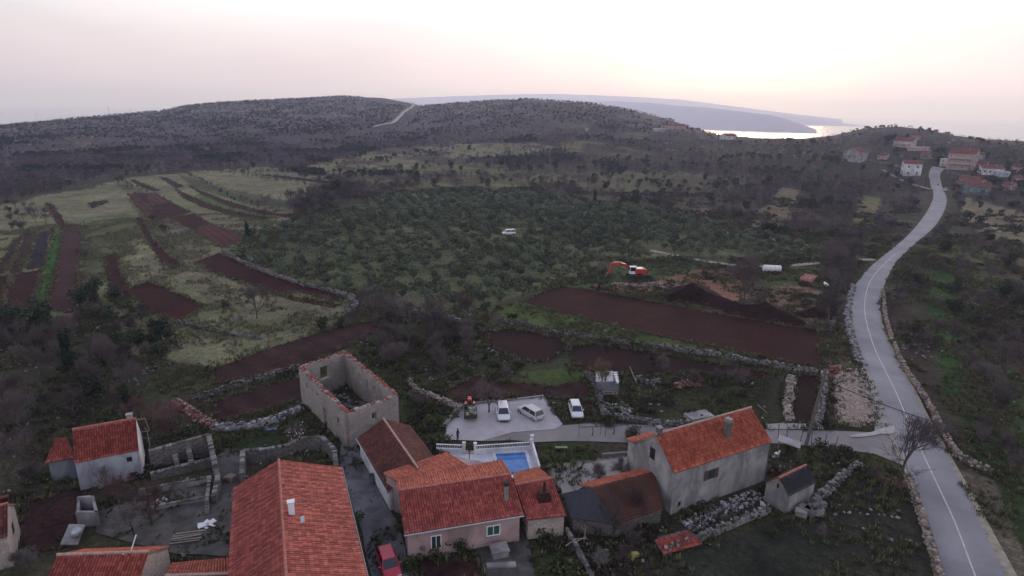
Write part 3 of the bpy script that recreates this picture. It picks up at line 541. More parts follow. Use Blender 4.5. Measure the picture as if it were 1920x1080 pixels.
class Bld:
    def __init__(s, name, label, cat, A, B, ze, group=None, ext0=0, ext1=0):
        a = G(*A, ze) if len(A) == 2 else Vector(A); b = G(*B, ze) if len(B) == 2 else Vector(B); a.z = b.z = 0; s.u = (b - a).normalized(); s.n = Vector((-s.u.y, s.u.x, 0)); s.a = a - s.u * ext0; s.L = (b - a).length + ext0 + ext1
        s.root = empty(name, s.a, 0, label, cat, group); s.ze = ze
    def p(s, u, n, z): return s.u * u + s.n * n + Vector((0, 0, z))
    def gable(s, w, zr, wall, roof_f, roof_b=None, ov=.3, eo=.35, inset=0, ridge='ridge', pitch=.24, row=.36, zb=0.0, rp=.5):
        L, ze, r = s.L, s.ze, s.root; s.w = w; s.zr = zr; g = (zr - ze) / (w * rp); g2 = (zr - ze) / (w * (1 - rp)); mb = MB(); i = ov if ov > 0 else 0
        # the eave line is the roof's edge: walls stand inside it
        zw = ze + g * eo - .12; zw2 = ze + g2 * eo - .12; prof = [(eo, zb), (w - eo, zb), (w - eo, zw2), (w * rp, zr - .14), (eo, zw)]
        mb.prism([s.p(i, n, z) for n, z in prof], s.u * (L - 2 * i)); s.wall = mb.build('wall', M[wall], r)
        ro = roofslope('roof', [s.p(0, 0, ze), s.p(L, 0, ze), s.p(L, w * rp, zr), s.p(0, w * rp, zr)], M[roof_f], r, pitch, row)
        rb = roofslope('roof', [s.p(L, w, ze), s.p(0, w, ze), s.p(0, w * rp, zr), s.p(L, w * rp, zr)], M[roof_b or roof_f], r, pitch, row)
        if ridge: ridgeline(s.p(0, w * rp, zr), s.p(L, w * rp, zr), r, ridge)
        s.eo = eo; s.ov = i; s.roof = ro; s.roofb = rb; s.g = g; return s
    def window(s, u, z, w, h, side='front', frame='frame', pane='glass', split=True, shutter=None, sill=True, proud=.03):
        """side: front (n=eo), left gable (u=ov), right gable, back"""
        o, t, nv = s.face(side)
        c = o + t * u + Vector((0, 0, z)); fm = MB(); fw = .09 if frame else 0
        def slab(mb, du, dz, ww, hh, d0, d1):
            q = c + t * du + Vector((0, 0, dz)); pts = [q - t * ww / 2 - Vector((0, 0, hh / 2)), q + t * ww / 2 - Vector((0, 0, hh / 2)), q + t * ww / 2 + Vector((0, 0, hh / 2)), q - t * ww / 2 + Vector((0, 0, hh / 2))]; mb.prism([k + nv * d0 for k in pts], nv * (d1 - d0))
        if frame:
            for du, dz, ww, hh in ((-w / 2, 0, fw, h + fw), (w / 2, 0, fw, h + fw), (0, h / 2, w - fw, fw), (0, -h / 2, w - fw, fw)) + (((0, 0, fw * .7, h - fw),) if split else ()): slab(fm, du, dz, ww, hh, -.03, .06)
            f = fm.build('window_frame', M[frame], s.root)
        else: f = s.root
        pm = MB(); slab(pm, 0, 0, w - fw * .6, h - fw * .6, -.05, .02); pm.build('window_pane' if frame else 'dark_opening_panel', M[pane], f)  # unframed openings are flat slabs with their inner shade painted near-black
        if shutter:
            for sg in (-1, 1):
                m2 = MB(); slab(m2, sg * (w / 2 + .28), 0, .46, h + .12, .01, .07)
                for k in range(6): slab(m2, sg * (w / 2 + .28), -h / 2 + (k + .5) * h / 6, .36, h / 6 * .35, .07, .085)
                m2.build('shutter', M[shutter], s.root)
        return f
    def face(s, side):
        if side == 'front': return s.p(0, s.eo, 0), s.u, -s.n
        if side == 'back': return s.p(0, s.w - s.eo, 0), s.u, s.n
        if side == 'left': return s.p(s.ov, 0, 0), s.n, -s.u
        return s.p(s.L - s.ov, 0, 0), s.n, s.u
    def chimney(s, u, n, h, w=.5, d=.5, mat='concrete', cap='concrete', pot=True, name='chimney', tall=None):
        z0 = s.roofz(n) - .3; mb = MB(); c = s.p(u, n, 0); rz = math.atan2(s.u.y, s.u.x); mb.box(c + Vector((0, 0, z0 + h / 2)), (w, d, h), rz); o = mb.build(name, M[mat], s.root, bevel=.02); o.parent = s.roof
        mb = MB(); mb.box(c + Vector((0, 0, z0 + h + .05)), (w * 1.25, d * 1.25, .1), rz)
        if pot: 
            for dx in (-1, 1):
                for dy in (-1, 1): mb.box(c + s.u * dx * w * .4 + s.n * dy * d * .4 + Vector((0, 0, z0 + h + .2)), (.07, .07, .22), rz)
            mb.box(c + Vector((0, 0, z0 + h + .34)), (w * 1.2, d * 1.2, .07), rz)
        q = mb.build('chimney_cap', M[cap], s.root); q.parent = s.roof; return o
    def roofz(s, n): return s.ze + s.g * n if n < s.w * .5 else s.zr - s.g * (n - s.w * .5)
    def gutter(s, n=-.06, mat='gutter'):
        z = s.ze - .05 if n < 1 else s.ze - .05; mb = MB(); mb.bar(s.p(0, n, z), s.p(s.L, n, z), .07, n=8); g = mb.build('gutter', M[mat], s.root); return g
# big house, bottom left of centre
b = Bld('farmhouse', 'long farmhouse with a broad red tiled gable roof and one small chimney, beside the alley', 'house', (688, 1080), (640, 876), 5.0, ext0=7).gable(10.0, 7.1, 'grey', 'tile_lit', 'tile_red', pitch=.36, row=.55, rp=.575)  # one tile on both slopes; sun side and shade are in the colours
b.chimney(7 + 7.4, 5.0, 1.2, .42, .5, 'frame', 'frame', False); mb = MB(); q = b.p(7 + 6.5, 4.3, b.roofz(4.3) + .09); mb.box(q, (.9, .5, .05), math.atan2(b.u.y, b.u.x), Matrix.Rotation(-.35, 3, 'X')); o = mb.build('flashing', M['metal'], b.roof); b.gutter()
for k in range(4): b.window(8 + k * 3.6, 2.4, .9, 1.2, 'front', 'frame', 'glass')
# pool house
b = Bld('pink_house', 'pink plastered house with stepped red tiled roofs in front of the pool', 'house', (758, 1003), (982, 966), 3.1); BP = b
b.w = 9.2; b.zr = 4.6; b.g = (4.6 - 3.1) / 4.6; b.eo = .35; b.ov = .3
mb = MB(); mb.prism([b.p(.3, n, z) for n, z in ((.35, 0), (8.4, 0), (8.4, 3.2), (4.6, 4.45), (.35, 3.1))], b.u * (b.L - .6)); b.wall = mb.build('wall', M['pink'], b.root)
o0 = b.a
def rel(px, py, z): return G(px, py, z) - o0
b.roof = roofslope('roof', [b.p(0, 0, 3.1), b.p(b.L, 0, 3.1), b.p(b.L, 4.6, 4.6), b.p(0, 4.6, 4.6)], M['tile_red'], b.root, .40, .72, .07)
roofslope('roof', [rel(942, 862, 4.4), rel(743, 901, 4.4), rel(745, 920, 4.64), rel(959, 888, 4.64)], M['tile_bright'], b.root, .38, .6, .07)  # rear slopes face the sun: its light is put into a brighter tile colour
roofslope('roof', [rel(838, 848, 3.9), rel(719, 887, 3.9), rel(743, 901, 4.42), rel(880, 874, 4.42)], M['tile_bright'], b.root, .38, .6, .07)
ridgeline(b.p(0, 4.6, 4.6), b.p(b.L, 4.6, 4.6), b.root, 'ridge')
qq = [rel(724, 889, 3.7), rel(836, 851, 3.7), rel(938, 865, 4.1), rel(900, 890, 4.1), rel(749, 903, 4.1)]; mb = MB(); mb.prism([Vector((p.x, p.y, 0)) for p in (qq[0], qq[1], qq[2], qq[3], qq[4])], (0, 0, 3.65)); mb.build('rear_wall', M['pink'], b.root)
b.window(8.35, 1.72, 1.25, 1.05, 'front', 'frame', 'glass_green'); b.window(2.9, 1.5, .9, 1.4, 'front', 'frame', 'glass')
b.chimney(10.0, 1.9, 1.9, .38, .38, 'grey', 'black', True); b.gutter(mat='metal')
mb = MB(); P = b.p(8.6, -1.0, .35); mb.box(P, (1.5, 1.2, .7), math.atan2(b.u.y, b.u.x)); mb.box(P + Vector((0, 0, .4)), (1.7, 1.4, .1), math.atan2(b.u.y, b.u.x)); mb.build('porch_block', M['concrete'], b.root)
# low wing on its right
b = Bld('low_wing', 'low tiled outbuilding with stepped chimney at the right end of the pink house', 'outbuilding', (988, 972), (1062, 968), 2.5)
b.w = 6; b.zr = 3.8; b.g = .4; b.eo = .3; b.ov = .2; o0 = b.a
roofslope('roof', [rel(988, 975, 2.6), rel(1062, 967, 2.6), rel(1035, 897, 3.9), rel(966, 910, 3.9)], M['tile_red'], b.root, .25, .38)
b.roof = roofslope('roof', [rel(1010, 876, 3.5), rel(962, 887, 3.5), rel(966, 910, 3.9), rel(1035, 897, 3.9)], M['tile_bright'], b.root, .25, .38); ridgeline(rel(966, 910, 3.92), rel(1035, 897, 3.92), b.root, 'ridge')  # sunlit rear slope, painted with the brighter tile colour
c4 = [rel(990, 972, 2.4), rel(1058, 965, 2.4), rel(1032, 899, 3.6), rel(1009, 880, 3.3), rel(966, 890, 3.3)]; mb = MB(); mb.prism([Vector((p.x, p.y, 0)) for p in c4], (0, 0, 2.35)); mb.build('wall', M['stone_pale'], b.root)
c = rel(1020, 935, 3.3); mb = MB(); mb.box(c + Vector((0, 0, .1)), (1.25, .9, .9), .25); mb.box(c + Vector((0, 0, .65)), (.95, .7, .35), .25); mb.bar(c + Vector((0, 0, .8)), c + Vector((0, 0, 1.9)), .15, .12, 8); q = mb.build('chimney', M['tile_old'], b.root); q.parent = b.roof
# long low house behind it
b = Bld('white_walled_house', 'low house with a dark weathered tile roof and a whitewashed wall along the alley', 'house', (669, 822), (731, 930), 2.4, ext1=-.7).gable(6.6, 4.2, 'white', 'tile_old', 'tile_old', ov=.25, eo=.25, ridge='ridge_grey'); b.gutter(mat='metal'); b.gutter(6.36, mat='metal')
# right-hand house
b = Bld('grey_house', 'tall grey rendered house with orange tiled roof and one brown shuttered window', 'house', (1265, 888), (1447, 829), 5.0).gable(6.6, 7.7, 'grey', 'tile_bright', 'tile_bright', ov=.12, eo=.15, ridge='ridge_grey', pitch=.32, row=.6)
b.window(5.3, 3.35, .95, 1.0, 'front', 'brown', 'glass', False, 'brown'); b.chimney(8.6, 1.6, 2.0, .55, .6, 'stone_dark', 'concrete', True); b.chimney(.5, 3.3, 1.0, .5, .5, 'stone_dark', 'concrete', False)
b.window(3.6, 5.3, .8, 1.3, 'left', None, 'dark'); b.window(1.2, 1.0, .35, .5, 'front', None, 'dark'); b.window(.25, 3.0, .12, .12, 'front', None, 'dark')
mb = MB(); mb.bar(b.p(b.L - .05, .1, 0), b.p(b.L - .05, .1, 4.9), .05); mb.build('downpipe', M['gutter'], b.root); mb = MB(); mb.prism([b.p(.1, 6.4, 0), b.p(.1, 7.6, 0), b.p(3.2, 7.6, 0), b.p(3.2, 6.4, 0)], (0, 0, 4.9)); mb.build('back_wing', M['grey'], b.root)
roofslope('roof', [b.p(3.4, 7.8, 4.9), b.p(-.1, 7.8, 4.9), b.p(-.1, 6.5, 5.1), b.p(3.4, 6.5, 5.1)], M['tile_bright'], b.root)
# old shed between the two
b = Bld('old_barn', 'low old barn with a sagging mossy tile roof against the grey house', 'barn', (1158, 984), (1242, 958), 1.9); o0 = b.a
roofslope('roof', [rel(1158, 984, 1.9), rel(1243, 955, 1.9), rel(1227, 884, 3.1), rel(1108, 914, 3.1)], M['tile_ruin'], b.root, .24, .40)
roofslope('roof', [rel(1205, 878, 2.6), rel(1085, 908, 2.6), rel(1108, 914, 3.1), rel(1227, 884, 3.1)], M['tile_bright'], b.root, .24, .40)
mb = MB(); mb.prism([rel(*p) for p in ((1158, 984, 1.95), (1108, 914, 3.12), (1056, 926, 2.7), (1070, 972, 1.8))], (0, 0, .07)); mb.build('felt_roof', M['tarp'], b.root)
mb = MB(); mb.prism([Vector((p.x, p.y, 0)) for p in (rel(1075, 970, 1.7), rel(1158, 980, 1.7), rel(1240, 952, 1.7), rel(1222, 892, 2.5), rel(1100, 918, 2.5), rel(1062, 930, 2.2))], (0, 0, 1.72)); mb.build('wall', M['stone_dark'], b.root)
# hut with dark roof
b = Bld('stone_hut', 'small pale hut with a dark sheet roof and red ridge, below the grey house', 'hut', (1480, 931), (1531, 905), 2.2).gable(2.9, 3.5, 'grey', 'tarp', 'tile_old', ov=.1, eo=.12, ridge=None)
ridgeline(b.p(0, 1.45, 3.52), b.p(b.L, 1.45, 3.52), b.root, 'ridge'); b.window(1.45, 2.6, .22, .5, 'left', None, 'dark')
# left house
b = Bld('white_house', 'small white plastered house with a steep red tile roof, left of the walled ruin', 'house', (139, 869), (260, 845), 3.4).gable(4.2, 6.3, 'bluewhite', 'tile_red', 'tile_red', ov=.06, eo=.08, row=.34)
b.window(4.9, 2.55, .5, .55, 'front', None, 'dark'); b.window(4.9, .7, .45, .4, 'front', None, 'dark'); b.chimney(5.3, 2.3, 1.1, .55, .5, 'concrete', 'concrete', False)
mb = MB(); mb.prism([b.p(b.L - .05, .1, 3.35), b.p(b.L - .05, 2.1, 6.2), b.p(b.L - .05, 4.1, 3.35), b.p(b.L - .05, 4.1, .0), b.p(b.L - .05, .1, 0)], b.u * .06); mb.build('gable_plaster', M['white'], b.root)
mb = MB(); e = b.p(b.L + .7, 3.4, 0)
for q in (0, 1): mb.bar(b.p(b.L + .65, 2.1 + q * 1.9, 5.0 - q * 1.3), b.p(b.L + .65, 4.0, 0 if q else 3.7), .06, n=4)
mb.bar(b.p(b.L, 2.1, 6.15), b.p(b.L + .9, 2.1, 6.1), .06, n=4); mb.bar(b.p(b.L, 4.1, 3.6), b.p(b.L + .9, 4.1, 3.55), .06, n=4); mb.bar(b.p(b.L + .85, 2.1, 6.1), b.p(b.L + .85, 4.1, 3.55), .06, n=4); mb.build('roof_truss', M['wood'], b.root)
b2 = Bld('lean_to', 'lower dark annex with a plain red roof at the left end of the white house', 'annex', (84, 869), (138, 866), 2.6); o0 = b2.a
roofslope('roof', [rel(84, 868, 2.6), rel(141, 858, 2.6), rel(124, 820, 4.0), rel(103, 823, 4.0)], M['tile_red'], b2.root, .24, .5, .02)
mb = MB(); cc = [rel(90, 866, 2.4), rel(142, 860, 2.4), rel(126, 823, 3.6), rel(106, 826, 3.6)]; mb.prism([Vector((p.x, p.y, 0)) for p in cc], (0, 0, 2.5)); mb.build('wall', M['greyblue'], b2.root)
# bottom-left building with stone gable
ra = G(107, 1041, 5.2); rb = G(279, 1035, 5.2); u = (rb - ra).normalized(); n = Vector((-u.y, u.x, 0)); w2 = 3.0; a0 = ra - n * w2; b0 = rb - n * w2; a0.z = b0.z = 0
b = Bld('stone_barn', 'tiled barn with a pale rubble stone gable at the bottom left corner', 'barn', tuple(a0), tuple(b0), 3.3).gable(6.0, 5.2, 'stone_pale', 'tile_red', 'tile_bright', ov=.08, eo=.12, ridge='ridge_grey')  # front in shade colour, back in sunlit colour of the same roof
b.window(2.2, 3.0, .25, .5, 'right', None, 'dark'); b.chimney(b.L - 1.9, 2.9, .3, .1, .1, 'frame', 'frame', False); mb = MB(); mb.bar(b.p(b.L - 1.6, 3.3, 5.0), b.p(b.L - 1.1, 3.6, 6.4), .05); q = mb.build('flue_pipe', M['frame'], b.root); q.parent = b.roof
b2 = Bld('tiled_annex', 'narrow orange tiled annex between the stone barn and the long farmhouse', 'annex', (312, 1078), (434, 1074), 3.0); o0 = b2.a
roofslope('roof', [rel(434, 1046, 3.0), rel(322, 1056, 3.0), rel(310, 1079, 3.5), rel(436, 1075, 3.5)], M['tile_bright'], b2.root); ridgeline(rel(310, 1080, 3.5), rel(436, 1076, 3.5), b2.root, 'ridge_grey')  # slope toward the sun, its brightness painted into the tile colour
roofslope('roof', [rel(306, 1120, 2.8), rel(438, 1115, 2.8), rel(436, 1077, 3.5), rel(310, 1081, 3.5)], M['tile_old'], b2.root)
mb = MB(); cc = [rel(310, 1118, 2.7), rel(436, 1112, 2.7), rel(434, 1050, 2.9), rel(322, 1059, 2.9)]; mb.prism([Vector((p.x, p.y, 0)) for p in cc], (0, 0, 2.6)); mb.build('wall', M['stone'], b2.root)
# cottage cut by the left edge
b = Bld('edge_cottage', 'tiled cottage with a cream gable, cut by the left edge of the picture', 'cottage', (-75, 1030), (14, 1006), 3.2); b.gable(5.4, 4.9, 'stone_pale', 'tile_old', 'tile_red', ov=.1, eo=.15)
b.window(2.9, 2.2, .7, 1.0, 'right', None, 'dark'); b.chimney(b.L - .5, 4.6, 1.2, .5, .4, 'tile_old', 'tile_red', False)
# concrete store by the red soil
b = Bld('concrete_store', 'roofless grey concrete store with a leaning slab beside the red soil plot', 'store', (148, 1006), (186, 1000), 0.01); mb = MB(); o0 = b.a
for P, Q, h in (((150, 985), (186, 985), 1.6), ((186, 985), (178, 955), 1.6), ((178, 955), (152, 957), 1.6), ((152, 957), (150, 985), 1.3)):
    p = rel(*P, 0); q = rel(*Q, 0); d = (q - p); mb.box(p + d / 2 + Vector((0, 0, h / 2)), (d.length + .2, .25, h), math.atan2(d.y, d.x))
mb.build('wall', M['concrete'], b.root); mb = MB(); mb.prism([rel(*p) for p in ((113, 1022, .5), (146, 1022, .5), (160, 985, 1.0), (130, 984, 1.0))], (0, 0, .1)); mb.build('slab', M['concrete'], b.root)
mb = MB(); mb.bar(rel(143, 998, .7), rel(143, 998, 1.6), .5, .45, 12); mb.build('water_butt', M['metal'], b.root, True)
# ruin without a roof
def ragged_wall(mb, a, b, h0, h1, th, gaps=(), seg=.6, rag=.22):
    """masonry wall with an uneven top; gaps: (t0,t1,z0,z1) openings"""
    a = Vector(a); b = Vector(b); d = b - a; L = d.length; u = d / L; nn = Vector((-u.y, u.x, 0)); cuts = sorted(set([0, L] + [min(L, k * seg) for k in range(int(L / seg) + 1)] + [t * L for g in gaps for t in g[:2]])); hh = None
    for i in range(len(cuts) - 1):
        t0, t1 = cuts[i], cuts[i + 1]
        if t1 - t0 < 1e-3: continue
        tm = (t0 + t1) / 2 / L; top = h0 + (h1 - h0) * tm + random.uniform(-rag, rag); spans = [(0, top)]
        for g in gaps:
            if g[0] <= tm <= g[1]: spans = [(0, g[2]), (g[3], top)]
        for z0, z1 in spans:
            if z1 - z0 > .02:
                c = a + u * (t0 + t1) / 2; mb.box(c + Vector((0, 0, (z0 + z1) / 2)), (t1 - t0, th, z1 - z0), math.atan2(u.y, u.x))
    return mb
M['brickred'] = simple('broken_brick', (.27, .075, .055), .9, .35, 5)
cs = [G(651, 772, 5), G(561, 689, 5), G(647, 660, 5), G(746, 738, 5)]
for c in cs: c.z = 0
ctr = sum(cs, Vector()) / 4; rt_ = empty('roofless_ruin', cs[0], 0, 'tall roofless stone house ruin with broken red brick along its wall tops', 'ruin'); cs = [c - cs[0] for c in cs]; cen = sum(cs, Vector()) / 4
cs = [c + (cen - c).normalized() * .3 for c in cs]
gaps = [[(.13, .17, 2.3, 3.2), (.40, .47, 0, 2.6), (.55, .60, 3.3, 3.9), (.80, .84, 3.0, 3.9)], [(.38, .58, 2.2, 4.2)], [(.2, .24, 2.5, 3.8), (.32, .37, 2.5, 3.9), (.48, .52, 2.4, 3.8), (.62, .66, 2.4, 3.8)], [(.45, .55, 2.6, 3.6)]]; tops = [(4.7, 5.1), (5.1, 5.0), (5.0, 4.7), (4.6, 4.7)]
for k in range(4):
    mb = MB(); ragged_wall(mb, cs[k], cs[(k + 1) % 4], *tops[k], .6, gaps[k]); mb.build('wall', M['stone'], rt_)
    mb = MB(); a, c = cs[k], cs[(k + 1) % 4]; n_ = int((c - a).length / .16)
    for j in range(n_):
        if random.random() < (.75 if k < 3 else .35):
            q = a.lerp(c, (j + random.random()) / n_); top = tops[k][0] + (tops[k][1] - tops[k][0]) * j / n_
            mb.box(q + Vector((random.uniform(-.25, .25), random.uniform(-.25, .25), top + random.uniform(.02, .22))), (random.uniform(.15, .4), random.uniform(.12, .25), random.uniform(.08, .18)), random.uniform(0, 3))
    mb.build('wall_top_bricks', M['brickred'], rt_)
mb = MB()
for j in range(160):
    q = cen + (cs[0] - cen) * random.uniform(-.75, .75) * .6 + (cs[1] - cen) * random.uniform(-.75, .75) * .6; s_ = random.uniform(.2, .8); mb.box(q + Vector((0, 0, random.uniform(0, .5))), (s_, s_ * .7, s_ * .6), random.uniform(0, 3), jit=.1)
for j in range(9):
    q = cen + (cs[1] - cen) * random.uniform(-.5, .5); d = Vector((random.uniform(-2, 2), random.uniform(-2, 2), 0)); mb.bar(q + Vector((0, 0, .5)), q + d + Vector((0, 0, random.uniform(.6, 2.2))), .09, n=5)
mb.build('fallen_rubble', M['stone_dark'], rt_)
# ------------------------------------------------------------------ stone walls, heaps, fences
def stonepile_mat(name, lo, hi, dark):
    m = NT(name); m.set(.9, 0, .2); g = m.n('ShaderNodeNewGeometry'); c = m.ramp(g.outputs['Random Per Island'], [(0, dark), (.3, lo), (1, hi)]); f = m.noise(4, 4, m.pos()); m.col(m.mix(.5, c, m.ramp(f, [(.3, (.4, .4, .4)), (.7, (1, 1, 1))]), 'MULTIPLY')); return m.m
M['drystone'] = stonepile_mat('drystone', (.11, .11, .108), (.30, .295, .29), (.03, .03, .028)); M['drystone_dark'] = stonepile_mat('mossy_drystone', (.075, .075, .068), (.20, .195, .185), (.03, .032, .025)); M['rubble_white'] = stonepile_mat('white_rubble', (.17, .17, .18), (.46, .46, .48), (.04, .04, .04)); M['rubble_pale'] = stonepile_mat('pale_rubble', (.22, .18, .155), (.42, .37, .33), (.08, .06, .05)); M['rubble_red'] = stonepile_mat('brick_rubble', (.17, .06, .05), (.38, .28, .25), (.06, .03, .03))
def stones(mb, pts, w, h, size, dens, zj=1.0):
    """irregular stones piled along a line; pts world points"""
    for i in range(len(pts) - 1):
        a, b = pts[i], pts[i + 1]; L = (b - a).length; u = (b - a) / max(L, 1e-6); n = Vector((-u.y, u.x, 0)); cnt = max(1, int(L * w * h * dens / size ** 3 * .42))
        for _ in range(cnt):
            t = random.random() * L; r = random.uniform(-1, 1); hh = h * (1 - abs(r) ** 3 * .45) * random.random() ** .6; s_ = size * random.uniform(.55, 1.35)
            q = a + u * t + n * r * w / 2; mb.box((q.x, q.y, q.z + hh - s_ * .15), (s_ * random.uniform(.8, 1.5), s_, s_ * random.uniform(.6, .9)), random.uniform(0, 3.1), Matrix.Rotation(random.uniform(-.4, .4), 3, 'X'), s_ * .16)
def stone_wall(pts, w=.8, h=.9, size=.34, mat='drystone', dens=1.0, label='', name='stone_wall', core=True, group=None, cat='stone wall'):
    size *= .62 if size < .8 else .7
    w *= .72
    P = [GT(*p) for p in pts]; o0 = P[0].copy(); P = [p - o0 for p in P]; mb = MB()
    if core:
        for i in range(len(P) - 1):
            d = P[i + 1] - P[i]; mb.box(P[i] + d / 2 + Vector((0, 0, h * .3)), (d.length + .1, w * .6, h * .6), math.atan2(d.y, d.x))
    stones(mb, P, w, h, size, dens); me = mb.mesh(name, M[mat]); return setp(link_mesh(name, me, None, o0), label, cat, group)
SW = 'dry stone walls between the fields'
stone_wall([(418, 473), (445, 489), (480, 504), (520, 520), (570, 536), (620, 548), (664, 560)], 1.1, 1.0, .45, 'drystone', 1, 'grey dry stone wall along the left edge of the olive grove', group=SW)
stone_wall([(655, 556), (668, 574), (648, 590)], 1.6, .9, .5, 'drystone', .9, 'short spill of stones where the grove wall meets the lower soil plot', group=SW)
stone_wall([(735, 574), (770, 584), (800, 592), (862, 603)], 1.2, 1.0, .45, 'drystone', 1, 'broken stone wall below the near edge of the olive grove', group=SW)
stone_wall([(935, 603), (985, 610), (1040, 626), (1120, 637), (1180, 646), (1235, 654)], .9, .9, .4, 'drystone_dark', 1, 'dark mossy stone wall between the green strip and the lower soil', group=SW)
stone_wall([(1232, 652), (1300, 664), (1350, 668)], 1.1, 1.1, .42, 'drystone', 1.1, 'pale middle stretch of stone wall below the big ploughed field', group=SW)
stone_wall([(1362, 672), (1410, 684), (1450, 688), (1480, 695), (1530, 703)], 1.3, 1.1, .42, 'drystone', 1.1, 'pale stone wall ending at the dark soil strip by the road', group=SW)
RW = 'stone walls along the road'
stone_wall([(1656, 550), (1657, 570), (1659, 593), (1664, 615), (1671, 638)], .8, .9, .38, 'rubble_pale', 1, 'pale upper stretch of wall on the outer side of the road bend', group=RW)
stone_wall([(1676, 648), (1683, 668), (1695, 692), (1711, 716), (1730, 745), (1747, 773), (1765, 808), (1780, 838), (1795, 858), (1817, 872), (1857, 889)], .8, .95, .38, 'rubble_pale', 1, 'long pale wall curving away from the right side of the road', group=RW)
stone_wall([(1600, 535), (1592, 560), (1588, 590), (1592, 618), (1600, 650), (1612, 680)], 1.6, .5, .4, 'rubble_white', .9, 'low band of white rubble along the inner side of the road bend', group=RW)
stone_wall([(1700, 905), (1712, 930), (1724, 965), (1736, 1005), (1748, 1045), (1762, 1090)], .8, 1.0, .34, 'rubble_pale', 1, 'pale wall beside the left edge of the road at the bottom right', group=RW)
stone_wall([(1611, 876), (1590, 889), (1572, 902), (1558, 917), (1546, 930), (1528, 942)], 1.0, 1.0, .42, 'drystone', 1, 'grey wall climbing from the dark roofed hut toward the road')
stone_wall([(1500, 958), (1515, 968), (1528, 955), (1535, 968)], 2.2, 1.4, .85, 'drystone', .9, 'heap of big grey boulders beside the dark roofed hut', 'boulder_heap', cat='boulders')
stone_wall([(1245, 1042), (1290, 1024), (1340, 1004), (1395, 980), (1440, 962)], .6, 1.1, .36, 'drystone', 1, 'straight wall running down from the hut to the bottom edge')
stone_wall([(1285, 992), (1330, 968), (1380, 945), (1425, 928)], 2.6, .35, .32, 'rubble_white', .7, 'strip of white rubble under the front wall of the grey house', 'rubble_strip', False, cat='rubble')
stone_wall([(766, 718), (784, 738), (812, 748), (834, 756), (864, 772)], 1.0, .9, .38, 'rubble_pale', 1, 'low reddish stone wall from the bushes to the car park corner', 'stone_wall')
stone_wall([(1098, 706), (1112, 718), (1122, 740), (1128, 765), (1132, 785)], .9, 1.3, .4, 'drystone_dark', 1, 'dark wall between the third white car and the white rubble')
stone_wall([(1132, 765), (1160, 768), (1185, 778)], 3.0, .6, .34, 'rubble_white', .8, 'heap of white broken stone inside the walled plot', 'rubble_heap', False, cat='rubble')
stone_wall([(1132, 783), (1165, 787), (1205, 793), (1230, 799), (1262, 800), (1290, 799)], 1.2, .9, .34, 'drystone', 1.1, 'white topped stone wall along the lane behind the grey house')
stone_wall([(1195, 712), (1215, 722), (1235, 718)], 1.6, .8, .4, 'drystone', .7, 'low pile of field stones right of the white shed', 'stone_pile', False, cat='stone pile')
stone_wall([(1268, 728), (1290, 722), (1312, 726)], 1.8, .9, .36, 'rubble_red', .8, 'small pile of red and white rubble in the walled plot', 'rubble_heap', False, cat='rubble')
stone_wall([(1484, 708), (1480, 735), (1476, 765), (1478, 790)], 1.8, .7, .42, 'rubble_pale', .7, 'pale rubble bank left of the dark soil strip')
stone_wall([(1545, 700), (1545, 730), (1540, 765), (1532, 800)], 1.2, .9, .36, 'drystone', 1, 'straight wall between the dark soil strip and the gravel patch')
stone_wall([(1556, 695), (1575, 698)], 2.2, 1.2, .5, 'rubble_red', .8, 'heap of pinkish rubble at the top of the gravel patch', 'rubble_heap', False, cat='rubble')
stone_wall([(330, 758), (352, 772), (378, 790), (400, 802)], 1.8, .9, .42, 'rubble_red', .9, 'reddish rubble bank behind the white house', 'rubble_bank', cat='rubble')
stone_wall([(398, 806), (430, 806), (455, 805), (480, 800), (520, 790), (568, 770)], 1.6, 1.0, .45, 'rubble_white', .8, 'white tumbled stone wall left of the roofless ruin')
stone_wall([(358, 755), (400, 742), (430, 730), (470, 718), (515, 706), (560, 694)], 1.6, 1.0, .45, 'drystone_dark', .9, 'dark overgrown terrace wall above the garden plots')
stone_wall([(240, 720), (262, 706), (290, 692), (320, 684)], 3.0, .5, .45, 'drystone_dark', .5, 'old stone heap in the rough grass behind the white house', 'stone_heap', False, cat='stone heap')
stone_wall([(340, 655), (332, 642), (322, 655), (305, 668)], .7, .7, .36, 'drystone_dark', .9, 'short dark wall beside the grassy track by the green thicket')
stone_wall([(330, 606), (380, 618), (430, 630), (490, 636)], .9, .8, .42, 'drystone_dark', .8, 'dark low wall at the bottom of the dry meadow')
# enclosures of cut stone
M['coping'] = stonepile_mat('stone_coping', (.13, .13, .125), (.30, .29, .28), (.045, .045, .04))
def wall_run(name, label, segs, th=.45, mat='stone_dark', cat='wall', top='coping'):
    o0 = G(*segs[0][0]); root = empty(name, o0, 0, label, cat)
    mb = MB(); mt = MB()
    for P, Q, h0, h1 in segs:
        a = G(*P) - o0; b = G(*Q) - o0; ragged_wall(mb, a, b, h0, h1, th, (), .7, .07); d = b - a
        for j in range(int(d.length / .33)):
            t = (j + .5) / max(1, int(d.length / .33)); mt.box(a + d * t + Vector((0, 0, h0 + (h1 - h0) * t + .07)), (.3, th * random.uniform(.9, 1.15), .12), math.atan2(d.y, d.x) + random.uniform(-.2, .2), jit=.03)
    mb.build('wall', M[mat], root); mt.build('coping', M[top], root)
wall_run('ruined_enclosure', 'roofless stone enclosure with cross walls joined to the white house', [((284, 880), (396, 852), 2.3, 2.6), ((396, 852), (411, 914), 2.6, 1.3), ((411, 914), (402, 945), 1.3, .8), ((284, 900), (402, 872), .8, .9), ((330, 868), (335, 890), 1.6, .9), ((356, 862), (362, 884), 1.8, .9)], .5, 'stone_dark')
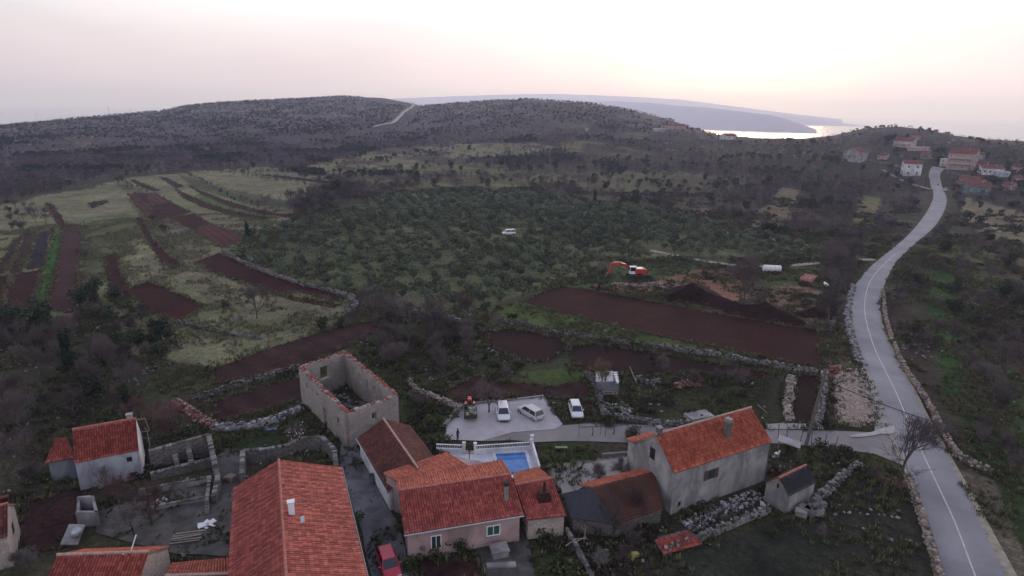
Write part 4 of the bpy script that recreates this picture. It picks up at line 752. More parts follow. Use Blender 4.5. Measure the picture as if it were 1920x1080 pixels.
wall_run('yard_wall', 'stone wall bounding the yard behind the long farmhouse', [((458, 868), (456, 912), 1.6, 1.5), ((458, 868), (500, 862), 1.6, 1.4), ((500, 862), (540, 852), 1.4, 1.2), ((540, 852), (566, 842), 1.2, 1.5), ((566, 842), (606, 842), 1.5, 1.6), ((606, 842), (628, 862), 1.6, 1.4), ((628, 862), (632, 892), 1.4, 1.2)], .5, 'stone_dark')
wall_run('terrace_wall', 'long low terrace wall across the grey yard on the left', [((262, 930), (395, 905), .7, .7), ((395, 905), (388, 965), .8, .8)], .35, 'concrete')
wall_run('yard_step', 'second low step wall below the terrace wall in the yard', [((285, 958), (392, 938), .45, .45)], .3, 'concrete')
wall_run('garden_wall', 'thin concrete garden wall running down beside the wood scraps', [((1062, 1000), (1085, 1040), .6, .6), ((1085, 1040), (1110, 1090), .6, .6)], .3, 'concrete')
# rocks lying in the countryside
for lab, pts, w, mt, sz in (('row of pale boulders at the top edge of the olive grove by the road track', [(1330, 432), (1365, 440), (1400, 438), (1430, 446), (1452, 452), (1475, 455), (1500, 462), (1530, 468), (1548, 474)], 3.5, 'rubble_pale', 1.1), ('pale stones in the scrub at the left corner of the olive grove', [(540, 424), (562, 418), (590, 412), (622, 402), (645, 394)], 3.5, 'drystone', .9), ('white limestone outcrop behind the left end of the olive grove', [(657, 386), (680, 387), (706, 388)], 4, 'rubble_white', 1.0), ('thin scatter of pale stones in front of the digger', [(1150, 535), (1200, 538), (1230, 533), (1250, 545)], 3, 'rubble_pale', .35)):
    stone_wall(pts, w, .7, sz, mt, .55, lab, 'field_stones', False, cat='stones')
# ------------------------------------------------------------------ pool, terrace and white walls
def quad(name, pts, z, h, mats, parent=None, kind=None, lab=None, cat=None):
    P = [G(*p, z) for p in pts]; o0 = Vector((P[0].x, P[0].y, 0)); mb = MB(); mb.prism([p - o0 for p in P], (0, 0, h)); me = mb.mesh(name, mats); o = link_mesh(name, me, parent, o0); setp(o, lab, cat, kind=kind); return o
tm = NT('pool_tiles'); tm.set(.5, 0, .4); br = tm.n('ShaderNodeTexBrick'); br.inputs['Scale'].default_value = 1.6; br.offset = 0; br.inputs['Color1'].default_value = (.46, .52, .58, 1); br.inputs['Color2'].default_value = (.56, .60, .64, 1); br.inputs['Mortar'].default_value = (.35, .38, .42, 1); br.inputs['Brick Width'].default_value = .5; tm.l(tm.pos(), br.inputs['Vector']); tm.col(br.outputs[0]); M['pooltile'] = tm.m
quad('pool_terrace', [(840, 852), (996, 842), (1012, 888), (880, 905), (850, 880)], .0, .16, M['pooltile'], kind='structure')
wm = NT('pool_water'); wm.set(.06, 0, .5); n_ = wm.noise(1.2, 3, wm.pos()); wm.col(wm.ramp(n_, [(.3, (.012, .115, .37)), (.7, (.03, .20, .50))])); wm.bump(wm.noise(3, 3, wm.pos()), .02, .4)
pr = empty('swimming_pool', G(955, 870), 0, 'small blue swimming pool with a white rim behind the pink house', 'swimming pool'); o0 = G(955, 870)
inn = [G(*p) - o0 for p in ((929, 854), (984, 851), (995, 890), (940, 897))]; cn = sum(inn, Vector()) / 4; out = [cn + (p - cn) * 1.22 for p in inn]; mb = MB()
for k in range(4):
    a, b_, c, d = inn[k], inn[(k + 1) % 4], out[(k + 1) % 4], out[k]; mb.prism([p + Vector((0, 0, .1)) for p in (a, b_, c, d)], (0, 0, .18))
mb.build('pool_rim', M['fence_white'], pr); mb = MB(); mb.prism([p + Vector((0, 0, .12)) for p in inn], (0, 0, .07)); mb.build('pool_water', wm.m, pr)
def balustrade(name, label, P, Q, hw=.75, ht=1.25, mat='fence_white', posts=(0, 1), ps=.32, ph=1.5, rails=True):
    a = G(*P); b = G(*Q); d = b - a; root = empty(name, a, 0, label, 'garden wall', 'white walls round the pool terrace'); rz = math.atan2(d.y, d.x); mb = MB(); mb.box(d / 2 + Vector((0, 0, hw / 2)), (d.length, .2, hw), rz); mb.build('wall', M[mat], root)
    if rails:
        mb = MB(); mb.box(d / 2 + Vector((0, 0, ht)), (d.length, .16, .07), rz); mb.build('handrail', M[mat], root)
        n_ = int(d.length / .2); mb = MB(); mb.mi = 0
        for j in range(n_): q = d * ((j + .5) / n_); mb.bar(q + Vector((0, 0, hw)), q + Vector((0, 0, ht)), .035, .035, 5, False)
        mb.build('balusters', M[mat], root)
    for t in posts: mb = MB(); mb.box(d * t + Vector((0, 0, ph / 2)), (ps, ps, ph), rz); mb.box(d * t + Vector((0, 0, ph + .05)), (ps * 1.3, ps * 1.3, .1), rz); mb.build('pillar', M[mat], root, bevel=.02)
balustrade('white_wall', 'white balustraded wall between the pool and the lane', (891, 853), (996, 846), posts=(0, 1), ph=1.55)
balustrade('white_wall', 'short white balustrade left of the terrace gate', (818, 850), (870, 852), posts=(1,), ph=1.55)
balustrade('white_wall', 'white side wall on the right of the pool', (997, 843), (1011, 893), hw=1.35, rails=False, posts=(0,), ph=1.9)
o = quad('gate_step', [(872, 848), (890, 848), (890, 853), (872, 853)], .0, .25, M['ridge_grey'], lab='sandy stone step in the gap of the white pool wall', cat='step')
# low kerb walls of the car park
def kerb(label, pts, w=.3, h=.35, mat='fence_white'):
    P = [G(*p) for p in pts]; o0 = P[0].copy(); mb = MB()
    for i in range(len(P) - 1): d = P[i + 1] - P[i]; mb.box(P[i] - o0 + d / 2 + Vector((0, 0, h / 2)), (d.length + w * .5, w, h), math.atan2(d.y, d.x))
    return setp(link_mesh('kerb_wall', mb.mesh('kerb_wall', M[mat]), None, o0), label, 'kerb', 'low kerbs round the car park')
kerb('pale kerb behind the parked cars', [(864, 763), (905, 757), (960, 752), (1018, 745)], mat='coping'); kerb('pale slanting kerb at the left end of the car park', [(864, 763), (850, 780), (834, 801)], .55, .45, 'coping'); kerb('thin kerb at the right end of the car park', [(1018, 745), (1030, 762), (1040, 776)], .2, .2, 'coping')
kerb('long concrete kerb in the plot below the lane', [(1130, 856), (1198, 851)], .3, .4, 'coping')
# ------------------------------------------------------------------ vegetation
def barkmat(name, lo, hi):
    m = NT(name); m.set(.9, 0, .1); oi = m.n('ShaderNodeObjectInfo'); f = m.noise(1.5, 3, m.pos()); c = m.ramp(f, [(.3, lo), (.7, hi)]); s = m.n('ShaderNodeVectorMath', operation='SCALE'); m.l(c, s.inputs[0]); m.l(m.math('ADD', m.math('MULTIPLY', oi.outputs['Random'], .7), .65), s.inputs['Scale']); m.col(s.outputs[0]); return m.m
M['bark'] = barkmat('bare_bark', (.055, .047, .046), (.10, .088, .086)); M['twig'] = barkmat('bare_twigs', (.082, .066, .068), (.135, .112, .114)); M['twig_pink'] = barkmat('reddish_twigs', (.105, .062, .060), (.16, .10, .098)); M['twig_pale'] = barkmat('pale_twigs', (.15, .135, .135), (.27, .25, .25)); M['twig_yellow'] = barkmat('yellowish_twigs', (.12, .09, .055), (.19, .15, .10))
M['olive_leaf'] = leafmat('olive_leaves', (.052, .074, .044), (.100, .130, .085), (.18, .215, .155)); M['ever_leaf'] = leafmat('evergreen_leaves', (.020, .032, .020), (.038, .056, .032), (.06, .08, .045)); M['ivy_leaf'] = leafmat('ivy_leaves', (.010, .018, .010), (.020, .034, .017)); M['shrub_leaf'] = leafmat('shrub_leaves', (.035, .050, .022), (.065, .080, .035), (.09, .095, .045)); M['bramble'] = leafmat('brambles', (.030, .030, .022), (.055, .050, .036), (.085, .06, .045)); M['blossom'] = leafmat('white_blossom', (.30, .29, .27), (.60, .58, .55)); M['grass_tuft'] = leafmat('grass_tufts', (.045, .055, .022), (.085, .090, .042), (.17, .15, .09)); M['straw'] = leafmat('dry_grass', (.075, .085, .04), (.145, .145, .085), (.22, .20, .14)); M['pinkrubble'] = stonepile_mat('pinkish_rubble', (.24, .185, .155), (.52, .47, .42), (.08, .06, .05)); M['wood_twig'] = leafmat('winter_twigs', (.056, .046, .052), (.088, .072, .080), (.125, .104, .110))
def leafcloud(rg, lobes, n, s, flat=1.0):
    """n small leaf clumps (two crossed triangles) through lobes (cx,cy,cz,rx,ry,rz)"""
    L_ = np.array(lobes, float); vol = L_[:, 3] * L_[:, 4] * L_[:, 5]; k = rg.choice(len(L_), n, p=vol / vol.sum()); d = rg.normal(size=(n, 3)); d /= np.linalg.norm(d, axis=1)[:, None]
    r = rg.random(n) ** .42 * rg.uniform(.85, 1.12, n); c = L_[k, :3] + d * L_[k, 3:6] * r[:, None]; a = rg.normal(size=(n, 3)); a /= np.linalg.norm(a, axis=1)[:, None]; b = np.cross(a, rg.normal(size=(n, 3))); b /= np.linalg.norm(b, axis=1)[:, None]; b[:, 2] *= flat
    ss = s * rg.uniform(.6, 1.4, n)[:, None]; V = np.stack([c - a * ss, c + b * ss * .7, c + a * ss, c - b * ss * .7], 1).reshape(-1, 3); return V, np.arange(n * 4).reshape(-1, 4)
def segs(rg, h, r, spread=.8, lean=(0, 0), depth=5, trunk=.22, upw=.35, minl=.12, kids=3):
    out = []
    def grow(p, d, l, rad, lev):
        q = p + d * l; out.append((p, q, rad, rad * .72, lev))
        if lev >= depth or l < minl: return
        for k in range(kids if lev else kids + 1):
            nd = d + rg.normal(size=3) * spread * (.75 if lev < 2 else .62) + np.array([0, 0, upw]); nd /= np.linalg.norm(nd); f_ = 1.9 if lev == 0 else 1.0; s0 = p + d * l * rg.uniform(.45, 1.0) if lev else q - d * l * rg.uniform(0, .25); grow(s0, nd, l * f_ * rg.uniform(.58, .86), rad * rg.uniform(.5, .66), lev + 1)
    d0 = np.array([lean[0], lean[1], 1.0]); d0 /= np.linalg.norm(d0); grow(np.zeros(3), d0, h * trunk, r, 0)
    top = max(s[1][2] for s in out); k = h / top; return [(a * k, b * k, r0, r1, lv) for a, b, r0, r1, lv in out]
def segmesh(sg, rmin, sides=3):
    V = []; Fc = []
    for a, b, r0, r1, lv in sg:
        d = b - a; L_ = np.linalg.norm(d)
        if L_ < 1e-4: continue
        d = d / L_; t = np.cross(d, [0, 0, 1.0] if abs(d[2]) < .9 else [1.0, 0, 0]); t /= np.linalg.norm(t); w = np.cross(d, t); o = len(V); r0 = max(r0, rmin); r1 = max(r1, rmin * .7)
        for p, r in ((a, r0), (b, r1)):
            for k in range(sides): th = 2 * PI * k / sides; V.append(p + (t * math.cos(th) + w * math.sin(th)) * r)
        for k in range(sides): Fc.append((o + k, o + (k + 1) % sides, o + sides + (k + 1) % sides, o + sides + k))
    return np.array(V), np.array(Fc)
def bare_proto(seed, h, r, mats=('bark', 'twig'), rmin=.022, depth=5, spread=.8, ntw=1300, **k):
    rg = np.random.default_rng(seed); sg = segs(rg, h, r, spread, depth=depth, **k); lo = [s for s in sg if s[4] <= 1]; hi = [s for s in sg if s[4] > 1]
    V1, F1 = segmesh(lo, .03, 6); V2, F2 = segmesh(hi, rmin, 3)
    tips = np.array([s[1] for s in sg if s[4] >= 2]); n = ntw; c = tips[rg.integers(len(tips), size=n)] + rg.normal(size=(n, 3)) * .15; c[:, 2] = np.maximum(c[:, 2], .15); mid_ = np.array([0, 0, tips[:, 2].min() * .6]); a = c - mid_ + rg.normal(size=(n, 3)) * 1.1; a /= np.linalg.norm(a, axis=1)[:, None]; b = np.cross(a, rg.normal(size=(n, 3))); b /= np.linalg.norm(b, axis=1)[:, None]; ll = rg.uniform(.12, .38, n)[:, None]; w_ = .012
    V3 = np.stack([c - a * ll, c + b * w_, c + a * ll, c - b * w_], 1).reshape(-1, 3); o_ = len(V2); V2 = np.concatenate([V2, V3]); F2 = np.concatenate([F2.reshape(-1, 4) if F2.shape[1] == 4 else F2, np.arange(n * 4).reshape(-1, 4) + o_]); return npmesh('trunk', V1, F1, M[mats[0]]), npmesh('crown', V2, F2, M[mats[1]])
def leafy_proto(seed, lobes, n, s, leaf, trunk_h, tr, bark='bark', limbs=5):
    rg = np.random.default_rng(seed); V, Fc = leafcloud(rg, lobes, n, s); mb = MB(); mb.bar((0, 0, 0), (rg.normal() * .1, rg.normal() * .1, trunk_h), tr, tr * .7, 7)
    for k in range(limbs): l = lobes[k % len(lobes)]; mb.bar((0, 0, trunk_h * .8), (l[0] * .8, l[1] * .8, l[2]), tr * .5, tr * .2, 5)
    return mb.mesh('trunk', M[bark]), npmesh('crown', V, Fc, M[leaf])
def lobes(rg, n, R, z0, z1, r0, r1, fl=.8):
    out = []
    for k in range(n): a = rg.random() * 2 * PI; q = R * math.sqrt(rg.random()); r = rg.uniform(r0, r1); out.append((q * math.cos(a), q * math.sin(a), rg.uniform(z0, z1), r, r, r * fl))
    return out
rg = np.random.default_rng(5)
PR = {}
PR['bare'] = [bare_proto(s, 6.0, .13, rmin=.016, depth=5, kids=3, trunk=.16) for s in (1, 2, 3, 4)]
PR['bare_big'] = [bare_proto(s, 8.0, .16, rmin=.016, depth=6, kids=3, spread=.78, trunk=.085, upw=.30, ntw=3000) for s in (11, 12)]
PR['bare_pink'] = [bare_proto(s, 5.0, .14, ('bark', 'twig_pink'), .02, 5, kids=3) for s in (21, 22)]
PR['bare_pale'] = [bare_proto(s, 3.6, .09, ('bark', 'twig_pale'), .016, 5, trunk=.12, kids=3) for s in (31, 32)]
PR['bare_yellow'] = [bare_proto(s, 4.5, .10, ('bark', 'twig_yellow'), .018, 5, spread=.45, kids=3) for s in (41,)]
PR['bush_bare'] = [bare_proto(s, 3.2, .08, rmin=.022, depth=4, trunk=.10, spread=.95, kids=4) for s in (51, 52, 53)]
PR['olive'] = [leafy_proto(s, lobes(rg, 6, .8, 1.2, 2.1, .8, 1.1), 850, .20, 'olive_leaf', 1.2, .14) for s in (61, 62, 63, 64)]
PR['ever'] = [leafy_proto(s, lobes(rg, 9, 1.5, 1.6, 4.2, .8, 1.4, .9), 1100, .20, 'ever_leaf', 2.0, .18) for s in (71, 72)]
PR['ivy'] = [leafy_proto(s, [(0, 0, z, .75, .75, 1.0) for z in (1.2, 2.4, 3.6, 4.8)] + [(.5, .1, 6.0, .4, .4, .9), (-.5, -.1, 5.6, .35, .35, .8)], 1000, .18, 'ivy_leaf', 5.5, .2) for s in (81,)]
PR['shrub'] = [leafy_proto(s, lobes(rg, 7, 1.2, .5, 1.4, .6, 1.0, .7), 600, .14, 'shrub_leaf', .6, .06) for s in (91, 92)]
def blossom_proto():
    t, c = bare_proto(101, 3.8, .09, rmin=.02, depth=4, trunk=.15); rg_ = np.random.default_rng(9); V, Fc = leafcloud(rg_, lobes(rg_, 6, 1.0, 1.8, 3.2, .5, .8), 90, .09); return t, c, npmesh('blossom', V, Fc, M['blossom'])
# single-mesh versions for trees far away
def joined(a, b, mats, thin=1):
    Vs = []; Fs = []; mi = []; o = 0
    for k, me in enumerate((a, b)):
        v = np.empty(len(me.vertices) * 3, np.float32); me.vertices.foreach_get('co', v); V = v.reshape(-1, 3); f = [list(p.vertices) for p in me.polygons if len(p.vertices) == 4]; 
        if k: f = f[::thin]
        Vs.append(V); Fs.append(np.array(f) + o); mi += [k] * len(f); o += len(V)
    return npmesh('tree', np.concatenate(Vs), np.concatenate(Fs), mats, np.array(mi))
def far_bare(seed, h=5.5, n=150, w=2.2, mat='wood_twig', s=.30):
    rg_ = np.random.default_rng(seed); V, Fc = leafcloud(rg_, lobes(rg_, 5, w * .55, h * .4, h * .72, w * .38, w * .6, 1.0), n, s); V[:, 2] = np.maximum(V[:, 2], .1)
    # thin the leaves into twig-like slivers
    Vq = V.reshape(-1, 4, 3); c = (Vq[:, 0] + Vq[:, 2]) / 2; Vq[:, 1] = c + (Vq[:, 1] - c) * .30; Vq[:, 3] = c + (Vq[:, 3] - c) * .30; V = Vq.reshape(-1, 3)
    t = np.array([[-.12, 0, 0], [.12, 0, 0], [.08, 0, h * .5], [-.08, 0, h * .5], [0, -.12, 0], [0, .12, 0], [0, .08, h * .5], [0, -.08, h * .5]]); o = len(V)
    return npmesh('tree', np.concatenate([V, t]), np.concatenate([Fc, np.array([[0, 1, 2, 3], [4, 5, 6, 7]]) + o]), [M[mat]])
FARB = [far_bare(200 + k) for k in range(5)]; FARP = [far_bare(220 + k, 5, 140, 2.2, 'twig_pink') for k in range(2)]; FARE = []
for k in range(3): rg_ = np.random.default_rng(230 + k); V, Fc = leafcloud(rg_, lobes(rg_, 6, 1.2, 1.2, 3.6, .9, 1.5, 1.0), 240, .38); V[:, 2] = np.maximum(V[:, 2], .05); FARE.append(npmesh('tree', V, Fc, M['ever_leaf']))
FARO = []
for k in range(3): rg_ = np.random.default_rng(240 + k); V, Fc = leafcloud(rg_, lobes(rg_, 5, 1.0, 1.2, 2.2, .8, 1.2, .9), 170, .30); FARO.append(npmesh('tree', V, Fc, M['olive_leaf']))
TREES = {}
def plant(kind, p, scale, name, label, group=None, cat='tree', extra=None, flat=1.0):
    """a tree: root Empty with trunk and crown; later ones are copies that share the meshes"""
    k = random.randrange(len(PR[kind])); rt = empty(name, p, random.uniform(0, 2 * PI), label, cat, group); rt.scale = (scale, scale, scale * flat)
    for nm, me in zip(('trunk', 'crown', 'blossom'), PR[kind][k]):
        key = (kind, k, nm)
        if key not in TREES: TREES[key] = link_mesh(nm, me, rt); continue
        c = TREES[key].copy(); COL.objects.link(c); c.parent = rt
    return rt
def plant1(mes, p, scale, name, label, group, cat='tree', flat=1.0):
    o = bpy.data.objects.new(name, random.choice(mes)); COL.objects.link(o); o.location = p; o.rotation_euler = (0, 0, random.uniform(0, 6.28)); o.scale = (scale, scale, scale * flat); return setp(o, label, cat, group, 'thing')
# ---- olive grove
def in_px(P, polys):
    x, y, d = PXv(P); r = np.zeros(len(P), bool)
    for q in polys: r |= inpoly(x, y, q)
    return r & (d > 1)
gpts = []; ca, sa = math.cos(.32), math.sin(.32)
for i in range(-60, 60):
    for j in range(-60, 60):
        x0 = i * 5.2 + rg.normal() * .45; y0 = j * 4.6 + rg.normal() * .45; gpts.append((x0 * ca - y0 * sa, 220 + x0 * sa + y0 * ca, 0))
gpts = np.array(gpts); skip_ = [[(935, 425), (985, 422), (990, 446), (930, 450)], [(1130, 480), (1220, 480), (1225, 530), (1120, 530)], [(1225, 470), (1420, 488), (1420, 505), (1225, 500)]]
g_ = gpts[in_px(gpts, [GROVE]) & ~in_px(gpts, skip_)]; g_ = g_[rg.random(len(g_)) > .10]; g_ = g_[np.argsort(np.hypot(g_[:, 0], g_[:, 1]))]
for p in g_[:290]: plant('olive', p, rg.uniform(.72, 1.02), 'olive_tree', 'grey green olive tree in the rows of the big olive grove', 'olive trees in the grove', flat=rg.uniform(.8, 1.05))
print('olives', len(g_))
# ---- scatter of uncountable growth
PCOL = {}
def scatter(name, P, scales, protos, kind='stuff', label=None, cat=None):
    if name.split('.')[0] not in PCOL or True:
        c = bpy.data.collections.new(name + '_kinds')
        for i, me in enumerate(protos): o = bpy.data.objects.new('%s_kind' % name, me); c.objects.link(o)
    me = bpy.data.meshes.new(name); me.vertices.add(len(P)); me.vertices.foreach_set('co', np.asarray(P, np.float32).ravel()); a = me.attributes.new('sc', 'FLOAT_VECTOR', 'POINT'); a.data.foreach_set('vector', np.asarray(scales, np.float32).ravel()); o = link_mesh(name, me)
    g = bpy.data.node_groups.new(name, 'GeometryNodeTree'); g.interface.new_socket('Geometry', in_out='INPUT', socket_type='NodeSocketGeometry'); g.interface.new_socket('Geometry', in_out='OUTPUT', socket_type='NodeSocketGeometry'); nn = g.nodes.new; gi = nn('NodeGroupInput'); go = nn('NodeGroupOutput'); ip = nn('GeometryNodeInstanceOnPoints'); ci = nn('GeometryNodeCollectionInfo'); ci.inputs['Collection'].default_value = c; ci.inputs['Separate Children'].default_value = True; ci.inputs['Reset Children'].default_value = True
    ri = nn('FunctionNodeRandomValue'); ri.data_type = 'INT'; ri.inputs['Min'].default_value = 0 if False else 0
    ints = [s for s in ri.inputs if s.type == 'INT' and s.enabled]; 
    for s in ri.inputs:
        if s.type == 'INT' and s.name == 'Max': s.default_value = len(protos) - 1
        if s.type == 'INT' and s.name == 'Min': s.default_value = 0
    rv = nn('FunctionNodeRandomValue'); rv.data_type = 'FLOAT_VECTOR'
    for s in rv.inputs:
        if s.type == 'VECTOR' and s.name == 'Max': s.default_value = (0, 0, 6.28)
        if s.type == 'VECTOR' and s.name == 'Min': s.default_value = (0, 0, 0)
    na = nn('GeometryNodeInputNamedAttribute'); na.data_type = 'FLOAT_VECTOR'; na.inputs['Name'].default_value = 'sc'; l = g.links.new
    l(gi.outputs[0], ip.inputs['Points']); l(ci.outputs[0], ip.inputs['Instance']); ip.inputs['Pick Instance'].default_value = True; l([s for s in ri.outputs if s.type == 'INT'][0], ip.inputs['Instance Index']); l([s for s in rv.outputs if s.type == 'VECTOR'][0], ip.inputs['Rotation']); l(na.outputs[0], ip.inputs['Scale']); l(ip.outputs[0], go.inputs[0])
    md = o.modifiers.new('scatter', 'NODES'); md.node_group = g; return setp(o, label, cat, kind=kind)
if len(g_) > 290:
    q = g_[290:]; scatter('far_olives', q, np.repeat(rg.uniform(.8, 1.2, (len(q), 1)), 3, 1), [p[1] for p in PR['olive']], label='olive trees filling the far end of the grove', cat='olives')
OPEN = [p[2] for p in PAINT[1:12]] + [GROVE] + [f[1] for f in FIELDS]
ROADP = [RL + RR[::-1]]
def dense_(Q, st=1.6):
    out = []
    for a, b in zip(Q, Q[1:]):
        n_ = max(1, int((b - a).length / st)); out += [(a.lerp(b, k / n_).x, a.lerp(b, k / n_).y) for k in range(n_)]
    return out
RC_ = np.array(dense_(rl) + dense_(rr_))
def road_clear(P, m=3.0):
    c = RC_; ok = np.ones(len(P), bool)
    for q in c: ok &= ((P[:, 0] - q[0]) ** 2 + (P[:, 1] - q[1]) ** 2) > m * m
    return ok & ~in_px(P, ROADP)
# far woodland and scrub: uniform over the land, thinned by patchiness
def land(n, r0, r1, azr=48):
    a = np.deg2rad(rg.uniform(-azr, azr, n)); r = np.sqrt(rg.uniform(r0 ** 2, r1 ** 2, n)); x = r * np.sin(a); y = r * np.cos(a); return np.stack([x, y, TZ(x, y)], 1)
P = land(190000, 230, 1320); D_ = np.hypot(P[:, 0], P[:, 1]); az_ = np.arctan2(P[:, 0], P[:, 1]); dr = np.interp(az_, _az, _D); t_ = D_ / dr
den = fbm(P[:, 0] / 55, P[:, 1] / 55, 4, 61); clump = fbm(P[:, 0] / 14, P[:, 1] / 14, 3, 63); pr_ = np.clip((den - .30) * 7, .08, 1) * np.clip((clump - .22) * 4, .1, 1); pr_ *= np.clip(1.25 - t_, .28, 1); pr_[t_ > 1.03] = 0
wood_zone = [(-200, 260), (330, 262), (640, 262), (1000, 250), (1300, 262), (1500, 268), (1900, 290), (2200, 300), (2200, 480), (1760, 440), (1640, 440), (1560, 470), (1290, 395), (1150, 375), (900, 345), (700, 362), (540, 400), (560, 350), (350, 318), (230, 322), (100, 360), (-200, 420)]
HOUSES = [[(1603, 296), (1638, 296), (1638, 309), (1603, 309)], [(1693, 322), (1727, 322), (1727, 336), (1693, 336)], [(1760, 310), (1822, 310), (1822, 328), (1760, 328)], [(1840, 322), (1895, 322), (1895, 338), (1840, 338)], [(1803, 340), (1856, 340), (1856, 370), (1803, 370)], [(1672, 268), (1740, 268), (1740, 288), (1672, 288)]]
op = in_px(P, OPEN[1:] ) ; keep = (rg.random(len(P)) < pr_) & road_clear(P, 5) & ~in_px(P, HOUSES) & ~in_px(P, [[(665, 178), (790, 190), (785, 205), (760, 240), (690, 245), (735, 225), (760, 200), (700, 190)]])
opd = op | in_px(P, [OPEN[0]]); keep &= (~opd) | (rg.random(len(P)) < .34) & (clump > .5) & ~in_px(P, [p[2] for p in PAINT[7:11]]); keep &= ~in_px(P, [GROVE] + [f[1] for f in FIELDS]); keep &= in_px(P, [wood_zone]) | (rg.random(len(P)) < .75) * (D_ > 420)
P = P[keep]; print('woodland', len(P)); sc_ = rg.uniform(.5, 1.0, (len(P), 1)) * np.where(np.hypot(P[:, 0], P[:, 1])[:, None] > 600, .68, 1); big = np.hypot(P[:, 0], P[:, 1])
isg = (fbm(P[:, 0] / 35, P[:, 1] / 35, 3, 71) > .64) | (rg.random(len(P)) < .03) | ((np.hypot(P[:, 0], P[:, 1]) > 650) & (rg.random(len(P)) < .35)); nearw = (big < 420)
scatter('woodland', P[~isg], np.concatenate([sc_, sc_, sc_ * rg.uniform(.7, 1.1, (len(P), 1))], 1)[~isg], FARB * 4 + FARP, label='bare winter woodland and scrub covering the hills', cat='woodland')
scatter('evergreen_scrub', P[isg], np.concatenate([sc_, sc_, sc_ * .8], 1)[isg], FARE, label='dark evergreen scrub scattered through the bare woodland', cat='scrub')
HL = []
for line in ([(225, 335), (262, 365), (300, 425), (345, 500)], [(345, 322), (430, 372), (520, 398)], [(480, 326), (560, 316), (700, 300), (850, 290), (1000, 282)], [(640, 352), (760, 338), (900, 324), (1050, 322), (1180, 336)], [(1050, 332), (1150, 330), (1290, 346)], [(560, 345), (640, 332), (760, 318), (900, 303), (1010, 300)], [(140, 350), (180, 352), (230, 340)], [(155, 420), (160, 500), (150, 580)], [(345, 500), (300, 512), (245, 538)], [(640, 608), (560, 632), (470, 660), (390, 690)], [(1290, 380), (1340, 440)], [(1380, 430), (1470, 345)], [(1505, 355), (1470, 430)], [(1590, 440), (1612, 362)], [(1655, 372), (1650, 430)], [(1060, 300), (1250, 300), (1330, 320)]):
    Q = [GT(*p) for p in line]
    for a, b in zip(Q, Q[1:]):
        for _ in range(int((b - a).length / 1.9) + 1): q = a.lerp(b, rg.random()); HL.append((q.x + rg.normal() * 1.1, q.y + rg.normal() * 1.1, 0))
HL = np.array(HL); HL[:, 2] = TZ(HL[:, 0], HL[:, 1]); HL = HL[rg.random(len(HL)) < .75]; hs = rg.uniform(.22, .62, (len(HL), 1)); scatter('hedgerows', HL, np.repeat(hs, 3, 1), FARB * 2 + FARE[:1] + FARP, label='low bare hedges along the edges of the meadows', cat='hedge')
# ---- zones of single trees and bushes nearer the village
def zone(poly, spacing, kinds, name, label, group, cat='tree', smin=.7, smax=1.15, avoid=(), jitter=.5, cap=60, flat=1.0):
    W_ = [GT(*p) for p in poly]; x0 = min(w.x for w in W_); x1 = max(w.x for w in W_); y0 = min(w.y for w in W_); y1 = max(w.y for w in W_); c = 0; cand = []
    yy = y0
    while yy < y1:
        xx = x0
        while xx < x1: cand.append((xx + rg.normal() * spacing * jitter, yy + rg.normal() * spacing * jitter, 0)); xx += spacing
        yy += spacing
    if not cand: return
    cand = np.array(cand); cand[:, 2] = TZ(cand[:, 0], cand[:, 1]); ok = in_px(cand, [poly]) & road_clear(cand, 2.2)
    if avoid: ok &= ~in_px(cand, avoid)
    cand = cand[ok]; rg.shuffle(cand)
    for p in cand[:cap]:
        k = kinds[rg.integers(len(kinds))]
        if isinstance(k, str): plant(k, Vector(p), rg.uniform(smin, smax), name, label, group, cat, flat=flat)
        else: plant1(k, Vector(p), rg.uniform(smin, smax), name, label, group, cat, flat)
SOILS = [f[1] for f in FIELDS]
zone([(0, 600), (90, 590), (150, 620), (240, 690), (330, 740), (290, 765), (150, 790), (60, 840), (-30, 850), (-30, 600)], 3.6, ['bare', 'bare', 'bare_big', 'ever'], 'bare_tree', 'bare dark tree in the thick wood on the left edge above the white house', 'trees of the left wood', smin=.6, smax=.95, cap=52, avoid=SOILS)
zone([(150, 560), (215, 550), (300, 600), (345, 650), (300, 680), (220, 680), (150, 620)], 2.9, ['shrub', 'bush_bare', 'ever', 'shrub'], 'thicket_bush', 'grey green bush in the thicket below the ploughed plots', 'bushes of the green thicket', 'bush', .65, 1.0, cap=44, avoid=SOILS)
zone([(670, 590), (735, 580), (800, 605), (900, 610), (900, 690), (840, 715), (740, 700), (670, 650)], 3.4, ['bush_bare', 'bare', 'bush_bare'], 'bare_bush', 'tangled bare grey bush between the ruin and the lower soil plots', 'bare bushes behind the ruin', 'bush', .75, 1.25, cap=36, avoid=SOILS)
zone([(890, 660), (960, 690), (1010, 690), (960, 715), (860, 710)], 3.5, ['bush_bare', 'shrub'], 'bare_bush', 'brown bare bush above the car park soil plot', 'bare bushes above the car park', 'bush', .6, 1.0, cap=12)
zone([(1545, 470), (1600, 455), (1625, 490), (1595, 530), (1585, 640), (1560, 680), (1545, 600), (1530, 560)], 3.4, ['bare', 'bush_bare', 'bare'], 'bare_tree', 'bare purple grey tree in the belt on the inner side of the road bend', 'trees inside the road bend', smin=.6, smax=.95, cap=34)
zone([(1670, 530), (1720, 480), (1770, 440), (1925, 480), (1925, 700), (1800, 690), (1700, 640), (1670, 600)], 6.0, ['bare', 'bush_bare', 'bush_bare', 'ever'], 'bare_tree', 'bare scrubby tree in the rough land right of the road', 'trees right of the road', smin=.55, smax=.95, cap=60, avoid=[PAINT[24][2]])
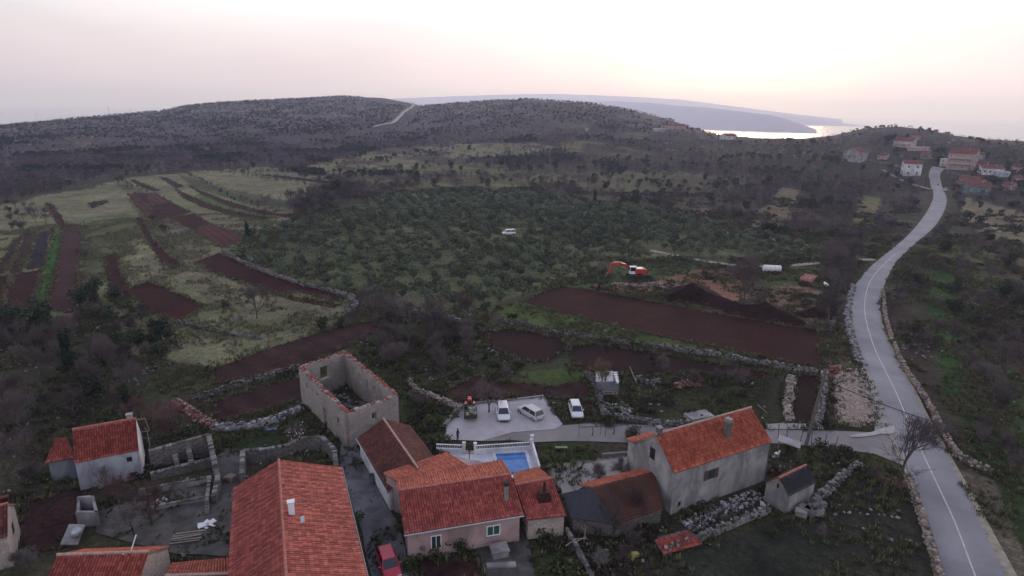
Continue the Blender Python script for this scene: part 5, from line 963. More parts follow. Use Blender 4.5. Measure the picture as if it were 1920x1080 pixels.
zone([(1800, 700), (1925, 690), (1925, 1000), (1870, 900), (1800, 800)], 5.5, ['bush_bare', 'bare'], 'bare_bush', 'dark bare bush on the slope at the right edge', 'bushes at the right edge', 'bush', .6, 1.0, cap=16)
zone([(1780, 380), (1925, 330), (1925, 440), (1850, 460), (1780, 440)], 7, [FARB, FARB, FARE], 'scrub_tree', 'bare scrub tree below the villas right of the road', 'scrub below the villas', smin=.6, smax=1.0, cap=50)
zone([(1600, 262), (1700, 258), (1900, 300), (1920, 340), (1800, 380), (1640, 330)], 13, [FARB, FARE, FARB], 'village_tree', 'tree among the houses of the far hamlet', 'trees of the far hamlet', smin=.8, smax=1.3, cap=60, avoid=HOUSES + ROADP)
zone([(1130, 660), (1250, 690), (1470, 712), (1470, 760), (1330, 760), (1240, 700), (1150, 690)], 4.6, ['bush_bare', 'shrub', 'bush_bare'], 'bare_bush', 'dark bare bush in the walled plot behind the grey house', 'bushes in the walled plot', 'bush', .5, .95, cap=26)
zone([(1330, 300), (1560, 290), (1700, 340), (1700, 420), (1620, 470), (1500, 440), (1380, 430), (1290, 395)], 6.2, [FARB, FARB, FARB, FARE], 'bare_tree', 'bare purple brown tree in the wood between the grove and the road', 'trees between grove and road', smin=.8, smax=1.25, cap=130, avoid=[p[2] for p in PAINT[7:10]])
zone([(470, 400), (560, 385), (640, 345), (700, 365), (640, 390), (560, 412), (490, 425)], 4.6, [FARB, FARB, 'bare', FARE], 'bare_tree', 'dark bare tree in the clump at the left corner of the olive grove', 'trees at the grove corner', smin=.9, smax=1.5, cap=36, avoid=SOILS)
zone([(700, 340), (900, 330), (1160, 340), (1290, 380), (1280, 408), (1150, 380), (1040, 362), (900, 352), (790, 356), (700, 368)], 7.5, [FARB, 'bare', FARB, FARE], 'bare_tree', 'bare tree in the hedge behind the far edge of the olive grove', 'hedge trees behind the grove', smin=.7, smax=1.25, cap=60)
zone([(560, 340), (740, 320), (1000, 300), (1280, 300), (1290, 330), (1100, 330), (900, 318), (700, 330), (600, 350)], 10, [FARB, FARB, FARE], 'hedge_tree', 'bare tree standing between the pale meadows beyond the grove', 'trees between the far meadows', smin=.8, smax=1.3, cap=90)
zone([(0, 400), (60, 385), (110, 410), (60, 430), (20, 450), (0, 470)], 6, [FARB, 'bush_bare'], 'bare_bush', 'bare bush on the rough strip left of the planted rows', 'bushes by the planted rows', 'bush', .7, 1.1, cap=18, avoid=SOILS)
zone([(1080, 985), (1240, 965), (1240, 1075), (1110, 1075)], 2.6, ['bush_bare', 'bush_bare', 'bare_pale'], 'bare_bush', 'tangled bare thicket below the old barn', 'thicket below the barn', 'bush', .35, .7, cap=26)
zone([(1290, 1030), (1500, 975), (1640, 905), (1690, 950), (1740, 1080), (1300, 1080)], 6.5, ['shrub', 'bush_bare'], 'low_bush', 'low dark bush in the rough plot left of the road at the bottom', 'low bushes in the rough plot', 'bush', .25, .5, cap=16)
zone([(990, 1050), (1060, 1030), (1080, 1080), (1000, 1080)], 2, ['shrub'], 'low_bush', 'low green bush at the bottom edge beside the garden wall', 'low bushes at the garden wall', 'bush', .4, .6, cap=6)
zone([(20, 800), (90, 880), (110, 920), (30, 930), (0, 920)], 3, ['bare', 'shrub', 'bush_bare'], 'bare_tree', 'bare tree left of the white house', 'trees left of the white house', smin=.5, smax=.8, cap=12)
zone([(0, 1040), (60, 1035), (90, 1080), (0, 1080)], 2.5, ['bare_pale'], 'bare_bush', 'pale bare bush at the bottom left corner', 'bushes at the bottom left corner', 'bush', .4, .7, cap=6)
for px, py, k, s, nm, lab, cat in [
    (482, 597, 'bare_big', .85, 'bare_tree', 'lone round bare tree standing in the dry meadow', 'tree'), (424, 585, 'bush_bare', .8, 'bare_bush', 'small bare bush left of the lone meadow tree', 'bush'),
    (465, 452, 'ivy', .95, 'ivy_clad_tree', 'narrow dark ivy covered tree at the left tip of the grove', 'tree'), (1115, 383, 'ivy', 1.05, 'ivy_clad_tree', 'dark ivy covered forked tree at the far edge of the grove', 'tree'),
    (1197, 380, 'ever', .75, 'evergreen_tree', 'small round evergreen, the left one of the pair behind the grove', 'tree'), (1228, 378, 'ever', .95, 'evergreen_tree', 'wider round evergreen, the right one of the pair behind the grove', 'tree'),
    (1394, 572, 'bare_big', 1.5, 'bare_tree', 'large bare tree in front of the dark soil heap', 'tree'), (1690, 895, 'bare_big', 1.12, 'bare_tree', 'large dark bare tree at the corner of the side road', 'tree'),
    (1127, 733, 'bare_yellow', 1.25, 'bare_tree', 'slender yellowish bare tree in front of the white shed', 'tree'), (917, 774, 'bare', .95, 'bare_tree', 'bare tree growing out of the car park between trailer and white car', 'tree'),
    (290, 838, 'bare_pink', 1.0, 'reddish_tree', 'reddish bare tree behind the white house gable', 'tree'), (262, 800, 'bare_pink', .85, 'reddish_tree', 'reddish bare tree further back behind the white house', 'tree'), (325, 812, 'bare_pink', .9, 'reddish_tree', 'reddish bare tree beside the brick rubble bank', 'tree'),
    (285, 985, 'bare_pink', 1.0, 'reddish_tree', 'reddish bare tree in the grey yard', 'tree'), (225, 955, 'bare_pink', .8, 'reddish_tree', 'reddish bare tree in front of the white house wall', 'tree'), (250, 1000, 'bare_pale', 1.0, 'bare_tree', 'pale bare sapling behind the stone barn ridge', 'tree'), (205, 925, 'bare', .6, 'bare_tree', 'thin dark bare tree at the foot of the white house', 'tree'),
    (560, 845, 'blossom', .95, 'blossoming_tree', 'small tree with white blossom behind the yard wall', 'tree'), (1125, 915, 'bare_pale', .95, 'bare_tree', 'pale bare tree in the dirt yard between the pink and the grey house', 'tree'), (1165, 900, 'bare_pale', .8, 'bare_tree', 'smaller pale bare tree against the old barn', 'tree'),
    (1150, 1010, 'bare', .85, 'bare_tree', 'bare tree rising in front of the old barn roof', 'tree'), (1195, 985, 'bare', .7, 'bare_tree', 'thin bare tree at the foot of the old barn', 'tree'), (1185, 822, 'shrub', .85, 'green_bush', 'yellowish green bush between the lane and the grey house', 'bush'),
    (812, 770, 'shrub', .9, 'green_bush', 'green bush at the left end of the car park kerb', 'bush'), (800, 800, 'shrub', .8, 'green_bush', 'green bush behind the short white balustrade', 'bush'), (790, 765, 'bush_bare', .7, 'bare_bush', 'bare bush between the ruin and the car park', 'bush'),
    (820, 1035, 'shrub', 1.0, 'garden_shrub', 'leafy dark shrub under the left eave of the pink house', 'shrub'), (865, 1030, 'shrub', .95, 'garden_shrub', 'leafy shrub left of the green window of the pink house', 'shrub'), (790, 1040, 'bush_bare', .5, 'garden_shrub', 'reddish bare shrub at the left corner of the pink house', 'shrub'),
    (1005, 995, 'shrub', .95, 'climbing_shrub', 'dark climber hanging over the low wing eave', 'shrub'), (1035, 990, 'shrub', .85, 'climbing_shrub', 'yellow tinged climber at the right corner of the low wing', 'shrub'),
    (950, 300, 'bare', 1.6, 'bare_tree', 'dark rounded bare tree in the pale meadow beyond the grove', 'tree'), (940, 312, 'ever', .9, 'evergreen_tree', 'dark evergreen beside the round tree in the pale meadow', 'tree'), (745, 240, 'ever', .6, 'evergreen_tree', 'small evergreen beside the foot of the hill road', 'tree'),
    (70, 620, 'ever', 1.25, 'evergreen_tree', 'dark evergreen in the left wood above the soil plots', 'tree'), (25, 640, 'ever', 1.4, 'evergreen_tree', 'large dark evergreen by the left edge of the picture', 'tree'), (130, 690, 'ivy', 1.0, 'ivy_clad_tree', 'ivy covered trunk in the middle of the left wood', 'tree'), (240, 775, 'ivy', .6, 'ivy_clad_tree', 'dark ivy stump behind the white house chimney', 'tree'),
    (1570, 520, 'bare_big', .85, 'bare_tree', 'broad bare tree beside the white boat shape by the road', 'tree'), (1500, 866, 'shrub', .6, 'green_bush', 'low green bush behind the dark roofed hut', 'bush'), (1560, 850, 'bush_bare', .45, 'bare_bush', 'thorny bush below the utility pole', 'bush'), (1640, 900, 'bush_bare', .5, 'bare_bush', 'brown bush left of the large corner tree', 'bush'),
]:
    if k == 'blossom' and 'blossom' not in PR: PR['blossom'] = [blossom_proto()]
    plant(k, GT(px, py), s, nm, lab, None, cat)
FM = []
for mk, pts in FIELDS:
    Q = [G(*p) for p in pts]
    for a, b in zip(Q, Q[1:] + Q[:1]):
        n_ = int((b - a).length * (2.6 if (a.y + b.y) / 2 < 160 else .9)); t = rg.random(n_)[:, None]; FM.append(np.array([[a.x, a.y, 0]]) * (1 - t) + np.array([[b.x, b.y, 0]]) * t + np.concatenate([rg.normal(size=(n_, 2)) * .38, np.zeros((n_, 1))], 1))
gp = [G(*p) for p in [(1566, 722), (1606, 690), (1634, 752), (1643, 796), (1562, 800)]]
for a, b in zip(gp, gp[1:] + gp[:1]): n_ = int((b - a).length * 5); t = rg.random(n_)[:, None]; FM.append(np.array([[a.x, a.y, 0]]) * (1 - t) + np.array([[b.x, b.y, 0]]) * t + np.concatenate([rg.normal(size=(n_, 2)) * .6, np.zeros((n_, 1))], 1))
FM = np.concatenate(FM)
# ---- rough grass, weeds and loose stones on the near ground
def tuft(seed, n=14, h=.38, w=.28, mat='grass_tuft'):
    rg_ = np.random.default_rng(seed); V = []; Fc = []
    for i in range(n):
        a = rg_.random() * 6.28; q = rg_.random() * w; c = np.array([q * math.cos(a), q * math.sin(a), 0]); d = np.array([math.cos(a), math.sin(a), 0]) * rg_.uniform(0, .2); t = np.array([-math.sin(a), math.cos(a), 0]) * .05; hh = h * rg_.uniform(.5, 1.2); o = len(V)
        V += [c - t, c + t, c + d * .6 + t * .7 + [0, 0, hh * .7], c + d - t * .3 + [0, 0, hh]]; Fc.append((o, o + 1, o + 2, o + 3))
    return npmesh('tuft', np.array(V), np.array(Fc), M[mat])
NOGROW = SOILS + [RL + RR[::-1]] + [[(395, 905), (402, 860), (425, 842), (455, 848), (455, 885), (440, 930), (436, 1046), (330, 1040), (250, 1020), (180, 1000), (185, 960), (270, 935)], [(640, 832), (668, 838), (690, 870), (720, 940), (748, 985), (760, 1030), (770, 1200), (690, 1200), (655, 930)], [(832, 826), (838, 800), (858, 770), (940, 752), (1018, 743), (1035, 770), (1055, 797), (1200, 797), (1350, 806), (1640, 812), (1612, 700), (1600, 690), (1680, 815), (1706, 893), (1640, 852), (1540, 838), (1210, 832), (1000, 830)], [(840, 852), (996, 842), (1012, 888), (880, 905)], [(1035, 885), (1090, 872), (1198, 852), (1200, 884), (1060, 935)], [(1566, 700), (1632, 690), (1680, 815), (1555, 810)], [(880, 1000), (985, 975), (1005, 1090), (915, 1090)]]
def near(n, r0, r1): P = land(n, r0, r1, 44); P[:, 2] = 0; return P
P = near(110000, 38, 260); den = fbm(P[:, 0] / 6, P[:, 1] / 6, 4, 81); P = P[(rg.random(len(P)) < np.clip((den - .42) * 6, 0, 1)) & ~in_px(P, NOGROW)]; mea = in_px(P, [PAINT[1][2], PAINT[16][2]]); PD = P[mea]; P = P[~mea]; scatter('dry_grass', PD, np.repeat(rg.uniform(.5, 1.5, (len(PD), 1)), 3, 1), [tuft(11, mat='straw'), tuft(12, 10, .5, .35, 'straw')], label='tufts of dry pale grass in the left meadow', cat='grass'); s_ = rg.uniform(.5, 1.5, (len(P), 1)); scatter('rough_grass', P, np.repeat(s_, 3, 1), [tuft(1), tuft(2, 10, .5, .35), tuft(3, 18, .28, .4)], label='rough grass and weeds on the open ground', cat='grass')
FM[:, 2] = .05; scatter('field_margins', FM, np.repeat(rg.uniform(.5, 1.5, (len(FM), 1)), 3, 1), [tuft(21), tuft(22, 12, .4, .4, 'straw'), tuft(23, 14, .3, .4)], label='grass and weeds growing over the edges of the soil plots', cat='grass')
YP = [[(395, 905), (402, 860), (425, 842), (455, 848), (455, 885), (440, 930), (436, 1046), (330, 1040), (250, 1020), (180, 1000), (185, 960), (270, 935)], [(640, 832), (668, 838), (690, 870), (720, 940), (748, 985), (760, 1030), (770, 1100), (690, 1100), (655, 930)], [(1035, 885), (1090, 872), (1198, 852), (1200, 884), (1060, 935)]]
P = near(60000, 38, 80); P = P[in_px(P, YP)]; dn = fbm(P[:, 0] / 2.5, P[:, 1] / 2.5, 4, 87); P = P[rg.random(len(P)) < np.clip((dn - .52) * 6, .02, .8)]; P[:, 2] = .07; scatter('yard_weeds', P, np.repeat(rg.uniform(.3, .9, (len(P), 1)), 3, 1), [tuft(31), tuft(32, 9, .3, .3, 'straw')], label='weeds growing through the cracked paving of the yards', cat='weeds')
HR = land(26000, 500, 1320); tq = np.hypot(HR[:, 0], HR[:, 1]) / np.interp(np.arctan2(HR[:, 0], HR[:, 1]), _az, _D); dn = fbm(HR[:, 0] / 40, HR[:, 1] / 40, 4, 89); HR = HR[(tq < 1.0) & (rg.random(len(HR)) < np.clip((dn - .50) * 6, 0, 1) * np.clip((tq - .55) * 4, 0, .4))]; hb_ = []
for k in range(3): mb = MB(); mb.ball((0, 0, .2), (1.1, .9, .7), 6, 4, .3); hb_.append(mb.mesh('rock', M['rubble_white'] if k else M['drystone']))
scatter('hill_rocks', HR, np.repeat(rg.uniform(.3, 1.2, (len(HR), 1)), 3, 1), hb_, label='pale limestone rocks showing through the scrub on the hills', cat='rocks')
P = near(9000, 38, 170); den = fbm(P[:, 0] / 9, P[:, 1] / 9, 4, 83); P = P[(rg.random(len(P)) < np.clip((den - .52) * 8, 0, 1)) & ~in_px(P, NOGROW)]
bm_ = []
for k in range(3): mb = MB(); mb.ball((0, 0, .04), (.16, .12, .09), 6, 4, .25); bm_.append(mb.mesh('stone', M['rubble_white'] if k else M['drystone']))
scatter('loose_stones', P, np.repeat(rg.uniform(.5, 1.8, (len(P), 1)), 3, 1), bm_, label='loose pale stones strewn over the grass', cat='stones')
P = near(30000, 40, 330); den = fbm(P[:, 0] / 11, P[:, 1] / 11, 4, 85); ok = (rg.random(len(P)) < np.clip((den - .47) * 7, 0, 1)) & ~in_px(P, NOGROW + [GROVE, PAINT[1][2], PAINT[19][2], PAINT[16][2]]) & road_clear(P, 1.9); P = P[ok]
br_ = []
for k in range(4): rg_ = np.random.default_rng(300 + k); V, Fc = leafcloud(rg_, lobes(rg_, 4, .7, .15, .5, .35, .6, .6), 110, .12); V[:, 2] = np.maximum(V[:, 2], .02); br_.append(npmesh('bramble', V, Fc, M['bramble'] if k % 2 else M['shrub_leaf']))
scatter('brambles', P, np.repeat(rg.uniform(.5, 1.5, (len(P), 1)), 3, 1), br_, label='low brambles and undergrowth on the rough ground', cat='undergrowth')
P = near(2600, 60, 140); P = P[in_px(P, [[(1566, 700), (1606, 690), (1632, 760), (1640, 795), (1562, 798)]])]
P = np.concatenate([P] + [np.stack([rg.uniform(P[:, 0].min(), P[:, 0].max(), 1500), rg.uniform(P[:, 1].min(), P[:, 1].max(), 1500), np.zeros(1500)], 1)]); P = P[in_px(P, [[(1566, 700), (1606, 690), (1632, 760), (1640, 795), (1562, 798)]])]; gm2 = []
for k in range(3): mb = MB(); mb.ball((0, 0, .03), (.16, .12, .10), 6, 4, .25); gm2.append(mb.mesh('pebble', M['pinkrubble']))
scatter('gravel', P, np.repeat(rg.uniform(.5, 2.4, (len(P), 1)), 3, 1), gm2, label='pinkish broken stone tipped beside the lay-by', cat='gravel')
# ------------------------------------------------------------------ vehicles
def paint(name, c, r=.32, coat=.3):
    m = NT(name); m.set(r, .0, .5); m.b.inputs['Coat Weight'].default_value = coat; f = m.noise(1.2, 3, m.pos()); m.col(m.ramp(f, [(.3, tuple(x * .9 for x in c)), (.7, c)])); return m.m
M['carwhite'] = paint('white_car_paint', (.62, .65, .70)); M['carsilver'] = paint('silver_car_paint', (.42, .44, .48), .3); M['carred'] = paint('red_car_paint', (.42, .012, .045)); M['carglass'] = glassm('car_glass', (.012, .016, .022), .06); M['lampglass'] = glassm('lamp_glass', (.55, .57, .6), .15); M['taillamp'] = glassm('tail_lamp', (.30, .02, .02), .2); M['trim'] = simple('dark_trim', (.03, .03, .032), .6, .2, 5); M['plate'] = simple('number_plate', (.6, .6, .58), .5, .05)
def car(label, p, rz, L=4.2, Wd=1.72, Ht=1.45, paintm='carwhite', kind='hatch', name='parked_car', group='cars parked on the car park', cat='car'):
    rt = empty(name, p, rz, label, cat, group); h = L / 2; y = Wd / 2
    nose = {'hatch': .95, 'wagon': 1.0, 'sedan': 1.05, 'van': .8}[kind]; tail = {'hatch': .12, 'wagon': .05, 'sedan': .85, 'van': .02}[kind]; bz = .88 if kind != 'van' else 1.05
    # body: loft of cross sections along the car, narrowing to nose and tail
    xs = [(-h, .82, .45, .74), (-h + .10, .92, .30, .86 if kind != 'sedan' else .88), (-h + .5, 1.0, .24, bz), (0, 1.0, .22, bz), (h - nose - .1, 1.0, .22, bz), (h - .55, .99, .24, bz - .09), (h - .16, .93, .28, bz - .20), (h, .80, .38, bz - .30)]
    V = []; Fc = []; m = 8
    for x, wy, zb, zt in xs:
        w = y * wy; V += [(x, -w * .9, zb), (x, -w, zb + .12), (x, -w, zt - .2), (x, -w * .90, zt), (x, w * .90, zt), (x, w, zt - .2), (x, w, zb + .12), (x, w * .9, zb)]
    for i in range(len(xs) - 1):
        for k in range(m): Fc.append((i * m + k, i * m + (k + 1) % m, (i + 1) * m + (k + 1) % m, (i + 1) * m + k))
    Fc += [tuple(range(m)), tuple(range(len(V) - 1, len(V) - 1 - m, -1))]; mb = MB(); mb.add(V, Fc); body = mb.build('body', M[paintm], rt, True, .02)
    x0, x1 = -h + tail + .05, h - nose; t0 = x0 + (.35 if kind in ('hatch', 'wagon') else .15 if kind == 'van' else .6); t1 = x1 - (.72 if kind != 'van' else .5); yb, yt = y * .88, y * .70
    gb = [(x0, -yb, bz - .02), (x1, -yb, bz - .02), (x1, yb, bz - .02), (x0, yb, bz - .02), (t0, -yt, Ht - .04), (t1, -yt, Ht - .04), (t1, yt, Ht - .04), (t0, yt, Ht - .04)]
    mb = MB(); mb.add(gb, [(0, 3, 2, 1), (4, 5, 6, 7), (0, 1, 5, 4), (1, 2, 6, 5), (2, 3, 7, 6), (3, 0, 4, 7)]); mb.build('windows', M['carglass'], rt)
    mb = MB(); c = [(t0 - .05, -yt - .03), (t1 + .06, -yt - .03), (t1 + .06, yt + .03), (t0 - .05, yt + .03)]; mb.add([(a, b, Ht - .06) for a, b in c] + [(a * .93 + (t0 + t1) / 2 * .07, b * .86, Ht + .01) for a, b in c], [(0, 3, 2, 1), (4, 5, 6, 7), (0, 1, 5, 4), (1, 2, 6, 5), (2, 3, 7, 6), (3, 0, 4, 7)]); mb.build('roof_panel', M[paintm], rt)
    mb = MB()
    for sg in (0, 3):
        for a, b in ((0 + sg, 4 + sg), ((1, 5) if sg == 0 else (2, 6))): mb.bar(gb[a], gb[b], .045, n=5)
        ym = -1 if sg == 0 else 1; mid = (x0 + x1) / 2 - .1; tm_ = (t0 + t1) / 2 - .05; mb.bar((mid, ym * yb, bz), (tm_, ym * (yt + .0), Ht - .04), .045, n=5)
    mb.build('pillars', M[paintm], rt)
    for sx in (-1, 1):
        for sy in (-1, 1):
            mb = MB(); X = sx * (h - .78); Y = sy * (y - .10); mb.bar((X, Y - sy * .11, .31), (X, Y + sy * .105, .31), .31, n=16); w = mb.build('wheel', M['black'], rt); mb = MB(); mb.bar((X, Y + sy * .10, .31), (X, Y + sy * .125, .31), .18, n=10); mb.build('rim', M['metal'], w)
    for sy in (-1, 1):
        mb = MB(); mb.box((h - .12, sy * y * .66, .60 if kind != 'van' else .72), (.16, .34, .13), sy * -.25); mb.build('headlight', M['lampglass'], rt); mb = MB(); mb.box((-h + .10, sy * y * .74, .68), (.12, .22, .18), 0); mb.build('tail_light', M['taillamp'], rt)
        mb = MB(); mb.box((x1 - .35, sy * (y + .06), bz + .06), (.12, .18, .12)); mb.build('mirror', M[paintm], rt)
    mb = MB(); mb.box((h + .0, 0, .36), (.06, Wd * .62, .14)); mb.box((h - .03, 0, .54), (.05, Wd * .35, .07)); mb.build('grille', M['trim'], rt); mb = MB(); mb.box((-h - .01, 0, .52), (.04, .5, .12)); mb.build('number_plate', M['plate'], rt); return rt
def heading(a, b): d = G(*b) - G(*a); return math.atan2(d.y, d.x)
def mid(a, b): return (G(*a) + G(*b)) / 2
car('white estate car facing the lane, left of the silver car', mid((941, 768), (945, 792)), heading((941, 762), (946, 792)), 4.3, 1.74, 1.48, 'carwhite', 'wagon')
car('silver hatchback parked at an angle between the two white cars', mid((978, 772), (1012, 787)), heading((1013, 787), (978, 766)), 4.25, 1.76, 1.46, 'carsilver', 'hatch')
car('white car standing alone on the grass right of the car park', mid((1076, 764), (1083, 787)), heading((1074, 758), (1083, 787)), 4.1, 1.68, 1.44, 'carwhite', 'hatch')
car('red hatchback parked in the dark alley beside the long farmhouse', G(729, 1066, .1), heading((718, 1035), (740, 1100)), 4.0, 1.68, 1.42, 'carred', 'hatch', group='x')['group'] = 'car in the alley'
car('small white van among the olive trees', G(954, 440), math.radians(196), 4.4, 1.8, 1.8, 'carwhite', 'van', 'parked_van', 'van in the grove', 'van')
pr_ = GT(1772, 358); car('white car pulled up at the edge of the upper road', pr_ + Vector((0, 0, .15)), math.radians(60), 4.2, 1.7, 1.5, 'carwhite', 'hatch', group='car on the upper road')
# tractor and trailer
M['orange'] = paint('orange_paint', (.62, .12, .04), .5, .1); M['darkgreen'] = simple('dark_metal', (.035, .04, .035), .6, .3, 3); M['loadstone'] = stonepile_mat('load_of_stone', (.16, .18, .13), (.36, .36, .30), (.06, .07, .05))
hd = heading((880, 760), (882, 795)); tp = G(882, 784); rt = empty('trailer', tp, hd, 'dark two wheeled trailer loaded with blocks, behind the small tractor', 'trailer'); mb = MB(); mb.box((0, 0, .62), (2.5, 1.7, .08))
for dx, dy, sx, sy in ((1.25, 0, .06, 1.7), (-1.25, 0, .06, 1.7), (0, .85, 2.5, .06), (0, -.85, 2.5, .06)): mb.box((dx, dy, .88), (sx, sy, .48))
mb.build('bed', M['darkgreen'], rt); mb = MB()
for k in range(26): mb.box((random.uniform(-1.0, 1.0), random.uniform(-.65, .65), random.uniform(.75, 1.15)), (random.uniform(.3, .6), random.uniform(.25, .45), random.uniform(.2, .35)), random.uniform(0, 3), jit=.04)
mb.build('load', M['loadstone'], rt)
for sy in (-1, 1): mb = MB(); mb.bar((0, sy * .62, .33), (0, sy * .82, .33), .33, n=14); mb.build('wheel', M['black'], rt)
mb = MB(); mb.bar((-1.25, 0, .5), (-2.2, 0, .5), .05); mb.build('drawbar', M['darkgreen'], rt)
u_ = Vector((math.cos(hd), math.sin(hd), 0)); rt = empty('small_tractor', tp - u_ * 3.0, hd + PI, 'small orange tractor hitched to the dark trailer', 'tractor'); mb = MB(); mb.box((.75, 0, .85), (1.0, .52, .48)); mb.box((.75, 0, 1.12), (.9, .4, .08)); mb.build('bonnet', M['orange'], rt, bevel=.05); mb = MB(); mb.box((0, 0, .55), (2.2, .32, .3)); mb.build('chassis', M['trim'], rt)
mb = MB(); mb.box((-.45, 0, .92), (.42, .42, .1)); mb.box((-.66, 0, 1.15), (.08, .42, .4)); mb.build('seat', M['black'], rt, bevel=.03)
for sy in (-1, 1):
    mb = MB(); mb.bar((-.6, sy * .42, .52), (-.6, sy * .68, .52), .52, n=16); mb.build('wheel', M['black'], rt); mb = MB(); mb.bar((.95, sy * .38, .33), (.95, sy * .56, .33), .33, n=14); mb.build('wheel', M['black'], rt); mb = MB(); mb.box((-.6, sy * .55, 1.08), (.8, .3, .07)); mb.build('mudguard', M['orange'], rt, bevel=.03)
mb = MB(); mb.bar((.15, 0, 1.0), (-.1, 0, 1.25), .03); mb.bar((-.08, -.2, 1.26), (-.08, .2, 1.26), .025); mb.build('steering_wheel', M['black'], rt); mb = MB(); mb.bar((-.85, -.4, .9), (-.85, -.4, 2.0), .03); mb.bar((-.85, .4, .9), (-.85, .4, 2.0), .03); mb.bar((-.85, -.4, 2.0), (-.85, .4, 2.0), .03); mb.build('roll_bar', M['trim'], rt)
# digger
M['digred'] = paint('digger_red', (.48, .022, .018), .45, .15); M['digwhite'] = paint('digger_white', (.68, .70, .72), .45, .1)
rt = empty('digger', G(1190, 521), math.radians(184), 'red and white tracked digger with its arm stretched to the left, at the grove edge', 'digger'); rt.scale = (1.12, 1.12, 1.12)
for sy in (-1, 1):
    mb = MB(); pts = [(-1.9, 0, .45), (-1.6, 0, .05), (1.6, 0, .05), (1.9, 0, .45), (1.6, 0, .85), (-1.6, 0, .85)]; mb.prism([(x, sy * 1.1 - .25, z) for x, y_, z in pts], (0, .5, 0)); mb.build('track', M['black'], rt, bevel=.05)
mb = MB(); mb.bar((0, 0, .6), (0, 0, 1.15), .7, n=14); mb.build('turntable', M['trim'], rt)
mb = MB(); mb.box((-.9, 0, 1.75), (2.6, 2.4, 1.0)); mb.box((-1.9, 0, 1.65), (.7, 2.5, 1.2)); mb.build('engine_house', M['digred'], rt, bevel=.1); mb = MB(); mb.box((-.9, .1, 2.28), (1.5, 1.6, .1)); mb.build('deck', M['digwhite'], rt)
mb = MB(); mb.box((.75, .68, 2.0), (1.5, 1.0, 1.7)); mb.build('cab', M['digwhite'], rt, bevel=.08); mb = MB(); mb.box((.80, .68, 2.25), (1.2, 1.06, .85)); mb.box((.85, .68, 2.3), (1.45, .8, .8)); mb.build('cab_window', M['carglass'], rt)
def beam(P, w, h0):
    mb = MB(); 
    for i in range(len(P) - 1):
        a, b = Vector(P[i]), Vector(P[i + 1]); d = b - a; q = Matrix.Rotation(-math.atan2(d.z, d.x), 3, 'Y'); mb.box((a + b) / 2, (d.length + .15, w, h0), 0, q)
    return mb
beam([(.9, -.35, 1.5), (2.2, -.35, 2.9), (3.4, -.35, 3.25), (5.4, -.35, 3.05)], .38, .48).build('boom', M['digred'], rt); beam([(5.0, -.35, 3.4), (5.9, -.35, 1.0)], .3, .4).build('stick', M['digred'], rt)
mb = MB(); mb.bar((1.3, -.35, 1.2), (2.6, -.35, 2.5), .09); mb.bar((3.2, -.35, 3.55), (4.9, -.35, 3.6), .09); mb.build('hydraulic_ram', M['metal'], rt); mb = MB(); mb.prism([(5.7, -.9, 1.0), (6.3, -.9, .9), (6.5, -.9, .3), (6.0, -.9, .0), (5.5, -.9, .25)], (0, 1.1, 0)); mb.build('bucket', M['trim'], rt)
# tank, skip, boat
rt = empty('tank_trailer', G(1446, 512), math.radians(-6), 'pale silver cylindrical tank on the grass beside the dirt track', 'tank'); mb = MB(); mb.bar((-2.2, 0, 1.25), (2.2, 0, 1.25), .85, n=20); mb.build('tank', M['digwhite'], rt, True, .1); mb = MB()
for x in (-1.7, -.6, .6, 1.7): mb.bar((x - .04, 0, 1.25), (x + .04, 0, 1.25), .88, n=20)
mb.build('bands', M['metal'], rt); mb = MB(); mb.box((0, 0, .38), (3.8, 1.0, .2)); mb.build('frame', M['trim'], rt)
for x in (-.9, .5):
    for sy in (-1, 1): mb = MB(); mb.bar((x, sy * .55, .38), (x, sy * .8, .38), .38, n=12); mb.build('wheel', M['black'], rt)
M['rust'] = simple('rusty_orange_steel', (.42, .19, .14), .8, .35, 3)
a0 = G(1516, 524); rt = empty('open_skip', a0, heading((1502, 526), (1522, 512)) , 'rusty orange open steel skip on the grass left of the road bend', 'skip'); rt.scale = (1.15, 1.05, .7); mb = MB(); mb.box((0, 0, .12), (4.2, 2.6, .12))
for dx, dy, sx, sy in ((2.1, 0, .12, 2.6), (-2.1, 0, .12, 2.6), (0, 1.3, 4.2, .12), (0, -1.3, 4.2, .12)): mb.box((dx, dy, .6), (sx, sy, 1.1))
mb.build('body', M['rust'], rt); mb = MB()
for x in (-1.4, -.7, 0, .7, 1.4): mb.box((x, 0, .95), (.15, 2.4, .12))
for x in (-1, 1): mb.box((0, x * .5, 1.05), (3.6, .18, .1))
mb.build('scrap', simple('pale_scrap', (.40, .26, .22), .8, .3, 3), rt)
mb = MB(); mb.add([(-1.4, 0, .15), (1.4, -.05, .2), (-.9, .5, .55), (.8, .42, .55), (-.9, -.5, .55), (.8, -.42, .55), (1.7, 0, .7), (-1.5, 0, .6)], [(0, 1, 3, 2), (1, 0, 4, 5), (1, 6, 3), (1, 5, 6), (0, 2, 7), (0, 7, 4), (2, 3, 6, 5, 4, 7)]); o = mb.build('small_dinghy', M['digwhite']); o.location = G(1548, 536); o.rotation_euler = (0, 0, math.radians(75)); setp(o, 'small white dinghy lying by the skip', 'dinghy')
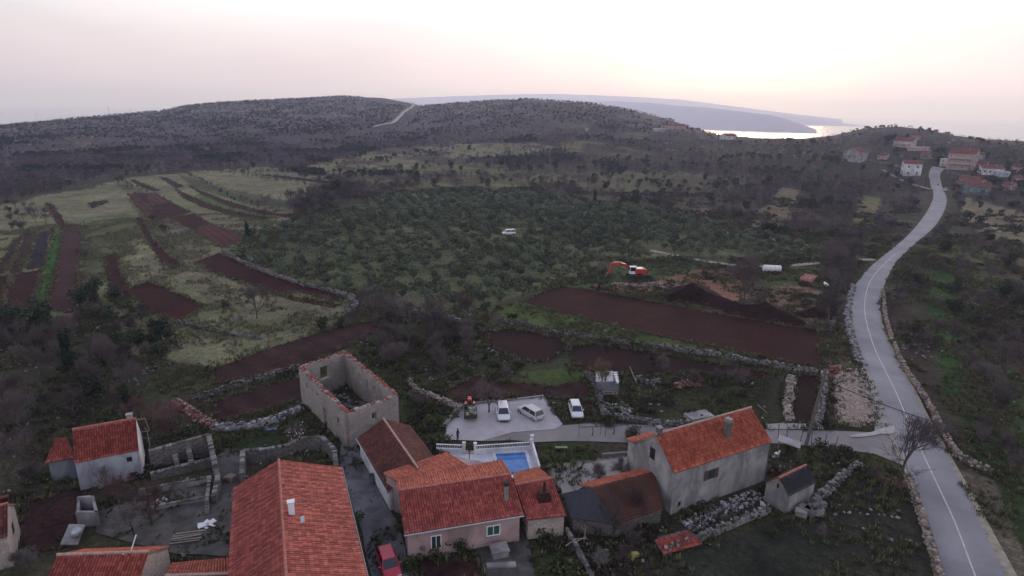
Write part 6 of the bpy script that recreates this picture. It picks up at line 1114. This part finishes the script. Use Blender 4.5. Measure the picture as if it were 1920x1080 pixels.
# ------------------------------------------------------------------ soil heap
def heap(name, label, pts, h, mat, cat='soil heap'):
    P = [G(*p) for p in pts]; o0 = P[0].copy(); x0 = min(p.x for p in P); x1 = max(p.x for p in P); y0 = min(p.y for p in P); y1 = max(p.y for p in P); nx, ny = 90, 50; X, Y = np.meshgrid(np.linspace(x0 - 2, x1 + 2, nx), np.linspace(y0 - 2, y1 + 2, ny)); Q = np.array([[p.x, p.y] for p in P]); dmin = np.full(X.shape, 1e9)
    for i in range(len(Q) - 1):
        a, b = Q[i], Q[i + 1]; d = b - a; t = np.clip(((X - a[0]) * d[0] + (Y - a[1]) * d[1]) / (d @ d), 0, 1); hh = h[i] + (h[i + 1] - h[i]) * t; dd = np.hypot(X - a[0] - t * d[0], Y - a[1] - t * d[1]) / (hh * 1.9 + .3); dmin = np.where(dd < dmin, dd, dmin); 
        Z_ = (np.clip(1 - dd, 0, 1) ** .85) * hh; Z = Z_ if i == 0 else np.maximum(Z, Z_)
    Z = Z * (.75 + .5 * fbm(X / 2.2, Y / 2.2, 4, 91)) + (fbm(X / .8, Y / .8, 3, 92) - .5) * .35 * (Z > .05); Z = Z - .08; V = np.stack([X - o0.x, Y - o0.y, Z], -1).reshape(-1, 3); i = (np.arange(ny - 1) * nx)[:, None]; j = np.arange(nx - 1)[None, :]; Fc = np.stack([i + j, i + j + 1, i + nx + j + 1, i + nx + j], -1).reshape(-1, 4); return setp(link_mesh(name, npmesh(name, V, Fc, M[mat]), None, o0), label, cat)
heap('soil_heap', 'long dark red soil heap behind the big ploughed field', [(1262, 560), (1300, 556), (1330, 562), (1390, 585), (1430, 590), (1490, 605)], [1.6, 3.4, 1.8, 1.7, 2.6, 1.2], 'soil_dark')
heap('soil_heap', 'small dark soil heap at the right end of the ploughed field', [(1505, 590), (1530, 588), (1545, 595)], [1.0, 1.6, .8], 'soil_dark')
# ------------------------------------------------------------------ pole, wires, posts
pb = G(1511, 836); rt = empty('utility_pole', pb, 0, 'leaning wooden utility pole beside the side road with a wire to the right', 'utility pole'); lean = Vector((1.0, .2, 0)); mb = MB(); mb.bar((0, 0, 0), lean + Vector((0, 0, 10.3)), .22, .14, 9); mb.build('pole', simple('pole_wood', (.11, .10, .10), .9, .3, 3), rt); mb = MB(); mb.bar(lean * .96 + Vector((-.4, .1, 9.8)), lean * .96 + Vector((.4, .1, 9.8)), .05); mb.build('crossarm', M['wood'], rt)
for sx in (-.35, .35): mb = MB(); mb.bar(lean * .96 + Vector((sx, .1, 9.8)), lean * .96 + Vector((sx, .1, 10.1)), .05, .04, 6); mb.build('insulator', M['digwhite'], rt)
wa = pb + Vector((.95, .2, 9.0)); wb = G(1925, 822, 7.0); d = wb - wa; wb = wb + d * .4; rt2 = []
mb = MB(); n_ = 40; d = wb - wa
for k in range(n_):
    f0, f1 = k / n_, (k + 1) / n_; mb.bar(d * f0 + Vector((0, 0, -2.2 * 4 * f0 * (1 - f0) * .6)), d * f1 + Vector((0, 0, -2.2 * 4 * f1 * (1 - f1) * .6)), .045, n=4, cap=False)
setp(link_mesh('overhead_wire', mb.mesh('overhead_wire', M['black']), None, wa), 'thin dark overhead wire running right from the utility pole across the road', 'wire')
for k, (x, y) in enumerate([(1459, 822), (1474, 825), (1500, 830), (1521, 834), (1546, 838), (1565, 843)]):
    mb = MB(); mb.bar((0, 0, 0), (.15 * (k % 3 - 1), 0, 1.9), .05, .04, 5); o = setp(link_mesh('fence_post', mb.mesh('fence_post', M['brown']), None, G(x, y)), 'thin dark garden fence post below the side road near the utility pole', 'post', 'garden fence posts below the side road')
lb = G(838, 850); 
# lamp post at the terrace and terrace lamp
for (x, y, h, lab) in ((842, 848, 1.9, 'dark post standing against the left white balustrade'), (880, 868, 1.5, 'thin garden lamp on the pool terrace')):
    rt = empty('garden_lamp', G(x, y), 0, lab, 'lamp'); mb = MB(); mb.bar((0, 0, 0), (0, 0, h), .05); mb.build('post', M['trim'], rt); mb = MB(); mb.ball((0, 0, h + .08), .13, 8, 6); mb.build('lamp_head', M['trim'], rt)
# vine trellis beside the lane
for (x, y, lab) in ((1110, 818, 'left gnarled vine trained on wires beside the lane'), (1150, 816, 'right gnarled vine trained on wires beside the lane')):
    rt = empty('grape_vine', G(x, y), 0, lab, 'vine', 'vines trained beside the lane'); mb = MB(); mb.bar((0, 0, 0), (.1, 0, .7), .08, .06, 6); mb.bar((.1, 0, .7), (0, 0, 1.3), .06, .05, 6)
    for sx in (-1, 1):
        p0 = Vector((0, 0, 1.3))
        for k in range(5): p1 = p0 + Vector((sx * .32, random.uniform(-.05, .05), random.uniform(-.12, .16))); mb.bar(p0, p1, .045, .035, 5); p0 = p1
    mb.build('trunk', M['bark'], rt)
    mb = MB()
    for sx in (-1.7, 1.7): mb.bar((sx, 0, 0), (sx, 0, 1.7), .035, n=5)
    mb.bar((-1.7, 0, 1.4), (1.7, 0, 1.4), .015, n=4); mb.build('stake', M['brown'], rt)
# ------------------------------------------------------------------ white shed in the walled plot and odds and ends
b = Bld('white_shed', 'small shed with pale sheets on its roof and a bluish front, in the walled plot', 'shed', (1120, 733), (1158, 731), 0.01); o0 = b.a; mb = MB(); cc = [rel(1118, 738, 0), rel(1160, 735, 0), rel(1157, 715, 0), rel(1118, 717, 0)]; mb.prism(cc, (0, 0, 1.7)); mb.build('wall', M['greyblue'], b.root); b.roof = None
for (x0, x1) in ((1117, 1129), (1130, 1134), (1137, 1150)): mb = MB(); mb.prism([rel(x0, 716, 1.75), rel(x1, 715, 1.75), rel(x1 - 1, 696, 2.3), rel(x0, 697, 2.3)], (0, 0, .06)); mb.build('roof_sheet', simple('pale_sheet', (.46, .44, .45), .6, .2, 2), b.root)
mb = MB()
for k in range(5): mb.box(rel(1153 + k * 1.2, 700 + k * 4, 1.9), (.5, .35, .25), .3 * k, jit=.05)
mb.build('roof_weights', M['digwhite'], b.root)
rt = empty('wooden_frame', G(1132, 752), 0, 'weathered open timber frame in front of the white shed', 'frame'); mb = MB()
for x in (0, 1.9): mb.bar((x, 0, 0), (x, 0, 1.1), .05)
mb.bar((0, 0, 1.1), (1.9, 0, 1.15), .06); mb.bar((0, .8, 1.1), (1.9, .8, 1.1), .06); mb.bar((0, 0, 1.1), (0, .8, 1.1), .05); mb.bar((1.9, 0, 1.1), (1.9, .8, 1.1), .05); mb.build('timbers', M['wood'], rt)
def plank(label, P, Q, z0, z1, r=.07, name='timber_pole', mat='wood'): a = G(*P); b_ = G(*Q); mb = MB(); mb.bar((0, 0, z0), (b_ - a) + Vector((0, 0, z1)), r, r * .8, 6); return setp(link_mesh(name, mb.mesh(name, M[mat]), None, a), label, 'timber')
plank('pale timber pole leaning beside the white shed', (1193, 722), (1180, 697), .4, .9, .08); plank('pale pole lying behind the grey house roof ridge', (1420, 762), (1438, 775), .3, .1, .06); plank('long pale stick lying in the grass below the utility pole', (1577, 861), (1596, 871), .12, .12, .05); plank('upright timber post in the thicket below the old barn', (1095, 1018), (1096, 1018), 0, 1.7, .07)
for k, (P, Q) in enumerate((((1060, 1035), (1080, 1023)), ((1078, 1022), (1100, 1022)), ((1080, 1027), (1098, 1018)))): plank(('long pale board lying across the garden wall', 'short pale board on the scrap pile by the garden wall', 'tilted pale board on the scrap pile by the garden wall')[k], P, Q, .7, .75, .06, 'scrap_board')
rt = empty('well_cover', G(1310, 783), .35, 'pale patched concrete slab at the end of the white topped wall', 'slab'); mb = MB(); mb.box((0, 0, .25), (3.6, 2.0, .5)); mb.build('block', M['concrete'], rt, bevel=.04); mb = MB(); mb.bar((.2, -.3, .5), (.2, -.3, .515), .22, n=12); mb.build('dark_hole_disc', M['dark'], rt)  # hole is a thin disc, its inner shade painted on
rt = empty('lean_shelter', G(1478, 843), -.5, 'low shelter of a tilted grey board behind the dark roofed hut', 'shelter'); mb = MB(); mb.box((0, 0, 1.1), (2.6, 1.7, .08), 0, Matrix.Rotation(.12, 3, 'Y')); mb.build('board', M['concrete'], rt); mb = MB()
for x, y in ((-1.1, -.7), (1.1, -.7), (-1.1, .7), (1.1, .7)): mb.bar((x, y, 0), (x, y, 1.08 - x * .12), .05)
mb.build('leg', M['wood'], rt)
def chair(p, rz, lab):
    rt = empty('plastic_chair', p, rz, lab, 'chair'); mb = MB(); mb.box((0, 0, .44), (.45, .45, .04)); mb.build('seat', M['fence_white'], rt); mb = MB(); mb.box((-.22, 0, .68), (.04, .45, .45)); mb.build('backrest', M['fence_white'], rt)
    for x in (-.19, .19):
        for y in (-.19, .19): mb = MB(); mb.bar((x, y, 0), (x * .9, y * .9, .43), .025); mb.build('leg', M['fence_white'], rt)
chair(G(1456, 856), 2.2, 'white plastic chair beside the tilted grey shelter'); chair(G(1430, 953), .6, 'white plastic chair lying by the wall left of the hut')
for (x, y, s_, lab) in ((1180, 1050, .55, 'larger yellow mossy block in the thicket at the bottom'), (1192, 1043, .4, 'smaller yellow mossy block in the thicket at the bottom')): mb = MB(); mb.box((0, 0, s_ / 2), (s_ * 1.3, s_, s_), .4, jit=.06); setp(link_mesh('mossy_block', mb.mesh('mossy_block', simple('yellow_moss', (.27, .26, .07), .9, .3, 3)), None, G(x, y)), lab, 'block')
b = Bld('tiled_shelter', 'tiny red tiled shelter roof in the rough plot below the grey house', 'shelter', (1240, 1038), (1300, 1022), .6); o0 = b.a; roofslope('roof', [rel(1245, 1040, .5), rel(1318, 1020, .5), rel(1290, 995, 1.3), rel(1228, 1012, 1.3)], M['tile_red'], b.root); mb = MB(); cc = [rel(1250, 1036, 0), rel(1312, 1018, 0), rel(1288, 1002, 0), rel(1232, 1016, 0)]; mb.prism([Vector((p.x, p.y, 0)) for p in cc], (0, 0, .55)); mb.build('wall', M['stone_dark'], b.root)
mb = MB(); mb.box((0, 0, .01), (1.6, 1.1, .02), .2); setp(link_mesh('blue_sheet', mb.mesh('blue_sheet', simple('faded_blue_sheet', (.16, .20, .30), .6, .4, 2)), None, G(508, 803) + Vector((0, 0, .05))), 'faded blue plastic sheet lying on the grass by the white tumbled wall', 'plastic sheet')
mb = MB(); mb.box((0, 0, .1), (2.6, .5, .2), .1, jit=.05); setp(link_mesh('bench_slab', mb.mesh('bench_slab', M['concrete']), None, G(940, 1062) + Vector((0, 0, .04))), 'long pale slab lying on the small terrace below the green window', 'slab')
# ------------------------------------------------------------------ person
M['cloth_dark'] = simple('dark_clothes', (.012, .012, .016), .9, .3, 8); M['skin'] = simple('skin', (.35, .20, .15), .6, .1, 8); M['hair'] = simple('dark_hair', (.012, .010, .009), .8, .2, 10); M['paper'] = simple('white_paper', (.7, .7, .7), .8, .05)
def person(p, rz, label, paper=True):
    J = {'pel': (0, 0, .95, .15), 'sp': (0, 0, 1.15, .14), 'ch': (.01, 0, 1.36, .155), 'nk': (.02, 0, 1.52, .06), 'hb': (.03, 0, 1.62, .085), 'ht': (.04, 0, 1.72, .075),
         'lh': (0, .10, .92, .09), 'lk': (.04, .12, .50, .062), 'la': (0, .13, .09, .042), 'lt': (.14, .15, .04, .035), 'rh': (0, -.10, .92, .09), 'rk': (.02, -.12, .50, .062), 'ra': (-.03, -.13, .09, .042), 'rt': (.11, -.15, .04, .035),
         'ls': (.01, .19, 1.43, .062), 'le': (.05, .25, 1.16, .045), 'lw': (.28, .16, 1.12, .032), 'lf': (.36, .13, 1.13, .026), 'rs': (.01, -.19, 1.43, .062), 're': (.06, -.25, 1.16, .045), 'rw': (.28, -.14, 1.12, .032), 'rf': (.36, -.11, 1.13, .026)}
    E_ = ['pel sp', 'sp ch', 'ch nk', 'nk hb', 'hb ht', 'pel lh', 'lh lk', 'lk la', 'la lt', 'pel rh', 'rh rk', 'rk ra', 'ra rt', 'ch ls', 'ls le', 'le lw', 'lw lf', 'ch rs', 'rs re', 're rw', 'rw rf']; ks = list(J); me = bpy.data.meshes.new('person'); me.from_pydata([J[k][:3] for k in ks], [tuple(ks.index(q) for q in e.split()) for e in E_], []); me.materials.append(M['cloth_dark']); o = link_mesh('person', me, None, p); o.rotation_euler = (0, 0, rz)
    md = o.modifiers.new('skin', 'SKIN'); md.use_smooth_shade = True
    for i, k in enumerate(ks): me.skin_vertices[0].data[i].radius = (J[k][3], J[k][3] * (1.25 if k in ('ch', 'sp', 'pel') else 1)); me.skin_vertices[0].data[i].use_root = (k == 'pel')
    s = o.modifiers.new('sub', 'SUBSURF'); s.levels = s.render_levels = 1; setp(o, label, 'person')
    mb = MB(); mb.ball((.06, 0, 1.66), (.085, .075, .115), 12, 8); mb.box((.15, 0, 1.65), (.035, .03, .04)); f = mb.build('head', M['skin'], o, True); mb = MB(); mb.ball((.04, 0, 1.70), (.098, .09, .105), 12, 8); mb.build('hair', M['hair'], o, True)
    for sy in (-1, 1):
        mb = MB(); mb.ball((.40, sy * .11, 1.13), (.05, .035, .022), 8, 5)
        for k in range(4): mb.bar((.43, sy * (.085 + k * .017), 1.13), (.43 + (.055, .065, .06, .048)[k], sy * (.08 + k * .018), 1.12), .008, .006, 5)
        mb.bar((.40, sy * .075, 1.135), (.43, sy * .05, 1.15), .009, .007, 5); mb.build('hand', M['skin'], o, True)
    if paper: mb = MB(); mb.box((.46, 0, 1.16), (.30, .22, .012), 0, Matrix.Rotation(-.5, 3, 'Y')); q = mb.mesh('paper_sheet', M['paper']); q = link_mesh('paper_sheet', q, None, p); q.rotation_euler = (0, 0, rz); setp(q, 'white sheet of paper in the hands of the standing person', 'paper')
    return o
person(G(858, 827), math.radians(-25), 'person in dark clothes standing on the lane looking at a white sheet')
# rider and scooter far up the road
sp_ = GT(1758, 349) + Vector((0, 0, .15)); rt = empty('motorcycle', sp_, math.radians(75), 'small dark motorcycle on the upper road near the village', 'motorcycle')
for x in (-.65, .65): mb = MB(); mb.bar((x, -.05, .3), (x, .05, .3), .3, n=14); mb.build('wheel', M['black'], rt)
mb = MB(); mb.box((0, 0, .62), (.9, .25, .35)); mb.bar((.65, 0, .3), (.45, 0, 1.0), .04); mb.bar((.45, -.3, 1.02), (.45, .3, 1.02), .03); mb.build('body', M['trim'], rt, bevel=.03); mb = MB(); mb.box((-.3, 0, .84), (.6, .26, .1)); mb.build('seat', M['black'], rt)
# ------------------------------------------------------------------ houses of the far hamlet
M['roof_far'] = tilemat('far_red_tiles', (.23, .085, .072), (.29, .12, .10), (.17, .08, .07), .5, .6); M['cream'] = plaster('cream_render', (.58, .52, .46), (.44, .38, .33)); M['pinkstone'] = plaster('pinkish_brick_render', (.36, .26, .23), (.48, .42, .38)); M['teal'] = plaster('teal_render', (.15, .21, .22), (.12, .16, .17))
def fhouse(label, px, py, wpx, h, dep, rise, yaw, wall, roof='roof_far', rows=1, cols=3, hip=False, name='village_house', cat='house', group='houses of the far hamlet', off=0, balc=False, side=True):
    p = GT(px, py); D_ = float(np.linalg.norm(np.array(p) - CP)); Wm = wpx / F * (np.array(p) - CP) @ FW; az = math.atan2(p.x, p.y); rt = empty(name, p - Vector((0, 0, .6)), -az + math.radians(yaw), label, cat, group); w = Wm / 2; d = dep
    h += .6; mb = MB(); mb.prism([(-w, 0, 0), (-w, d, 0), (-w, d, h), (-w, d / 2, h + rise), (-w, 0, h)] if not hip else [(-w, 0, 0), (-w, d, 0), (-w, d, h), (-w, 0, h)], (2 * w, 0, 0)); mb.build('wall', M[wall], rt)
    e = .4; sl = rise / (d / 2)
    if roof:
        if hip:
            mb = MB(); mb.add([(-w - e, -e, h), (w + e, -e, h), (w + e, d + e, h), (-w - e, d + e, h), (-w + d * .45, d / 2, h + rise), (w - d * .45, d / 2, h + rise)], [(0, 3, 2, 1), (0, 1, 5, 4), (1, 2, 5), (2, 3, 4, 5), (3, 0, 4)]); mb.build('roof', M['roof_far'], rt)
        else:
            for sg in (0, 1):
                y0 = -e if sg == 0 else d + e; roofslope('roof', [(-w - e, y0, h - e * sl + .12), (w + e, y0, h - e * sl + .12), (w + e, d / 2, h + rise + .12), (-w - e, d / 2, h + rise + .12)], M[roof], rt, 1.0, 1.0, .03)
    for r in range(rows):
        for c in range(cols):
            x = -w + 2 * w * (c + .5) / cols; z = .6 + (h - .6) * (r + .52) / rows; mb = MB(); mb.box((x, -.02, z), (.95, .1, 1.2)); f = mb.build('window', M['frame' if wall != 'white' else 'trim'], rt); mb = MB(); mb.box((x, -.07, z), (.75, .06, 1.0)); mb.build('pane', M['glass'], f)
        if side:
            for y in (d * .3, d * .7):
                for sx in (-1, 1): z = .6 + (h - .6) * (r + .52) / rows; mb = MB(); mb.box((sx * (w + .02), y, z), (.1, .9, 1.1)); mb.build('window', M['glass'], rt)
    if balc:
        for r in range(1, rows + 0): z = .6 + (h - .6) * r / rows; mb = MB(); mb.box((0, -.75, z), (w * 1.7, 1.5, .16)); mb.build('balcony_slab', M['concrete'], rt); mb = MB(); mb.box((0, -1.45, z + .95), (w * 1.7, .06, .06)); [mb.box((-w * .85 + w * 1.7 * k / 12, -1.45, z + .5), (.05, .05, .9)) for k in range(13)]; mb.build('balcony_rail', M['fence_white'], rt)
    mb = MB(); mb.box((w * .4, d * .4, h + rise * .9), (.5, .5, 1.4)); mb.build('chimney', M['concrete'], rt); return rt
fhouse('grey gabled house standing apart left of the hamlet', 1618, 305, 28, 6.6, 12, 3.0, 62, 'grey', rows=1, cols=2)
fhouse('white house with a red roof on the slope above the hamlet', 1691, 277, 32, 4.6, 8, 2.2, -20, 'cream', rows=2, cols=3, balc=True)
fhouse('long low colonnaded building right below the upper white house', 1722, 285, 36, 2.8, 5, .3, 8, 'pinkstone', None, rows=1, cols=7, side=False)
fhouse('square white block with a red roof just left of the upper road', 1709, 331, 29, 7.6, 8, 1.9, 12, 'white', rows=2, cols=2)
fhouse('big pinkish three storey house at the top of the road', 1797, 320, 42, 10.4, 11, 3.0, -12, 'pinkstone', rows=3, cols=4, balc=True)
fhouse('low cream annex joined to the left of the big pinkish house', 1771, 313, 18, 4.8, 8, .4, -12, 'cream', None, rows=2, cols=2)
fhouse('white villa with columns at the far right', 1860, 330, 34, 4.0, 9, 1.8, 18, 'white', rows=1, cols=4)
fhouse('low white wing at the right end of the villa', 1880, 333, 22, 3.0, 7, .3, 18, 'bluewhite', None, rows=1, cols=2)
fhouse('pink house with a low tiled roof below the big pinkish house', 1818, 350, 30, 3.4, 9, 1.8, 8, 'pink', rows=1, cols=3)
fhouse('teal green house half hidden in trees below the pink one', 1834, 365, 38, 4.6, 8, 1.8, 20, 'teal', rows=1, cols=3)
fhouse('small white gabled house on the skyline in front of the water', 1372, 262, 24, 3.2, 10, 2.2, 40, 'white', rows=1, cols=2)
fhouse('long pink row of low houses at the end of the stony hill', 1263, 244, 42, 4.0, 9, 1.6, 6, 'pink', rows=1, cols=7)
fhouse('long low white wall house left of the pink row', 1236, 247, 22, 2.4, 6, .6, 4, 'bluewhite', None, rows=1, cols=4, side=False)
fhouse('tiny lilac gabled house right of the pink row', 1310, 250, 10, 3.0, 7, 1.8, 30, 'pink', rows=1, cols=1)
fhouse('small white house at the far right edge below the villa', 1906, 345, 14, 3.0, 7, 1.2, 10, 'white', rows=1, cols=2)
fhouse('tiny pale hut at the foot of the stony hill', 1101, 246, 6, 2.6, 5, .8, 15, 'cream', rows=1, cols=1)
fhouse('small grey roofed house half hidden above the upper white house', 1716, 263, 16, 3.4, 8, 1.8, 15, 'grey', rows=1, cols=2)
fhouse('small cream house low between the villa and the pinkish house', 1838, 318, 14, 3.0, 7, 1.6, -15, 'cream', rows=1, cols=2)
for lab_, x_, y_, w_, h_, wl_ in (('low pale outbuilding between the grey gabled house and the white block', 1652, 300, 15, 2.8, 'cream'), ('small tiled house behind the white block near the road', 1733, 300, 15, 3.2, 'grey'), ('small pale house beyond the big pinkish house', 1838, 300, 12, 3.0, 'bluewhite'), ('tiny house among trees right of the villa', 1908, 325, 12, 2.8, 'cream'), ('low grey shed left of the teal house', 1795, 352, 11, 2.4, 'stone_dark'), ('small pinkish house at the far right below the villa', 1886, 358, 16, 3.0, 'pink')): fhouse(lab_, x_, y_, w_, h_, 7, 1.3, (x_ * 7) % 40 - 20, wl_, rows=1, cols=2)
stone_wall([(1628, 303), (1650, 307), (1672, 311), (1690, 316)], .8, 1.6, .5, 'rubble_pale', 1, 'pale wall running right from the grey gabled house', 'boundary_wall', True, cat='wall')
stone_wall([(1775, 325), (1800, 332), (1826, 338), (1850, 344)], .8, 1.6, .5, 'rubble_pale', 1, 'pale wall below the big pinkish house', 'boundary_wall', True, cat='wall')
stone_wall([(1850, 348), (1875, 356), (1900, 364)], .8, 1.2, .5, 'rubble_pale', 1, 'pale wall below the white villa', 'boundary_wall', True, cat='wall')
# power masts on the skyline
for x, y, h in ((70, 230, 13), (206, 217, 14), (245, 213, 8)):
    rt = empty('power_mast', GT(x, y + 2), 0, {70: 'power mast furthest left on the skyline', 206: 'tallest power mast on the left skyline', 245: 'shortest power mast on the left skyline'}[x], 'mast', 'power masts on the left skyline'); mb = MB(); mb.bar((-.9, 0, 0), (0, 0, h), .12, .08, 4); mb.bar((.9, 0, 0), (0, 0, h), .12, .08, 4); mb.build('mast', M['metal'], rt); mb = MB(); mb.bar((-2, 0, h * .85), (2, 0, h * .85), .1, n=4); mb.build('crossarm', M['metal'], rt)

def junk(name, label, cat, px, py, parts, rz=0):
    rt = empty(name, G(px, py) + Vector((0, 0, .1)), rz, label, cat)
    for nm, mt, fn in parts: mb = MB(); fn(mb); mb.build(nm, M[mt], rt)
    return rt
junk('timber_stack', 'stack of weathered planks in the corner of the grey yard', 'timber', 352, 1012, [('planks', 'wood', lambda mb: [mb.box((random.uniform(-.2, .2), k * .22 - .5, .08 + (k % 3) * .1), (2.6, .18, .07), random.uniform(-.1, .1)) for k in range(7)])], .3)
junk('plastic_sheeting', 'crumpled pale sheeting lying against the farmhouse side of the yard', 'sheeting', 392, 985, [('sheet', 'digwhite', lambda mb: [mb.box((random.uniform(-.8, .8), random.uniform(-.5, .5), random.uniform(.03, .2)), (.7, .5, .04), random.uniform(0, 3), Matrix.Rotation(random.uniform(-.5, .5), 3, 'X'), .06) for k in range(8)])], .2)
junk('block_pile', 'small pile of grey blocks beside the terrace wall in the yard', 'blocks', 300, 948, [('blocks', 'concrete', lambda mb: [mb.box((random.uniform(-.7, .7), random.uniform(-.4, .4), .1 + (k % 3) * .18), (.4, .2, .2), random.uniform(0, 3)) for k in range(12)])])
junk('blue_barrel', 'dull blue barrel standing in the alley beside the white wall', 'barrel', 697, 905, [('barrel', 'greyblue', lambda mb: mb.bar((0, 0, 0), (0, 0, .9), .3, .3, 14)), ('lid', 'trim', lambda mb: mb.bar((0, 0, .9), (0, 0, .94), .31, .31, 14))])
junk('firewood_pile', 'low pile of cut firewood under the ruined enclosure wall', 'firewood', 425, 905, [('logs', 'wood', lambda mb: [mb.bar((random.uniform(-.1, .1), (k % 6) * .22 - .6, .1 + (k // 6) * .2), (.9, (k % 6) * .22 - .6, .1 + (k // 6) * .2), .1, .1, 7) for k in range(16)])], 1.2)
junk('garden_bench', 'dark bench against the lane side of the grassy plot', 'bench', 1052, 846, [('seat', 'wood', lambda mb: mb.box((0, 0, .45), (1.5, .4, .06))), ('leg', 'trim', lambda mb: mb.box((-.6, 0, .21), (.08, .36, .42))), ('leg', 'trim', lambda mb: mb.box((.6, 0, .21), (.08, .36, .42)))])
